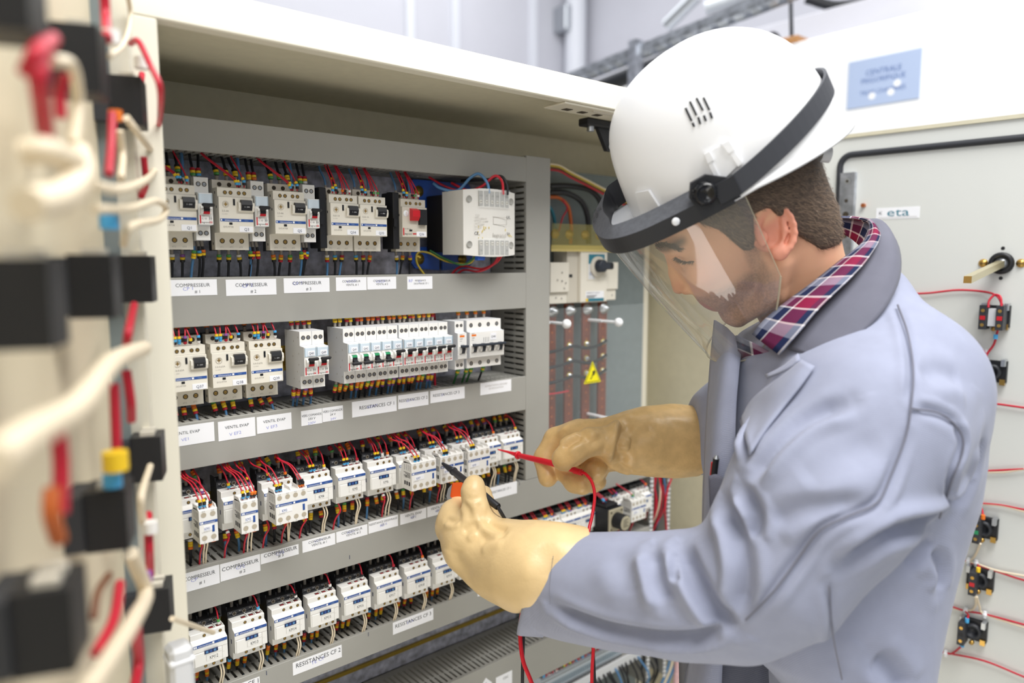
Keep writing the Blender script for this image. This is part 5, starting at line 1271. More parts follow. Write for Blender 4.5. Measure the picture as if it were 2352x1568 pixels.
# ---------------------------------------------------------------- figure modelling: distance fields meshed with surface nets
def cpt(px, py, d): return np.array([(px-W/2)/FPX*d, (H/2-py)/FPX*d, d])
BASIS = np.array([tuple(RT), tuple(UP), tuple(FW)]); CAMN = np.array(tuple(CAM))
def to_world(V): return V@BASIS+CAMN
def wv(p): return Vector(to_world(np.asarray(p, float)))
def smin(a, b, k):
    h = np.clip(0.5+0.5*(b-a)/k, 0, 1)
    return b*(1-h)+a*h-k*h*(1-h)
def smax(a, b, k): return -smin(-a, -b, k)
def cone(P, a, b, ra, rb):
    a = np.asarray(a); b = np.asarray(b); ab = b-a
    t = np.clip(((P-a)@ab)/(ab@ab), 0, 1)
    return np.linalg.norm(P-a-t[..., None]*ab, axis=-1)-(ra+(rb-ra)*t)
def chain(P, nodes, k=0.01):                # nodes: (point, radius)
    d = None
    for (a, ra), (b, rb) in zip(nodes[:-1], nodes[1:]):
        e = cone(P, a, b, ra, rb); d = e if d is None else smin(d, e, k)
    return d
def ellip(P, c, r):
    q = (P-np.asarray(c))/np.asarray(r); n = np.linalg.norm(q, axis=-1); g = np.linalg.norm(q/np.asarray(r), axis=-1)
    return n*(n-1)/np.maximum(g, 1e-6)
def nets(fn, lo, hi, h):
    lo = np.asarray(lo, float); n = np.ceil((np.asarray(hi)-lo)/h).astype(int)+1
    ax = [lo[i]+h*np.arange(n[i]) for i in range(3)]
    Fv = np.empty(n, np.float32)
    for i0 in range(0, n[0], 16):
        g = np.stack(np.meshgrid(ax[0][i0:i0+16], ax[1], ax[2], indexing='ij'), -1)
        Fv[i0:i0+16] = fn(g)
    s = Fv < 0
    c8 = sum(s[i:n[0]-1+i, j:n[1]-1+j, k:n[2]-1+k].astype(np.int8) for i in (0, 1) for j in (0, 1) for k in (0, 1))
    act = (c8 > 0) & (c8 < 8)
    idx = np.full(act.shape, -1, np.int64); cells = np.argwhere(act); idx[act] = np.arange(len(cells))
    acc = np.zeros((len(cells), 3)); cnt = np.zeros(len(cells))
    cor = [(i, j, k) for i in (0, 1) for j in (0, 1) for k in (0, 1)]
    for a in cor:
        for axis in range(3):
            if a[axis]: continue
            b = list(a); b[axis] = 1
            fa = Fv[cells[:, 0]+a[0], cells[:, 1]+a[1], cells[:, 2]+a[2]]; fb = Fv[cells[:, 0]+b[0], cells[:, 1]+b[1], cells[:, 2]+b[2]]
            m = (fa < 0) != (fb < 0)
            t = np.where(m, fa/np.where(m, fa-fb, 1), 0)
            p = cells+np.array(a); p = p.astype(float); p[:, axis] += t
            acc[m] += p[m]; cnt[m] += 1
    V = lo+h*acc/cnt[:, None]
    faces = []
    for axis in range(3):
        b, c = (axis+1) % 3, (axis+2) % 3
        sl0 = [slice(None)]*3; sl1 = [slice(None)]*3; sl0[axis] = slice(0, -1); sl1[axis] = slice(1, None)
        ch = s[tuple(sl0)] != s[tuple(sl1)]; fl = s[tuple(sl0)]
        e = np.argwhere(ch); e = e[(e[:, b] > 0) & (e[:, c] > 0) & (e[:, b] < n[b]-1) & (e[:, c] < n[c]-1)]
        if not len(e): continue
        def cell(db, dc):
            q = e.copy(); q[:, b] += db; q[:, c] += dc; return idx[q[:, 0], q[:, 1], q[:, 2]]
        Q = np.stack([cell(-1, -1), cell(0, -1), cell(0, 0), cell(-1, 0)], 1)
        f = fl[e[:, 0], e[:, 1], e[:, 2]]
        Q[~f] = Q[~f][:, ::-1]
        faces.append(Q)
    return V, np.concatenate(faces)
def vert_normals(V, Q):
    N = np.zeros_like(V); fn_ = np.cross(V[Q[:, 2]]-V[Q[:, 0]], V[Q[:, 3]]-V[Q[:, 1]])
    for k_ in range(4): np.add.at(N, Q[:, k_], fn_)
    return N/np.maximum(np.linalg.norm(N, axis=1, keepdims=True), 1e-12)
def relax(V, Q, it=1, lam=0.5):
    for _ in range(it):
        S_ = np.zeros_like(V); c = np.zeros(len(V))
        for a, b in ((0, 1), (1, 2), (2, 3), (3, 0)):
            np.add.at(S_, Q[:, a], V[Q[:, b]]); np.add.at(S_, Q[:, b], V[Q[:, a]]); np.add.at(c, Q[:, a], 1); np.add.at(c, Q[:, b], 1)
        V = V+lam*(S_/np.maximum(c, 1)[:, None]-V)
    return V
def first_hit(V, Q, px, py, guess=None):
    """frontmost surface point of a figure mesh (camera frame) seen near a pixel"""
    x = V[:, 0]/V[:, 2]*FPX+W/2; y = H/2-V[:, 1]/V[:, 2]*FPX
    d = (x-px)**2+(y-py)**2; near = np.argsort(d)[:60]; r = max(d[near[0]], 30.0)
    c = near[d[near] < r*3+40]; z = V[c, 2].min()
    return cpt(px, py, z)
def poly_dist(V, pts):
    best = np.full(len(V), 9.0); side = np.zeros((len(V), 3)); tan = np.zeros((len(V), 3)); n = len(pts)-1; along = np.zeros(len(V))
    for i, (a, b) in enumerate(zip(pts[:-1], pts[1:])):
        ab = b-a; t = np.clip(((V-a)@ab)/max(ab@ab, 1e-12), 0, 1); r = V-a-t[:, None]*ab; d = np.linalg.norm(r, axis=1)
        m = d < best; best[m] = d[m]; side[m] = r[m]; tan[m] = ab/max(np.linalg.norm(ab), 1e-9); along[m] = (i+t[m])/n
    return best, side, tan, along
def crease(V, Q, lines):
    """press folds into a mesh along lines laid over its surface: (pixels, depth m, width m)"""
    N = vert_normals(V, Q); base = V.copy(); gr = np.zeros(len(V)); bu = np.zeros(len(V))
    for pts, A, w in lines:
        P = [np.array(p) for p in spline([Vector(first_hit(base, Q, *p)) for p in pts], 4)]
        d, sd_, tn, al = poly_dist(base, P)
        sg = np.sign(np.einsum('ij,ij->i', np.cross(N, tn), sd_)); taper = np.clip(np.minimum(al, 1-al)*5+0.25, 0, 1)
        gr = np.maximum(gr, A*taper*np.exp(-(d/w)**2))
        bu = np.maximum(bu, A*taper*np.where(sg > 0, 0.75, 0.25)*np.exp(-((d-1.9*w)/(w*1.0))**2))
    return V+N*(bu*np.exp(-(gr/0.004)**2)-gr)[:, None]
def fig_mesh(name, V, Q, m, parent, color=None):
    me = bpy.data.meshes.new(name); Wd = to_world(V)-np.array(tuple(parent.location) if parent else (0, 0, 0))
    me.vertices.add(len(Wd)); me.vertices.foreach_set('co', Wd.astype(np.float32).ravel())
    me.loops.add(Q.size); me.polygons.add(len(Q)); me.loops.foreach_set('vertex_index', Q.astype(np.int32).ravel())
    me.polygons.foreach_set('loop_start', np.arange(0, Q.size, 4, dtype=np.int32)); me.polygons.foreach_set('use_smooth', np.ones(len(Q), bool))
    me.update(calc_edges=True); me.validate(); me.materials.append(MAT[m])
    if color is not None:
        at_ = me.color_attributes.new('tone', 'FLOAT_COLOR', 'POINT'); c4 = np.ones((len(V), 4), np.float32); c4[:, :3] = color; at_.data.foreach_set('color', c4.ravel())
    o = bpy.data.objects.new(name, me); COL.objects.link(o)
    if parent: o.parent = parent
    return o
def sheet(name, rows, m, parent, thick=0.0015, sub=1, uv=False, closed=False):
    """surface lofted through rows of camera-frame points (all rows the same length), given a thickness"""
    R_ = [[np.array(p) for p in spline([Vector(q) for q in r], 4)] for r in rows]
    cols = len(R_[0]); G = [[np.array(p) for p in spline([Vector(R_[i][j]) for i in range(len(R_))], 4)] for j in range(cols)]
    nr = len(G[0]); off = np.array(tuple(parent.location) if parent else (0, 0, 0))
    vs = [tuple(to_world(G[j][i])-off) for j in range(cols) for i in range(nr)]
    fs = [(j*nr+i, (j+1)*nr+i, (j+1)*nr+i+1, j*nr+i+1) for j in range(cols-1) for i in range(nr-1)]
    me = bpy.data.meshes.new(name); me.from_pydata(vs, [], fs); me.polygons.foreach_set('use_smooth', [True]*len(fs)); me.materials.append(MAT[m])
    if uv:
        u_ = me.uv_layers.new(name='UVMap')
        L = [0.0]
        for j in range(1, cols): L.append(L[-1]+float(np.linalg.norm(G[j][nr//2]-G[j-1][nr//2])))
        Wd = [0.0]
        for i in range(1, nr): Wd.append(Wd[-1]+float(np.linalg.norm(G[cols//2][i]-G[cols//2][i-1])))
        for l in me.loops: u_.data[l.index].uv = (L[l.vertex_index//nr]*10, Wd[l.vertex_index % nr]*10)
    me.update(); o = bpy.data.objects.new(name, me); COL.objects.link(o); o.parent = parent
    if thick: s_ = o.modifiers.new('thickness', 'SOLIDIFY'); s_.thickness = thick; s_.offset = 0
    return o

# materials of the figure
def cloth(name, rgb, sc=1400, st=0.25):
    m = mat(name, rgb, 0.75, spec=0.25, noise=0.04, nscale=40); nt = m.node_tree; b = nt.nodes['Principled BSDF']
    tc = nt.nodes.new('ShaderNodeTexCoord'); w = nt.nodes.new('ShaderNodeTexWave'); w.inputs['Scale'].default_value = sc/6; w.inputs['Distortion'].default_value = 1.5
    w.bands_direction = 'DIAGONAL'
    nt.links.new(tc.outputs['Object'], w.inputs['Vector']); bp = nt.nodes.new('ShaderNodeBump'); bp.inputs['Strength'].default_value = st; bp.inputs['Distance'].default_value = 0.0006
    nt.links.new(w.outputs['Fac'], bp.inputs['Height']); nt.links.new(bp.outputs[0], b.inputs['Normal'])
    b.inputs['Sheen Weight'].default_value = 0.15
    return m
cloth('coat_grey', (151, 156, 177)); cloth('collar_grey', (102, 103, 116)); cloth('seam_grey', (112, 113, 126)); cloth('trouser_grey', (92, 94, 106))
mat('glove_tan', (228, 199, 148), 0.36, spec=0.5, noise=0.07, nscale=28, bump=0.25, bscale=260)
mat('glove_tan_dark', (222, 186, 128), 0.34, spec=0.5, noise=0.10, nscale=60, bump=0.3, bscale=240)
def toned(name, rough, attr='tone'):
    m = mat(name, (200, 160, 140), rough, spec=0.4, bump=0.12, bscale=700); nt = m.node_tree; b = nt.nodes['Principled BSDF']
    a = nt.nodes.new('ShaderNodeAttribute'); a.attribute_name = attr; nt.links.new(a.outputs['Color'], b.inputs['Base Color'])
    b.inputs['Subsurface Weight'].default_value = 0.08; b.inputs['Subsurface Radius'].default_value = (0.006, 0.002, 0.001)
    return m
toned('skin', 0.5)
mat('hair_brown', (82, 68, 57), 0.6, noise=0.35, nscale=160, bump=0.6, bscale=420)
mat('hat_white', (244, 245, 247), 0.28, spec=0.45)
mat('hat_black', (40, 41, 45), 0.5)
mat('strap_black', (62, 64, 70), 0.6); mat('frame_top', (84, 86, 92), 0.6, noise=0.15, nscale=200)  # frame_top: lighter than the frame, dust plus light from above put into the colour
vm = mat('visor_clear', (232, 232, 226), 0.03, alpha=1.0)
nt = vm.node_tree; nt.nodes.remove(nt.nodes['Principled BSDF']); out = nt.nodes['Material Output']
tr = nt.nodes.new('ShaderNodeBsdfTransparent'); tr.inputs[0].default_value = (0.97, 0.965, 0.94, 1); gl = nt.nodes.new('ShaderNodeBsdfGlossy'); gl.inputs['Roughness'].default_value = 0.04
lw = nt.nodes.new('ShaderNodeLayerWeight'); lw.inputs[0].default_value = 0.5; pw = nt.nodes.new('ShaderNodeMath'); pw.operation = 'POWER'; pw.inputs[1].default_value = 4.0; nt.links.new(lw.outputs['Facing'], pw.inputs[0]); ml = nt.nodes.new('ShaderNodeMath'); ml.operation = 'MULTIPLY_ADD'; ml.inputs[1].default_value = 0.6; ml.inputs[2].default_value = 0.085; nt.links.new(pw.outputs[0], ml.inputs[0]); mxs = nt.nodes.new('ShaderNodeMixShader')
df = nt.nodes.new('ShaderNodeBsdfDiffuse'); df.inputs[0].default_value = (0.85, 0.84, 0.8, 1); mx0 = nt.nodes.new('ShaderNodeMixShader'); mx0.inputs[0].default_value = 0.07; nt.links.new(tr.outputs[0], mx0.inputs[1]); nt.links.new(df.outputs[0], mx0.inputs[2])
nt.links.new(ml.outputs[0], mxs.inputs[0]); nt.links.new(mx0.outputs[0], mxs.inputs[1]); nt.links.new(gl.outputs[0], mxs.inputs[2]); nt.links.new(mxs.outputs[0], out.inputs[0])
# plaid
pm = mat('plaid', (60, 60, 90), 0.8, spec=0.2); nt = pm.node_tree; b = nt.nodes['Principled BSDF']
uvn = nt.nodes.new('ShaderNodeUVMap'); sx_ = nt.nodes.new('ShaderNodeSeparateXYZ'); nt.links.new(uvn.outputs[0], sx_.inputs[0])
def ramp(src, per, stops):
    mu = nt.nodes.new('ShaderNodeMath'); mu.operation = 'MULTIPLY'; mu.inputs[1].default_value = per; nt.links.new(src, mu.inputs[0])
    fr = nt.nodes.new('ShaderNodeMath'); fr.operation = 'FRACT'; nt.links.new(mu.outputs[0], fr.inputs[0])
    r = nt.nodes.new('ShaderNodeValToRGB'); r.color_ramp.interpolation = 'CONSTANT'
    while len(r.color_ramp.elements) < len(stops): r.color_ramp.elements.new(0.5)
    for e_, (p_, c_) in zip(r.color_ramp.elements, stops): e_.position = p_; e_.color = (*lin(c_), 1)
    nt.links.new(fr.outputs[0], r.inputs[0]); return r.outputs[0]
NV, RD_, WH, LG = (30, 40, 74), (128, 26, 62), (232, 226, 228), (150, 156, 176)
r1 = ramp(sx_.outputs[0], 1.25, [(0, NV), (0.24, WH), (0.28, RD_), (0.5, WH), (0.53, NV), (0.78, WH), (0.81, LG)])
r2 = ramp(sx_.outputs[1], 2.4, [(0, LG), (0.18, NV), (0.42, WH), (0.47, RD_), (0.8, NV), (0.95, WH)])
mx = nt.nodes.new('ShaderNodeMix'); mx.data_type = 'RGBA'; mx.inputs[0].default_value = 0.5; nt.links.new(r1, mx.inputs[6]); nt.links.new(r2, mx.inputs[7]); nt.links.new(mx.outputs[2], b.inputs['Base Color'])
mat('plaid_inner', (190, 130, 110), 0.8)

# ---------------------------------------------------------------- the worker
root_p = wv(cpt(1900, 1568, 0.95)); root_p.z = 0.0
worker = thing('person', 'worker in grey coat and hard hat probing the cabinet with two test leads', 'person', root_p)
# frame of the tilted head, in camera axes
hf = np.array([-0.88, -0.47, 0.25]); hf /= np.linalg.norm(hf)
hr = np.array([0.19, 0.41, 0.89]); hr -= hf*(hr@hf); hr /= np.linalg.norm(hr)
hu = np.cross(hf, hr); hu = hu if hu[1] > 0 else -hu
HC = cpt(1769, 550, 0.83)+hr*0.077
HB = np.array([hf, hr, hu])
def hd(f, l, u): return HC+hf*f*MM+hr*l*MM+hu*u*MM          # millimetres: forward, to his right, up
def to_head(P): return (P-HC)@HB.T*1000.0

def head_fn(P):
    q = to_head(P); f, l, u = q[..., 0], np.abs(q[..., 1]), q[..., 2]
    Q = np.stack([f, l, u], -1)
    d = ellip(Q, (8, 0, 42), (101, 74, 88))
    d = smin(d, ellip(Q, (62, 0, -12), (47, 58, 72)), 22)
    d = smin(d, cone(Q, (104, 10, 40), (97, 40, 36), 13, 11), 12)          # brow
    d = smin(d, ellip(Q, (80, 44, -6), (20, 20, 20)), 16)                   # cheek bone
    d = smin(d, chain(Q, [((2, 56, -38), 15), ((22, 50, -74), 14), ((68, 18, -93), 12)], 8), 20)   # jaw
    d = smin(d, ellip(Q, (70, 0, -90), (17, 20, 17)), 12)                   # chin
    d = smin(d, ellip(Q, (74, 0, -55), (26, 28, 24)), 12)                   # mouth barrel
    d = smax(d, -ellip(Q, (108, 32, 14), (13, 17, 11)), 8)                  # eye socket
    d = smin(d, ellip(Q, (88, 31, 12), (14, 15, 12.5)), 2)                    # closed eye
    d = smin(d, chain(Q, [((104, 0, 22), 6.5), ((112, 0, -6), 7.5), ((116, 0, -26), 8.5)], 4), 7)   # nose
    d = smin(d, ellip(Q, (106, 11, -30), (10, 7, 7)), 5)
    d = smax(d, -ellip(Q, (110, 7, -39), (6, 3.4, 3)), 3)
    d = smin(d, cone(Q, (96.5, 0, -52), (86, 21, -59), 4.8, 3), 3)          # lips
    d = smax(d, -cone(Q, (98, 0, -59.5), (86, 23, -60.5), 1.4, 1), 2)
    d = smin(d, cone(Q, (89, 0, -69), (80, 19, -64), 5.4, 3), 3)
    d = smax(d, -cone(Q, (93, 0, -79), (84, 14, -77), 3.5, 3), 5)
    # neck
    nk = chain(P, [(HC+hf*-0.028-hu*0.035, 0.060), (cpt(1845, 680, 0.94), 0.058), (cpt(1915, 800, 0.96), 0.058)], 0.02)*1000
    d = smin(d, nk, 16)
    return d
EARC = cpt(1781, 531, 0.826)
def ear_fn(P):
    q = (P-EARC)*1000; x, y, z = q[..., 0], q[..., 1], q[..., 2]
    x = x+0.10*y
    zz = z+0.25*x                                                             # stands out at the back
    th = np.linspace(math.radians(-70), math.radians(215), 15)
    ring = [((19.0*math.cos(a)+0.5, 27.0*math.sin(a)+1.5), 3.7) for a in th]
    Q = np.stack([x, y, zz], -1)
    d = chain(Q, [((c[0], c[1], 0.0), r_) for c, r_ in ring], 2)
    d = smin(d, ellip(Q, (3, -2, 7), (17, 27, 4)), 3)
    d = smin(d, chain(Q, [((9, 15, 1.5), 3.2), ((10, 0, 1.0), 3.6), ((4, -14, 1.5), 3.6)], 2), 3)   # inner ridge
    d = smin(d, ellip(Q, (2, -25, 1.5), (9, 9, 5)), 5)                       # lobe
    d = smax(d, -ellip(Q, (-3, -5, 0), (9, 11, 10)), 2)                      # bowl
    d = smin(d, ellip(Q, (-13, -6, 1), (5, 8, 5)), 3)
    d = smin(d, ellip(Q, (-8, -2, 11), (15, 20, 8)), 3)
    d = smax(d, -chain(Q, [((8, 24, -3), 2.0), ((15, 12, -4), 2.2), ((15, -4, -4), 2.2), ((10, -14, -3), 1.8)], 2), 2)
    return d
def skin_fn(P): return smin(head_fn(P), ear_fn(P), 5)*MM
lo = np.min([hd(-110, 0, 0), hd(0, 0, -140), cpt(1850, 850, 0.9), hd(130, -80, -80)], 0)-0.03
c8 = np.array([hd(a, b_, c_) for a in (-105, 138) for b_ in (-92, 85) for c_ in (-125, 100)]+[cpt(2010, 800, 0.85), cpt(1850, 800, 1.02)])
V, Q = nets(skin_fn, c8.min(0)-0.006, c8.max(0)+0.006, 0.0017)
V = relax(V, Q, 1, 0.4)
lab = np.arange(len(V))                      # keep the one connected body
for _ in range(400):
    m_ = lab[Q].min(1); new = lab.copy()
    for k_ in range(4): np.minimum.at(new, Q[:, k_], m_)
    new = new[new]
    if (new == lab).all(): break
    lab = new
big = np.bincount(lab).argmax(); kv = lab == big; re_ = np.cumsum(kv)-1
Q = re_[Q[kv[Q].all(1)]]; V = V[kv]
q = to_head(V); f, l, u = q[:, 0], np.abs(q[:, 1]), q[:, 2]
def soft(x, a, b_): return np.clip((x-a)/(b_-a), 0, 1)**2*(3-2*np.clip((x-a)/(b_-a), 0, 1))
skin_c = np.array(lin((234, 180, 146))); red_c = np.array(lin((222, 142, 122))); beard_c = np.array(lin((120, 92, 76))); lip_c = np.array(lin((188, 108, 100)))
col = np.tile(skin_c, (len(V), 1))
def blend(w, c):
    global col
    col = col*(1-w[:, None])+c*w[:, None]
rs = np.random.RandomState(3)
speck = 0.75+0.5*rs.rand(len(V))
ear_d = ear_fn(V); blend(np.clip(1-ear_d/3, 0, 1)*0.75*(np.abs(q[:, 1]+78) < 40), red_c)
blend(0.35*np.exp(-((f-116)/14)**2-(u+26)**2/240), red_c); blend(0.25*np.exp(-((f-84)/20)**2-(u+4)**2/500), red_c)
bw = soft(-u, 26, 44)*soft(f, 2, 22)*(1-soft(-u, 104, 122))*(1-0.8*np.exp(-((u+34)/8)**2-((f-104)/10)**2))
bw = np.maximum(bw, 0.8*soft(f, 10, 18)*(1-soft(f, 26, 36))*soft(-u, -6, 12)*(1-soft(-u, 60, 80)))
blend(np.clip(bw*0.62*speck, 0, 1), beard_c)
blend(0.8*np.exp(-((u+60)/8)**2)*soft(f, 82, 90)*(l < 24), lip_c)
blend(0.85*np.exp(-((u-37-0.12*(l-20))/5.5)**2)*soft(l, 6, 10)*(1-soft(l, 50, 58))*soft(f, 76, 88), np.array(lin((60, 46, 38))))       # brow hair
blend(0.0*np.exp(-((u-6.5+0.012*(l-30)**2)/2.2)**2)*(np.abs(l-31) < 15)*soft(f, 76, 82), np.array(lin((44, 32, 28))))       # lash line
body = fig_mesh('body', V, Q, 'skin', worker, col)
HEADV, HEADQ = V, Q
# ---- hair
def hair_fn(P):
    q = to_head(P); f, l, u = q[..., 0], np.abs(q[..., 1]), q[..., 2]; Q = np.stack([f, l, u], -1)
    d = ellip(Q, (6, 0, 40), (105, 78.5, 92))
    back = chain(P, [(HC-hf*0.030-hu*0.020, 0.0650), (HC-hf*0.026-hu*0.056, 0.0618)], 0.01)*1000
    d = smin(d, back, 22)
    # keep the hair above the hair line
    line = np.where(f > 20, -(u-(12+0.9*(f-20))), -(u+14+0.62*(20-f)*0.9))
    line = np.minimum(np.maximum(line, 0*line-60), 60)
    side = -(u-np.interp(f, [-110, -75, -48, -30, -14, 4, 18, 30, 44, 70, 110], [-70, -62, -50, -14, 32, 34, -8, -4, 34, 62, 70]))
    return smax(d, side*0.7, 9)
def hair_sdf(P): return hair_fn(P)*MM
V, Q = nets(hair_sdf, c8.min(0)-0.01, c8.max(0)+0.01, 0.003)
V = relax(V, Q, 1, 0.5)
hair = fig_mesh('hair', V, Q, 'hair_brown', worker)
# short strands lying on the hair
N = vert_normals(V, Q); rs = np.random.RandomState(5)
pick = rs.choice(len(V), 13000); mb = MB(); hq = to_head(V)
off = np.array(tuple(worker.location))
flow = -hf*0.75-hu*0.75
vs = []; fs = []
for i in pick:
    if N[i, 2] > 0.5 or N[i]@hu < -0.75: continue
    n_ = N[i]; t_ = flow+rs.randn(3)*0.35; t_ = t_-n_*(t_@n_); t_ /= np.linalg.norm(t_); s_ = np.cross(n_, t_); L = rs.uniform(0.006, 0.011)
    p = V[i]+rs.randn(3)*0.0008-n_*0.0006; e = p+t_*L+n_*rs.uniform(0.0008, 0.0028); m_ = (p+e)/2+n_*0.0008
    o_ = len(vs); w_ = 0.00026
    vs += [p-s_*w_, p+s_*w_, m_+s_*w_*0.8, m_-s_*w_*0.8, e]; fs += [(o_, o_+1, o_+2, o_+3), (o_+3, o_+2, o_+4)]
mat('hair_strand', (128, 108, 90), 0.5)
mb.add([tuple(to_world(np.array(v))-off) for v in vs], fs, 'hair_strand'); o = mb.build('hair_strands', hair); o['kind'] = 'stuff'
# eyebrow and lashes of the near eye
def hairs(name, line, n, L, w, m, dirn, sp):
    vs = []; fs = []; NH = vert_normals(HEADV, HEADQ); P = [np.array(p) for p in spline([Vector(first_hit(HEADV, HEADQ, *p)) for p in line], 6)]
    for _ in range(n):
        t = rs.rand()*(len(P)-1.001); i = int(t); p = P[i]+(P[i+1]-P[i])*(t-i)+rs.randn(3)*sp; d_ = np.array(dirn)+rs.randn(3)*0.25; d_ /= np.linalg.norm(d_)
        s_ = np.cross(d_, [0, 0, 1]); s_ /= np.linalg.norm(s_); p = p+np.array([0, 0, -0.0006]); o_ = len(vs)
        vs += [p-s_*w, p+s_*w, p+d_*L]; fs.append((o_, o_+1, o_+2))
    b = MB(); b.add([tuple(to_world(np.array(v))-off) for v in vs], fs, m); return b.build(name, worker)
mat('brow_hair', (58, 44, 36), 0.6)
hairs('eyebrow', [(1506, 562), (1520, 561), (1538, 563), (1560, 572)], 420, 0.006, 0.00035, 'brow_hair', (0.8, -0.35, -0.1), 0.0013)
hairs('eyelashes', [(1552, 591), (1562, 597), (1576, 601), (1594, 600)], 120, 0.007, 0.00035, 'brow_hair', (-0.75, -0.55, -0.25), 0.0004)
# ---------------------------------------------------------------- grey work coat
ROWS = [  # pixel row, left, right outline, centre distance, half thickness towards / away from the lens
 (610, 1930, 2050, 0.95, 0.060), (650, 1880, 2085, 0.95, 0.085), (700, 1800, 2120, 0.95, 0.120), (760, 1700, 2178, 0.95, 0.150), (820, 1652, 2228, 0.95, 0.170), (880, 1640, 2258, 0.95, 0.182),
 (960, 1630, 2276, 0.95, 0.190), (1040, 1622, 2270, 0.95, 0.186), (1120, 1614, 2256, 0.95, 0.178), (1200, 1612, 2226, 0.95, 0.172), (1280, 1612, 2200, 0.95, 0.170), (1360, 1612, 2178, 0.95, 0.170),
 (1440, 1640, 2158, 0.95, 0.172), (1500, 1700, 2148, 0.95, 0.176), (1568, 1745, 2142, 0.95, 0.180), (1700, 1752, 2140, 0.95, 0.190), (1900, 1756, 2150, 0.95, 0.20)]
ry = np.array([(H/2-r[0])/FPX*r[3] for r in ROWS])[::-1]
rxl = np.array([(r[1]-W/2)/FPX*r[3] for r in ROWS])[::-1]; rxr = np.array([(r[2]-W/2)/FPX*r[3] for r in ROWS])[::-1]
rz = np.array([r[3] for r in ROWS])[::-1]
rb = np.array([r[4] for r in ROWS])[::-1]
_t = np.linspace(0, 2*PI, 181); _c = np.sign(np.cos(_t))*np.abs(np.cos(_t))**(2/2.3); _s = np.sign(np.sin(_t))*np.abs(np.sin(_t))**(2/2.3)
_tl = np.array([r[1] for r in ROWS], float)[::-1]; _tr = np.array([r[2] for r in ROWS], float)[::-1]
for _ in range(12):                          # fit the oval sections so that their outline, seen in perspective, has the right width
    for i in range(len(rz)):
        px_ = ((rxl[i]+rxr[i])/2+(rxr[i]-rxl[i])/2*_c)/(rz[i]+rb[i]*_s)*FPX+W/2
        rxl[i] += (_tl[i]-px_.min())/FPX*rz[i]*0.8; rxr[i] += (_tr[i]-px_.max())/FPX*rz[i]*0.8
def torso_fn(P):
    y = P[..., 1]; yc = np.clip(y, ry[0], ry[-1])
    l = np.interp(yc, ry, rxl); r = np.interp(yc, ry, rxr); a = (r-l)/2; cx = (r+l)/2; b = np.interp(yc, ry, rb); cz = np.interp(yc, ry, rz)
    qx, qz = (P[..., 0]-cx)/a, (P[..., 2]-cz)/b
    n = (np.abs(qx)**2.3+np.abs(qz)**2.3)**(1/2.3)
    d = (n-1)*np.minimum(a, b)*0.9
    return smax(d, np.abs(y-(ry[0]+ry[-1])/2)-(ry[-1]-ry[0])/2, 0.02)
ARM = [(cpt(2070, 890, 0.845), 0.092), (cpt(1985, 985, 0.80), 0.094), (cpt(1880, 1140, 0.775), 0.090), (cpt(1770, 1305, 0.775), 0.076), (cpt(1690, 1378, 0.785), 0.058),
       (cpt(1560, 1364, 0.815), 0.063), (cpt(1430, 1356, 0.855), 0.0605), (cpt(1330, 1348, 0.885), 0.0565), (cpt(1240, 1352, 0.915), 0.054)]
ARM_AX = ARM[-1][0]-ARM[-3][0]; ARM_AX /= np.linalg.norm(ARM_AX)
CUFF_N = np.array([-0.945, 0.27, 0.19]); CUFF_N /= np.linalg.norm(CUFF_N)
CUFF_P = cpt(1222, 1330, 0.86)
CUFF_C = ARM[-2][0]+ARM_AX*(((CUFF_P-ARM[-2][0])@CUFF_N)/(ARM_AX@CUFF_N))
def arm_fn(P):
    d = chain(P, ARM, 0.03)
    return smax(d, (P-CUFF_P)@CUFF_N, 0.006)
FARM = [(cpt(1800, 900, 1.09), 0.085), (cpt(1690, 965, 1.10), 0.066), (cpt(1610, 1003, 1.125), 0.054), (cpt(1560, 1010, 1.14), 0.050)]
def coat_fn(P):
    t = torso_fn(P)
    # slack cloth on the back and under the arm
    d = smin(t, arm_fn(P), 0.022)
    d = smin(d, smax(chain(P, FARM, 0.02), -((P-cpt(1588, 1008, 1.125))[..., 0]), 0.004), 0.02)
    # hollow for the neck
    d = smax(d, -cone(P, HC-hf*0.028-hu*0.01, cpt(1925, 770, 0.94), 0.062, 0.070), 0.01)
    return d
V, Q = nets(coat_fn, cpt(1180, 1760, 0.99)*np.array([1, 1, 0])+np.array([-0.02, 0.02, 0.655]), np.array([0.70, 0.175, 1.235]), 0.0052)
V = relax(V, Q, 2, 0.5)
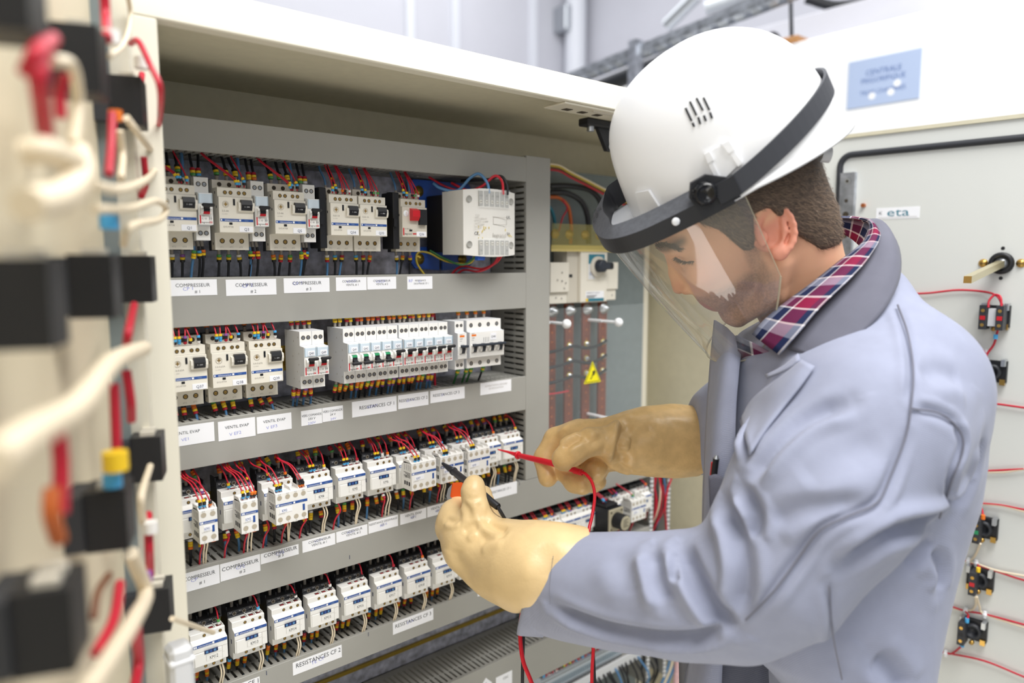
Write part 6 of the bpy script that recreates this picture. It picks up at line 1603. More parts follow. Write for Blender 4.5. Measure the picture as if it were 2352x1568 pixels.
# subdivide once so that the folds come out crisp
def subdiv(V, Q):
    E_ = np.sort(np.concatenate([Q[:, [0, 1]], Q[:, [1, 2]], Q[:, [2, 3]], Q[:, [3, 0]]]), 1)
    Eu, inv = np.unique(E_, axis=0, return_inverse=True); inv = inv.ravel(); n = len(Q); nv = len(V)
    EM = (V[Eu[:, 0]]+V[Eu[:, 1]])/2; FC = V[Q].mean(1); e = [nv+inv[i*n:(i+1)*n] for i in range(4)]; fc = nv+len(Eu)+np.arange(n)
    F_ = np.concatenate([np.stack(s_, 1) for s_ in ((Q[:, 0], e[0], fc, e[3]), (e[0], Q[:, 1], e[1], fc), (fc, e[1], Q[:, 2], e[2]), (e[3], fc, e[2], Q[:, 3]))])
    return relax(np.concatenate([V, EM, FC]), F_, 2, 0.5), F_
V, Q = subdiv(V, Q)
FOLDS = [   # (pixels along the fold, depth, width)
 ([(1700, 1118), (1726, 1165), (1731, 1200), (1722, 1232)], .013, .008), ([(1656, 1148), (1686, 1205), (1704, 1285), (1706, 1350), (1700, 1412)], .013, .009),
 ([(1563, 1250), (1590, 1315), (1639, 1393), (1692, 1442)], .014, .009), ([(1498, 1258), (1508, 1325), (1534, 1385)], .010, .009), ([(1556, 1256), (1550, 1300), (1546, 1340)], .006, .008),
 ([(1266, 1392), (1320, 1418), (1400, 1446), (1480, 1461), (1560, 1467), (1620, 1460), (1664, 1430)], .011, .007), ([(1712, 1424), (1777, 1356), (1832, 1284), (1880, 1219), (1943, 1185), (2014, 1152), (2047, 1089), (2081, 1000)], .005, .006),
 ([(1716, 1106), (1777, 1020), (1850, 958), (1950, 918)], .009, .009),
 ([(1770, 1196), (1850, 1166), (1985, 1150)], .006, .010), ([(1836, 1100), (1920, 1050), (2030, 1010)], .004, .016),
 ([(2160, 1186), (2186, 1100), (2214, 1020), (2200, 975)], .006, .006), ([(2200, 975), (2160, 950), (2110, 940)], .003, .006),
 ([(2062, 700), (2085, 765), (2097, 850), (2093, 915)], .004, .005),
 ([(2262, 1010), (2240, 1090), (2190, 1170)], .007, .011), ([(2225, 1120), (2150, 1185), (2055, 1228), (1935, 1300)], .012, .009),
 ([(1410, 1262), (1440, 1320), (1452, 1370)], .003, .014),
 ([(2146, 1262), (2168, 1310), (2162, 1360)], .007, .008), ([(2080, 1300), (2120, 1260), (2150, 1240)], .006, .009), ([(1905, 1340), (1912, 1450), (1935, 1560)], .003, .005), ([(2010, 1510), (2050, 1545), (2080, 1590)], .010, .012),
 ([(1778, 880), (1745, 950), (1718, 1040)], .012, .008), ([(2120, 860), (2170, 850), (2215, 870)], .005, .012)]
V = crease(V, Q, FOLDS)
V = relax(V, Q, 1, 0.35)
coat = fig_mesh('coat', V, Q, 'coat_grey', worker)
COATV, COATQ = V, Q
N_ = vert_normals(V, Q)
def on_coat(px, py, lift=0.0):
    p = first_hit(COATV, COATQ, px, py); return p*(1-lift/np.linalg.norm(p))
def seam(name, pts, r, m='seam_grey', lift=0.0016, parent=coat, k=8):
    P = [np.array(p) for p in spline([Vector(on_coat(*q)) for q in pts], k)]
    b = MB(); w0 = np.array(tuple(worker.location)); b.tube([Vector(to_world(p*(1-lift/np.linalg.norm(p)))-w0) for p in P], r, m, 6); return b.build(name, parent)
seam('sleeve_seam', [(1712, 1424), (1777, 1358), (1832, 1284), (1880, 1221), (1943, 1187), (2014, 1154), (2047, 1090), (2081, 1000), (2093, 930), (2098, 850), (2085, 765), (2062, 700)], 0.0011)
seam('armhole_seam', [(2158, 1190), (2184, 1110), (2211, 1035), (2205, 990), (2160, 950), (2095, 938)], 0.0011)
seam('back_seam', [(1905, 1345), (1912, 1450), (1934, 1560)], 0.0008)
# turned-up cuff
b = MB(); w0 = np.array(tuple(worker.location))
ax_ = ARM_AX; e2 = ARM_AX-CUFF_N*(ARM_AX@CUFF_N); e2 /= np.linalg.norm(e2); e1 = np.cross(CUFF_N, e2)
def cuff_ring(s, r): c = CUFF_C+ax_*s; return [c+(e1*math.cos(t)+e2*math.sin(t)/(ARM_AX@CUFF_N))*(r+0.0012*math.sin(3*t+1)) for t in np.linspace(0, 2*PI, 49)[:-1]]
rings = [cuff_ring(-0.036, 0.052), cuff_ring(-0.035, 0.0590), cuff_ring(-0.018, 0.0588), cuff_ring(-0.002, 0.0588), cuff_ring(0.003, 0.0578), cuff_ring(0.002, 0.053), cuff_ring(-0.01, 0.049)]
vs = [Vector(to_world(p)-w0) for r_ in rings for p in r_]; n = 48
b.add(vs, [(k_*n+i, k_*n+(i+1) % n, (k_+1)*n+(i+1) % n, (k_+1)*n+i) for k_ in range(len(rings)-1) for i in range(n)], 'coat_grey', True)
b.build('cuff', coat)
b = MB()
SP = [np.array(p) for p in spline([Vector(on_coat(*q_)) for q_ in ((1272, 1268), (1266, 1310), (1262, 1350), (1264, 1388))], 10)]
for i in range(len(SP)-1):
    p, q_ = SP[i]*(1-0.0022), (SP[i]+(SP[i+1]-SP[i])*0.6)*(1-0.0022); b.tube([Vector(to_world(p)-w0), Vector(to_world(q_)-w0)], 0.0004, 'seam_grey', 4)
b.build('stitching', coat)
# ---- shirt collar and coat collar
sheet('shirt_collar', [[cpt(1930, 500, .975), cpt(1968, 503, .950), cpt(1996, 514, .925), cpt(1984, 554, .890), cpt(1922, 604, .862), cpt(1858, 655, .852), cpt(1800, 697, .848), cpt(1752, 738, .850), cpt(1728, 768, .856)],
                       [cpt(1936, 497, .985), cpt(1972, 499, .95), cpt(2006, 511, .912), cpt(2004, 548, .866), cpt(1955, 600, .838), cpt(1902, 650, .826), cpt(1842, 702, .822), cpt(1794, 750, .824), cpt(1756, 790, .834)],
                       [cpt(1940, 505, .99), cpt(1978, 508, .955), cpt(2014, 524, .912), cpt(2020, 550, .870), cpt(1988, 602, .838), cpt(1946, 647, .822), cpt(1886, 704, .812), cpt(1840, 758, .810), cpt(1790, 816, .818)]], 'plaid', worker, 0.0016, uv=True)
sheet('shirt_collar_inside', [[cpt(1922, 500, .985), cpt(1965, 503, .965), cpt(1998, 515, .93), cpt(1996, 556, .89)], [cpt(1925, 530, .985), cpt(1955, 548, .97), cpt(1975, 565, .945), cpt(1985, 575, .90)]], 'plaid', worker, 0.0012, uv=True)['label'] = 'reddish inside of the plaid shirt collar'
sheet('shirt_front', [[cpt(1690, 770, .90), cpt(1735, 790, .87), cpt(1775, 812, .86)], [cpt(1700, 830, .91), cpt(1740, 845, .89), cpt(1765, 850, .88)], [cpt(1712, 900, .92), cpt(1730, 900, .91), cpt(1745, 890, .90)]], 'plaid', worker, 0.0012, uv=True)
sheet('coat_collar', [[cpt(1978, 512, .985), cpt(2008, 515, .945), cpt(2016, 546, .892), cpt(1984, 598, .864), cpt(1938, 645, .848), cpt(1878, 702, .838), cpt(1832, 756, .834), cpt(1806, 800, .834)],
                      [cpt(1988, 506, .995), cpt(2022, 508, .945), cpt(2046, 545, .888), cpt(2040, 606, .848), cpt(1998, 685, .816), cpt(1942, 752, .802), cpt(1890, 800, .800), cpt(1856, 816, .808)],
                      [cpt(1992, 514, 1.0), cpt(2030, 518, .95), cpt(2062, 570, .885), cpt(2064, 640, .842), cpt(2030, 712, .806), cpt(1968, 776, .792), cpt(1908, 822, .794), cpt(1886, 832, .802)]], 'collar_grey', worker, 0.0042)
def oc(px, py, lift): return on_coat(px, py, lift)
sheet('lapel', [[oc(1842, 826, .012), oc(1806, 856, .010), oc(1765, 885, .008), oc(1726, 920, .008), oc(1700, 965, .006)],
                [oc(1856, 834, .012), oc(1822, 868, .012), oc(1782, 905, .011), oc(1740, 950, .010), oc(1712, 1005, .007)],
                [oc(1872, 842, .004), oc(1840, 886, .003), oc(1800, 935, .002), oc(1756, 990, .001), oc(1722, 1045, .001)]], 'coat_grey', worker, 0.0025)
sheet('front_flap', [[oc(1834, 812, .016), oc(1797, 842, .014), oc(1758, 862, .012)], [oc(1838, 826, .016), oc(1802, 852, .014), oc(1761, 868, .012)]], 'coat_grey', worker, 0.002)
# far front panel of the open coat, dark gap and breast pocket
sheet('far_front_panel', [[cpt(1642, 735, 1.0), cpt(1632, 840, .99), cpt(1622, 1000, .985), cpt(1616, 1200, .98), cpt(1610, 1400, .98), cpt(1585, 1500, .98), cpt(1562, 1640, .98)],
                          [cpt(1676, 758, .93), cpt(1660, 840, .90), cpt(1640, 1000, .89), cpt(1632, 1200, .885), cpt(1636, 1400, .885), cpt(1625, 1500, .885), cpt(1605, 1640, .885)],
                          [cpt(1702, 795, .92), cpt(1698, 850, .885), cpt(1690, 960, .872), cpt(1688, 1200, .868), cpt(1682, 1400, .87), cpt(1662, 1500, .872), cpt(1655, 1640, .872)]], 'coat_grey', worker, 0.003)
tr_ = sheet('trousers', [[cpt(1560, 1470, 1.0), cpt(1562, 1568, 1.0), cpt(1564, 1720, 1.0)], [cpt(1650, 1470, .90), cpt(1655, 1568, .90), cpt(1660, 1720, .90)], [cpt(1760, 1470, .905), cpt(1765, 1568, .905), cpt(1770, 1720, .905)]], 'trouser_grey', worker, 0.003)
pk = sheet('breast_pocket', [[cpt(1628, 1092, .868), cpt(1650, 1090, .862), cpt(1692, 1118, .856)], [cpt(1630, 1130, .868), cpt(1652, 1130, .860), cpt(1692, 1145, .855)], [cpt(1632, 1175, .87), cpt(1655, 1178, .862), cpt(1692, 1185, .857)]], 'collar_grey', worker, 0.003)
pk['label'] = 'darker breast pocket holding two pens'
t = thing('pen', 'black ballpoint pen with shiny clip in the breast pocket', 'pen', wv(cpt(1641, 1095, .866)))
p0 = np.array(tuple(t.location))
b = MB(); b.tube([Vector(to_world(p)-p0) for p in (cpt(1638, 1130, .872), cpt(1640, 1090, .868), cpt(1645, 1052, .862))], 0.0038, 'black', 12); b.build('barrel', t)
b = MB(); b.tube([Vector(to_world(p)-p0) for p in (cpt(1645, 1053, .862), cpt(1646, 1045, .8615))], [0.0036, 0.0018], 'zinc', 12); b.build('tip', t)
t = thing('pen', 'thin red pen behind the black pen in the breast pocket', 'pen', wv(cpt(1636, 1095, .872)))
p0 = np.array(tuple(t.location))
b = MB(); b.tube([Vector(to_world(p)-p0) for p in (cpt(1634, 1130, .876), cpt(1635, 1090, .874), cpt(1638, 1062, .870))], 0.0025, 'switch_red', 10); b.build('barrel', t)
# ---------------------------------------------------------------- hard hat with face shield
hat = thing('hard_hat', 'white hard hat with black visor frame and clear face shield on the worker', 'hard hat', wv(hd(0, 0, 75)))
h0 = np.array(tuple(hat.location))
def hw(f, l, u): return Vector(to_world(hd(f, l, u))-h0)
PROF = [(0, 131, 0), (4, 131.5, 0), (14, 131, 0), (30, 129.5, 0), (50, 127, 0), (72, 123, 0.5), (92, 116.5, 1), (108, 107, 2), (122, 94, 2.5), (134, 78, 3), (143, 60, 3), (149, 41, 2), (152.5, 20, 1), (153.5, 0.5, 1)]
def brim_u(f): return 74.0+5.5*(f/130.0)
def dome_pt(h, a, c, t):
    f = c-7+a*math.cos(t); w = a*0.80*(1.0-0.03*math.cos(t)); l = w*math.sin(t)
    return f, l, brim_u(f)*(1-h/154.0)+75.0*(h/154.0)+h*1.05
mb = MB(); n = 72; vs = []
for h, a, c in PROF:
    for i in range(n):
        t = 2*PI*i/n; f, l, u = dome_pt(h, a, c, t)
        rib = 1.6*math.exp(-(l/17.0)**6)*min(1, h/40.0)
        vs.append(hw(f, l, u+rib))
mb.add(vs, [(k_*n+i, k_*n+(i+1) % n, (k_+1)*n+(i+1) % n, (k_+1)*n+i) for k_ in range(len(PROF)-1) for i in range(n)], 'hat_white', True)
_a, _b, _c = (Vector(mb.v[i]) for i in mb.f[5*n][:3])
if (_b-_a).cross(_c-_a).dot(_a-hw(-7, 0, 100)) < 0: mb.f = [f_[::-1] for f_ in mb.f]
SHELL_V = list(mb.v); SHELL_F = list(mb.f); shell_o = mb.build('shell', hat); s_ = shell_o.modifiers.new('thickness', 'SOLIDIFY'); s_.thickness = 0.003; s_.offset = -1
ss = shell_o.modifiers.new('smooth', 'SUBSURF'); ss.levels = 1; ss.render_levels = 1
mb = MB(); vs = []
def brim_pt(k_, t):
    c_ = math.cos(t); out = 8+36*max(0, math.cos(t))**3+ (1*max(0, -math.cos(t))**2)
    fr = (0, 0.35, 0.75, 1.0, 1.0, 0.7, 0.0)[k_]; dz = (2.5, 0.5, -1.5, -4, -6.5, -5, -2)[k_]
    f0, l0, u0 = dome_pt(2, 131, 0, t)
    w = 1+fr*out/131.0
    return hw(-7+(f0+7)*w, l0*(1+fr*min(out, 10)/105.0), u0+dz+fr*(16*max(0, math.cos(t))**3+0.12*l0*max(0, math.cos(t))-3*max(0, -math.cos(t))))
vs = [brim_pt(k_, 2*PI*i/n) for k_ in range(7) for i in range(n)]
mb.add(vs, [(k_*n+i, k_*n+(i+1) % n, (k_+1)*n+(i+1) % n, (k_+1)*n+i) for k_ in range(6) for i in range(n)], 'hat_white', True)
mb.build('brim', hat)
from mathutils.bvhtree import BVHTree
_bv = BVHTree.FromPolygons([tuple(v) for v in SHELL_V], SHELL_F)
_o = CAM-Vector(h0)
def decal(mb, quad, m, th=0.0010, lift=0.0004):
    P = []
    for px, py in quad:
        d = ray(px, py).normalized(); hit = _bv.ray_cast(_o, d); P.append((hit[0] if hit[0] is not None else _o+d*0.85)-d*lift)
    nn = (P[1]-P[0]).cross(P[2]-P[0]).normalized()
    if nn.dot(_o-P[0]) < 0: nn = -nn
    mb.prism(P, nn*th, m)
b = MB()
for (x0, y0, x1, y1) in ((1572, 249, 1586, 279), (1582, 234, 1597, 266), (1597, 226, 1612, 255), (1613, 225, 1627, 254)):
    decal(b, [(x0, y0), (x0+5, y0-2), (x1+5, y1-2), (x1, y1)], 'black', 0.0008, 0.0004)
for (x0, y0, x1, y1) in ((1588, 283, 1592, 292), (1601, 270, 1606, 286), (1614, 266, 1619, 279), (1628, 259, 1633, 273)):
    decal(b, [(x0, y0), (x0+5, y0-2), (x1+5, y1-2), (x1, y1)], 'black', 0.0008, 0.0004)
b.build('vent_slots', hat)['label'] = 'black vent slots on the side of the shell'
b = MB()
decal(b, [(1618, 352), (1672, 326), (1702, 372), (1652, 420)], 'hat_white', 0.0030, 0.001)
decal(b, [(1618, 352), (1630, 346), (1640, 366), (1626, 374)], 'hat_white', 0.006); decal(b, [(1656, 330), (1672, 322), (1686, 344), (1672, 352)], 'hat_white', 0.006)
decal(b, [(1626, 374), (1634, 368), (1654, 404), (1646, 414)], 'hat_white', 0.005); decal(b, [(1674, 350), (1682, 344), (1704, 374), (1694, 382)], 'hat_white', 0.005)
b.build('accessory_slot', hat)
b = MB()
decal(b, [(1462, 440), (1494, 434), (1522, 478), (1480, 496)], 'hat_white', 0.004)
b.build('front_lug', hat)
# black carrier frame of the shield
def frame_path(u_in, off=0.0):
    pts = []
    pts += [(20, -113-off, 82), (50, -112-off, 82), (80, -108-off, 82), (118, -102-off, 83), (146, -93-off, 86), (162+off*.6, -76-off*.7, 89), (170+off, -50, 92), (173+off, -20, 95), (172+off, 10, 98), (166+off, 42, 102), (152+off*.6, 70+off*.7, 106), (130, 88+off, 108), (90, 102+off, 108), (50, 110+off, 106)]
    return [(f, l, u+u_in) for f, l, u in pts]
mb = MB()
def ring(off, du): return [hw(*p) for p in [tuple(v) for v in spline([Vector(q_) for q_ in frame_path(du, off)], 5)]]
A_, B_, C_, D_ = ring(0, 5), ring(0, -15), ring(-21, -15), ring(-21, 17)
n_ = len(A_); vs = A_+B_+C_+D_
fs = [(k_*n_+i, k_*n_+i+1, ((k_+1) % 4)*n_+i+1, ((k_+1) % 4)*n_+i) for k_ in range(3) for i in range(n_-1)]+[(0, n_, 2*n_, 3*n_), (n_-1, 4*n_-1, 3*n_-1, 2*n_-1)]
mb.add(vs, fs, 'hat_black', False)
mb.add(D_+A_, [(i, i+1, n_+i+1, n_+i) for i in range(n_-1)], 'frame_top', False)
mb.prism([hw(12, -112.5, 70), hw(56, -112.5, 70), hw(60, -112.5, 96), hw(52, -112.5, 110), hw(34, -112.5, 110), hw(16, -112.5, 96)], hw(0, 7, 0)-hw(0, 0, 0), 'hat_black')
mb.build('visor_frame', hat)
b = MB(); off_ = -7.5
rows_t = ('S E / CE EN 166', 'FACE SHIELD', '3 B T')
for i, s_ in enumerate(rows_t):
    o_ = hw(164-6*(i-1), 8, 109+2.6*(i-1)); ux_ = (hw(168, -20, 106)-hw(168, 30, 112)).normalized()*-1; uz_ = (hw(160, 0, 112)-hw(174, 0, 108)).normalized()
    b.text(s_, 0.0062, o_, -ux_, -uz_ if False else uz_, 'black', 'C', lift=0.0012)
b.build('moulded_lettering', hat)
b = MB(); p = hw(84, -109.2, 80); nn = (hw(84, -120, 80)-hw(84, -100, 80)).normalized(); b.lathe(p, nn, [(0, 0.0045), (0.0012, 0.0045), (0.002, 0.003), (0.0022, 0)], 'white_print', 16); b.build('rivet', hat)
b = MB(); p = hw(44, -112, 94)
mat('hat_gloss', (24, 25, 28), 0.15)
b.lathe(p, nn, [(-0.004, 0.0125), (0.009, 0.0125), (0.011, 0.0105), (0.012, 0.0095), (0.0085, 0.008), (0.008, 0)], 'hat_gloss', 24)
for i in range(8):
    a_ = 2*PI*i/8; e1_ = nn.orthogonal().normalized(); e2_ = nn.cross(e1_); c_ = p+(e1_*math.cos(a_)+e2_*math.sin(a_))*0.0118
    b.cyl(c_, c_+nn*0.009, 0.0022, 'hat_gloss', 8)
b.build('pivot_knob', hat)
# strap round the back
def strap(t, s):                             # t: 0 near clip -> 1 far clip
    a = PI*t; f = 22-6*abs(math.cos(a))-(162)*math.sin(a)**0.9; l = -114*math.cos(a)*1.0; u = 84+36*math.sin(a)
    return f, l, u+s
mb = MB(); m_ = 40; vs = []
for (dl_, s) in ((0, -12), (0, 11), (-3, 11), (-3, -12)):
    for i in range(m_+1):
        f, l, u = strap(i/m_, s); L_ = math.hypot(f+7, l); k_ = 1+dl_/max(L_, 1)
        vs.append(hw(-7+(f+7)*k_, l*k_, u))
mb.add(vs, [(k_*(m_+1)+i, k_*(m_+1)+i+1, ((k_+1) % 4)*(m_+1)+i+1, ((k_+1) % 4)*(m_+1)+i) for k_ in range(4) for i in range(m_)], 'strap_black', False)
mb.build('strap', hat)
b = MB(); b.prism([hw(10, -116, 74), hw(34, -116, 74), hw(34, -116, 96), hw(10, -116, 96)], hw(0, 8, 0)-hw(0, 0, 0), 'hat_black'); b.build('strap_clip', hat)
b = MB(); b.cyl(hw(-93, -45, 52), hw(-101, -45, 46), 0.009, 'device_grey', 14); b.build('ratchet_knob', hat)
# clear shield
mb = MB(); NT, NR = 60, 24; vs = []
def shield_pt(t, r):                         # t: -1 near rear .. 1 far rear ; r: 0 top .. 1 bottom
    th = t*math.radians(97)
    low = -128+88*max(0, (abs(t)-0.50)/0.50)**2.4
    top = 80+8*t
    u = top+(low-top)*r
    s_ = (80-u)/208.0                        # 0 at the frame, 1 at the lower edge
    A = 145-34*s_-10*s_*s_; Bw = 106-22*s_
    return hw(24+A*math.cos(th), Bw*math.sin(th), u)
vs = [shield_pt(-1+2*i/NT, j/NR) for i in range(NT+1) for j in range(NR+1)]
mb.add(vs, [(i*(NR+1)+j, (i+1)*(NR+1)+j, (i+1)*(NR+1)+j+1, i*(NR+1)+j+1) for i in range(NT) for j in range(NR)], 'visor_clear', True)
mb.build('face_shield', hat)['label'] = 'clear curved face shield'
mat('edge_clear', (206, 200, 176), 0.2, alpha=0.5)
mb = MB(); mb.tube([shield_pt(-1+2*i/NT, 1) for i in range(NT+1)], 0.0012, 'edge_clear', 6); mb.tube([shield_pt(-1, j/NR) for j in range(NR+1)], 0.0006, 'edge_clear', 6); mb.build('shield_edge', hat)
# ---------------------------------------------------------------- rubber gloves, probes and the tester
def lglove_fn(P):
    d = chain(P, [(cpt(1380, 1300, .880), .0395), (cpt(1340, 1302, .889), .0420), (cpt(1290, 1303, .893), .0475), (cpt(1240, 1304, .900), .0515), (cpt(1200, 1300, .918), .0510), (cpt(1150, 1284, .945), .0470), (cpt(1090, 1250, .965), .0415)], .02)
    d = smin(d, chain(P, [(cpt(1085, 1240, .965), .040), (cpt(1052, 1205, .985), .0295)], .01), .015)
    d = smin(d, chain(P, [(cpt(1036, 1212, .99), .0200), (cpt(1042, 1176, 1.0), .0165), (cpt(1058, 1150, 1.015), .013)], .008), .010)
    d = smin(d, chain(P, [(cpt(1100, 1215, .952), .0235), (cpt(1093, 1165, .955), .0165), (cpt(1087, 1128, .962), .0150), (cpt(1089, 1113, .966), .0135)], .008), .014)
    d = smin(d, chain(P, [(cpt(1062, 1172, 1.01), .0125), (cpt(1085, 1140, 1.03), .0118), (cpt(1110, 1134, 1.015), .0112), (cpt(1119, 1150, 1.0), .0104)], .005), .004)
    d = smin(d, chain(P, [(cpt(1060, 1190, 1.02), .0125), (cpt(1095, 1172, 1.035), .0118), (cpt(1125, 1180, 1.02), .0112), (cpt(1136, 1194, 1.005), .0104)], .005), .004)
    d = smin(d, chain(P, [(cpt(1070, 1215, 1.02), .0125), (cpt(1110, 1205, 1.03), .0115), (cpt(1140, 1208, 1.01), .0108), (cpt(1152, 1214, 1.0), .0100)], .005), .004)
    d = smin(d, chain(P, [(cpt(1080, 1240, 1.01), .0120), (cpt(1115, 1232, 1.015), .0108), (cpt(1140, 1235, 1.0), .0100)], .005), .004)
    # open gauntlet: cut along a slanting edge
    return smax(d, ((P-cpt(1276, 1304, .892))@np.array([0.75, -0.65, 0.05])-0.0), .002)
lo = np.min([cpt(980, 1420, .86), cpt(980, 1420, 1.08)], 0); hi = np.max([cpt(1400, 1070, .84), cpt(1400, 1070, 1.08)], 0)
lo[2], hi[2] = 0.79, 1.09
V, Q = nets(lglove_fn, lo, hi, 0.0023); V = relax(V, Q, 2, 0.5)
V = crease(V, Q, [([(1118, 1188), (1135, 1206), (1160, 1214)], .006, .006), ([(1062, 1222), (1082, 1208), (1098, 1206)], .004, .006), ([(1098, 1240), (1130, 1225), (1165, 1222)], .0035, .008), ([(1062, 1150), (1075, 1172), (1080, 1196)], .002, .005),
                  ([(1046, 1262), (1052, 1290), (1080, 1325)], .003, .010), ([(1230, 1255), (1262, 1290), (1270, 1330)], .0025, .014), ([(1100, 1150), (1106, 1180), (1112, 1196)], .0016, .004), ([(1022, 1190), (1040, 1196), (1052, 1190)], .003, .004), ([(1068, 1142), (1086, 1146), (1104, 1142)], .0012, .003)])
V = relax(V, Q, 1, 0.4)
fig_mesh('glove', V, Q, 'glove_tan', worker)['label'] = 'pale rubber glove on the near hand holding the black probe'
def rglove_fn(P):
    d = chain(P, [(cpt(1602, 1012, 1.125), .0545), (cpt(1540, 1012, 1.12), .0520), (cpt(1480, 1013, 1.11), .0480), (cpt(1436, 1016, 1.10), .0395), (cpt(1398, 1018, 1.097), .0330)], .02)
    d = smin(d, chain(P, [(cpt(1400, 1012, 1.095), .032), (cpt(1345, 1006, 1.105), .0270), (cpt(1312, 1000, 1.112), .0200)], .012), .014)
    d = smin(d, chain(P, [(cpt(1385, 1045, 1.115), .0270), (cpt(1350, 1050, 1.122), .0220)], .010), .012)
    d = smin(d, chain(P, [(cpt(1330, 990, 1.118), .0195), (cpt(1276, 1008, 1.130), .0178), (cpt(1252, 1052, 1.124), .0176), (cpt(1258, 1096, 1.106), .0150)], .005), .004)
    d = smin(d, chain(P, [(cpt(1408, 1012, 1.056), .0235), (cpt(1356, 1014, 1.036), .0195), (cpt(1316, 1038, 1.030), .0186), (cpt(1294, 1054, 1.030), .0170)], .006), .004)
    d = smin(d, chain(P, [(cpt(1330, 1050, 1.125), .0175), (cpt(1300, 1080, 1.108), .0180), (cpt(1322, 1104, 1.082), .0182), (cpt(1338, 1112, 1.070), .0158)], .004), .002)
    d = smin(d, chain(P, [(cpt(1365, 1062, 1.12), .0160), (cpt(1352, 1090, 1.108), .0155), (cpt(1368, 1082, 1.085), .0150), (cpt(1374, 1078, 1.078), .0135)], .004), .002)
    d = smin(d, chain(P, [(cpt(1382, 1070, 1.12), .0140), (cpt(1362, 1110, 1.112), .0138), (cpt(1374, 1106, 1.094), .0125)], .004), .002)
    return smax(d, (P-cpt(1606, 1012, 1.125))@np.array([0.985, -0.10, 0.14]), .002)
lo = np.min([cpt(1215, 1150, 1.0), cpt(1215, 1150, 1.2)], 0); hi = np.max([cpt(1640, 915, 1.0), cpt(1640, 915, 1.2)], 0)
lo[2], hi[2] = 1.0, 1.2
V, Q = nets(rglove_fn, lo, hi, 0.0022); V = relax(V, Q, 2, 0.5)
V = crease(V, Q, [([(1446, 968), (1436, 1000), (1426, 1036), (1428, 1066)], .0115, .0085), ([(1338, 1000), (1312, 1012), (1292, 1030)], .007, .006), ([(1330, 1066), (1318, 1078), (1300, 1092)], .002, .004), ([(1452, 1008), (1480, 992), (1500, 985)], .003, .010), ([(1328, 990), (1345, 1000), (1352, 1016)], .003, .006), ([(1418, 1062), (1432, 1078), (1460, 1086)], .004, .007),
                  ([(1384, 1000), (1372, 1012), (1350, 1018)], .003, .006), ([(1560, 960), (1550, 1010), (1562, 1070)], .002, .02), ([(1300, 990), (1285, 1000), (1278, 1012)], .002, .005)])
V = relax(V, Q, 1, 0.4)
fig_mesh('glove', V, Q, 'glove_tan_dark', worker)['label'] = 'darker rubber glove on the far hand holding the red probe'
def probe(name, label, col, nodes, tipm, cable_pts, clabel):
    """nodes: (pixel x, y, distance, radius) from metal tip to boot"""
    t = thing(name, label, 'probe', wv(cpt(*nodes[3][:3]))); p0 = np.array(tuple(t.location))
    R_ = lambda q_: Vector(to_world(cpt(*q_))-p0)
    b = MB(); b.tube([R_(n[:3]) for n in nodes[:2]], [nodes[0][3], nodes[1][3]], tipm, 12); b.build('tip', t)
    b = MB(); P = [R_(n[:3]) for n in nodes[1:]]; b.tube(P, [n[3] for n in nodes[1:]], col, 18); b.build('body', t)
    g_ = R_(nodes[3][:3]); ax = (R_(nodes[4][:3])-R_(nodes[2][:3])).normalized(); b = MB(); b.lathe(g_-ax*0.002, ax, [(0, .0045), (0.0005, .0064), (0.003, .0064), (0.0036, .0045)], col, 18); b.build('finger_guard', t)
    e_ = R_(nodes[-1][:3]); b = MB()
    for i in range(4): b.lathe(e_-ax*(0.016-i*0.0045), ax, [(0, nodes[-1][3]*.98), (0.0004, nodes[-1][3]*1.18), (0.002, nodes[-1][3]*1.14), (0.0024, nodes[-1][3]*.98)], col, 14)
    b.build('boot', t)
    b = MB(); b.tube(spline([R_(q_) for q_ in cable_pts], 8), 0.0023, col, 10); o = b.build('lead', t); o['label'] = clabel
    return t
mat('probe_red', (226, 24, 46), 0.3); mat('probe_black', (34, 36, 42), 0.42)
probe('test_probe', 'red test probe held by the far gloved hand', 'probe_red', [(1143, 1031.5, 1.182, .0008), (1146, 1032.5, 1.178, .0012), (1168, 1038, 1.166, .0020), (1190, 1045, 1.150, .0040), (1230, 1054.5, 1.115, .0046), (1270, 1064, 1.085, .0047), (1302, 1073, 1.066, .0045), (1337, 1085, 1.050, .0040)], 'copper_bolt',
      [(1335, 1084, 1.05), (1346, 1089, 1.045), (1360, 1108, 1.035), (1366, 1140, 1.02), (1360, 1185, 1.0), (1352, 1222, .985), (1350, 1290, .965), (1358, 1380, .955), (1363, 1470, .95), (1360, 1540, .95), (1358, 1620, .95), (1350, 1760, .95)], 'red cable running down from the red probe')
probe('test_probe', 'black test probe held by the near gloved hand against contact block KM8', 'probe_black', [(1014, 1061, 1.120, .0012), (1017, 1064, 1.116, .0022), (1030, 1074, 1.106, .0044), (1042, 1082, 1.094, .0052), (1062, 1099, 1.055, .0056), (1085, 1117, 1.000, .0056), (1110, 1136, .962, .0052), (1143, 1163, .950, .0042)], 'zinc',
      [(1142, 1162, .95), (1152, 1178, .95), (1162, 1195, .955), (1172, 1208, .965), (1185, 1225, .985), (1196, 1300, .99), (1203, 1390, .965), (1203, 1440, .955), (1201, 1500, .95), (1200, 1570, .95), (1200, 1700, .95)], 'black cable running down from the black probe')
b = MB(); b.tube(spline([wv(cpt(*q_)) for q_ in ((1210, 1340, .985), (1199, 1405, .965), (1195, 1440, .955), (1196, 1480, .945), (1203, 1522, .94), (1222, 1570, .94), (1260, 1680, .94))], 8), 0.0028, 'probe_red', 10)
tag(b.build('test_lead'), 'red test lead hanging below the near glove beside the black one', 'lead')
b = MB(); b.tube(spline([wv(cpt(*q_)) for q_ in ((1362, 1380, .97), (1362, 1480, .965), (1364, 1530, .96), (1366, 1580, .96), (1368, 1700, .96))], 8), 0.0023, 'probe_black', 10)
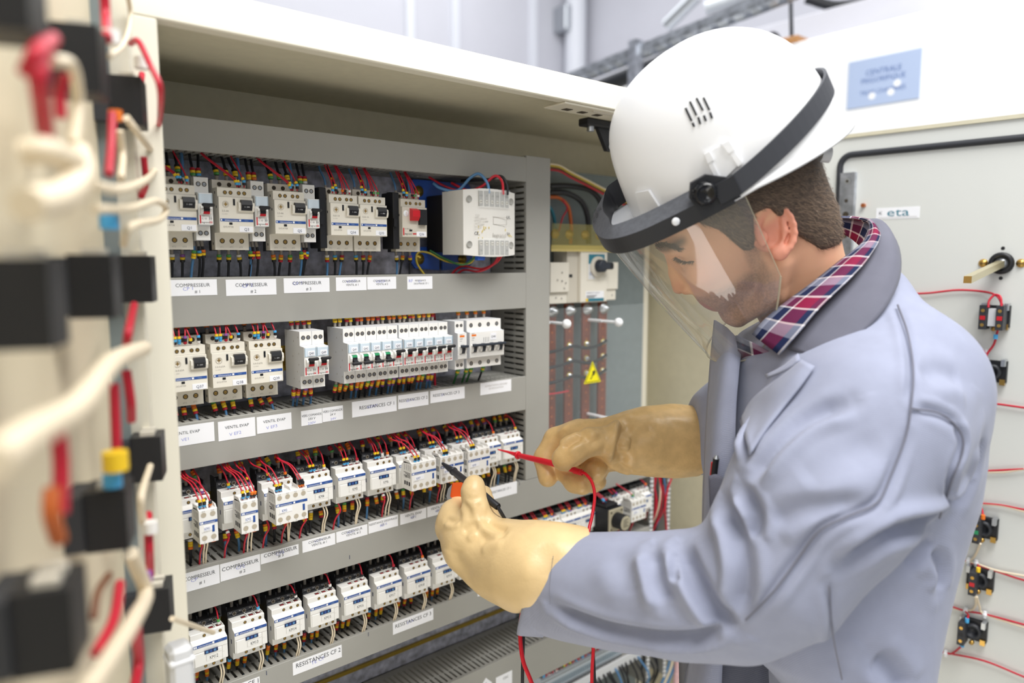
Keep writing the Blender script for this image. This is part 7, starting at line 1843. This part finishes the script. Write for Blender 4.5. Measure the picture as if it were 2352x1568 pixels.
tag(b.build('test_lead'), 'black test lead hanging below the sleeve beside the red one', 'lead')
# tester held in the near glove
mat('tester_orange', (236, 96, 34), 0.4); mat('tester_grey', (132, 136, 142), 0.45)
t = thing('voltage_tester', 'orange and grey tester gripped inside the near glove', 'tester', wv(cpt(1075, 1140, 1.03))); p0 = np.array(tuple(t.location))
def poly(pts, d0, d1, m):
    A_ = [Vector(to_world(cpt(x, y, d0))-p0) for x, y in pts]; B_ = [Vector(to_world(cpt(x, y, d1))-p0) for x, y in pts]; n_ = len(pts)
    b = MB(); b.add(A_+B_, [tuple(range(n_))[::-1], tuple(range(n_, 2*n_))]+[(i, (i+1) % n_, n_+(i+1) % n_, n_+i) for i in range(n_)], m); return b
poly([(1040, 1108), (1060, 1107), (1082, 1122), (1118, 1138), (1117, 1158), (1090, 1178), (1052, 1165), (1032, 1146), (1035, 1128)], 1.004, 1.036, 'tester_orange').build('upper_case', t)
poly([(1038, 1112), (1029, 1122), (1025, 1140), (1034, 1160), (1060, 1172), (1046, 1152), (1034, 1140)], 1.000, 1.036, 'tester_grey').build('lower_case', t)
# ---------------------------------------------------------------- keep the wires that show largest as things, gather the rest
def px_area(it):
    o = it[0]; tot = 0.0; P = [o.location+v.co for v in o.data.vertices][::7]
    for a, b_ in zip(P[:-1], P[1:]):
        if a.y > 0.05: continue
        d = max((a-CAM).dot(FW), 0.2); tot += (b_-a).length/d
    return tot*(1.0 if it[2] != 'black' else 0.55)
hidden = [it for it in WIRES if it[1] in ('hanging below the strip of terminal blocks', 'dropping into the strip of terminal blocks', 'in the slotted trough at the right')]
keep = sorted([it for it in WIRES if it not in hidden], key=px_area, reverse=True)[:296]
kept = set(id(it) for it in keep); rest = [it for it in WIRES if id(it) not in kept]
def gather(lst, name, label, cat):
    b = MB()
    for it in lst:
        for o in [it[0]]+list(it[0].children):
            of = Vector(it[0].location); me = o.data; base = len(b.v)
            b.v += [tuple(v.co+of) for v in me.vertices]
            for p in me.polygons:
                b.f.append([base+i for i in p.vertices]); b.m.append(b.mi(me.materials[p.material_index].name)); b.sm.append(p.use_smooth)
    for it in lst:
        for c in list(it[0].children): bpy.data.objects.remove(c)
        bpy.data.objects.remove(it[0])
    return tag(b.build(name), label, cat, kind='stuff')
gather(hidden, 'loose_wires', 'tangle of red and dark wires around the terminal strip and slotted trough', 'wires')
gather([it for it in rest if it not in hidden], 'short_wires', 'short marked wire ends half hidden behind the rows of breakers and contactors', 'wires')
groups = {}
for it in keep: groups.setdefault((it[1], it[2]), []).append(it)
for (where, c), lst in groups.items():
    lst.sort(key=lambda i: i[3])
    for n, it in enumerate(lst):
        o = it[0]
        pre = '' if len(lst) == 1 else (ORD[n] if n < 10 else 'number %d' % (n+1))+' '
        tag(o, (pre+c+' wire from the left ' if pre else c+' wire ')+where, 'wire', it[5])
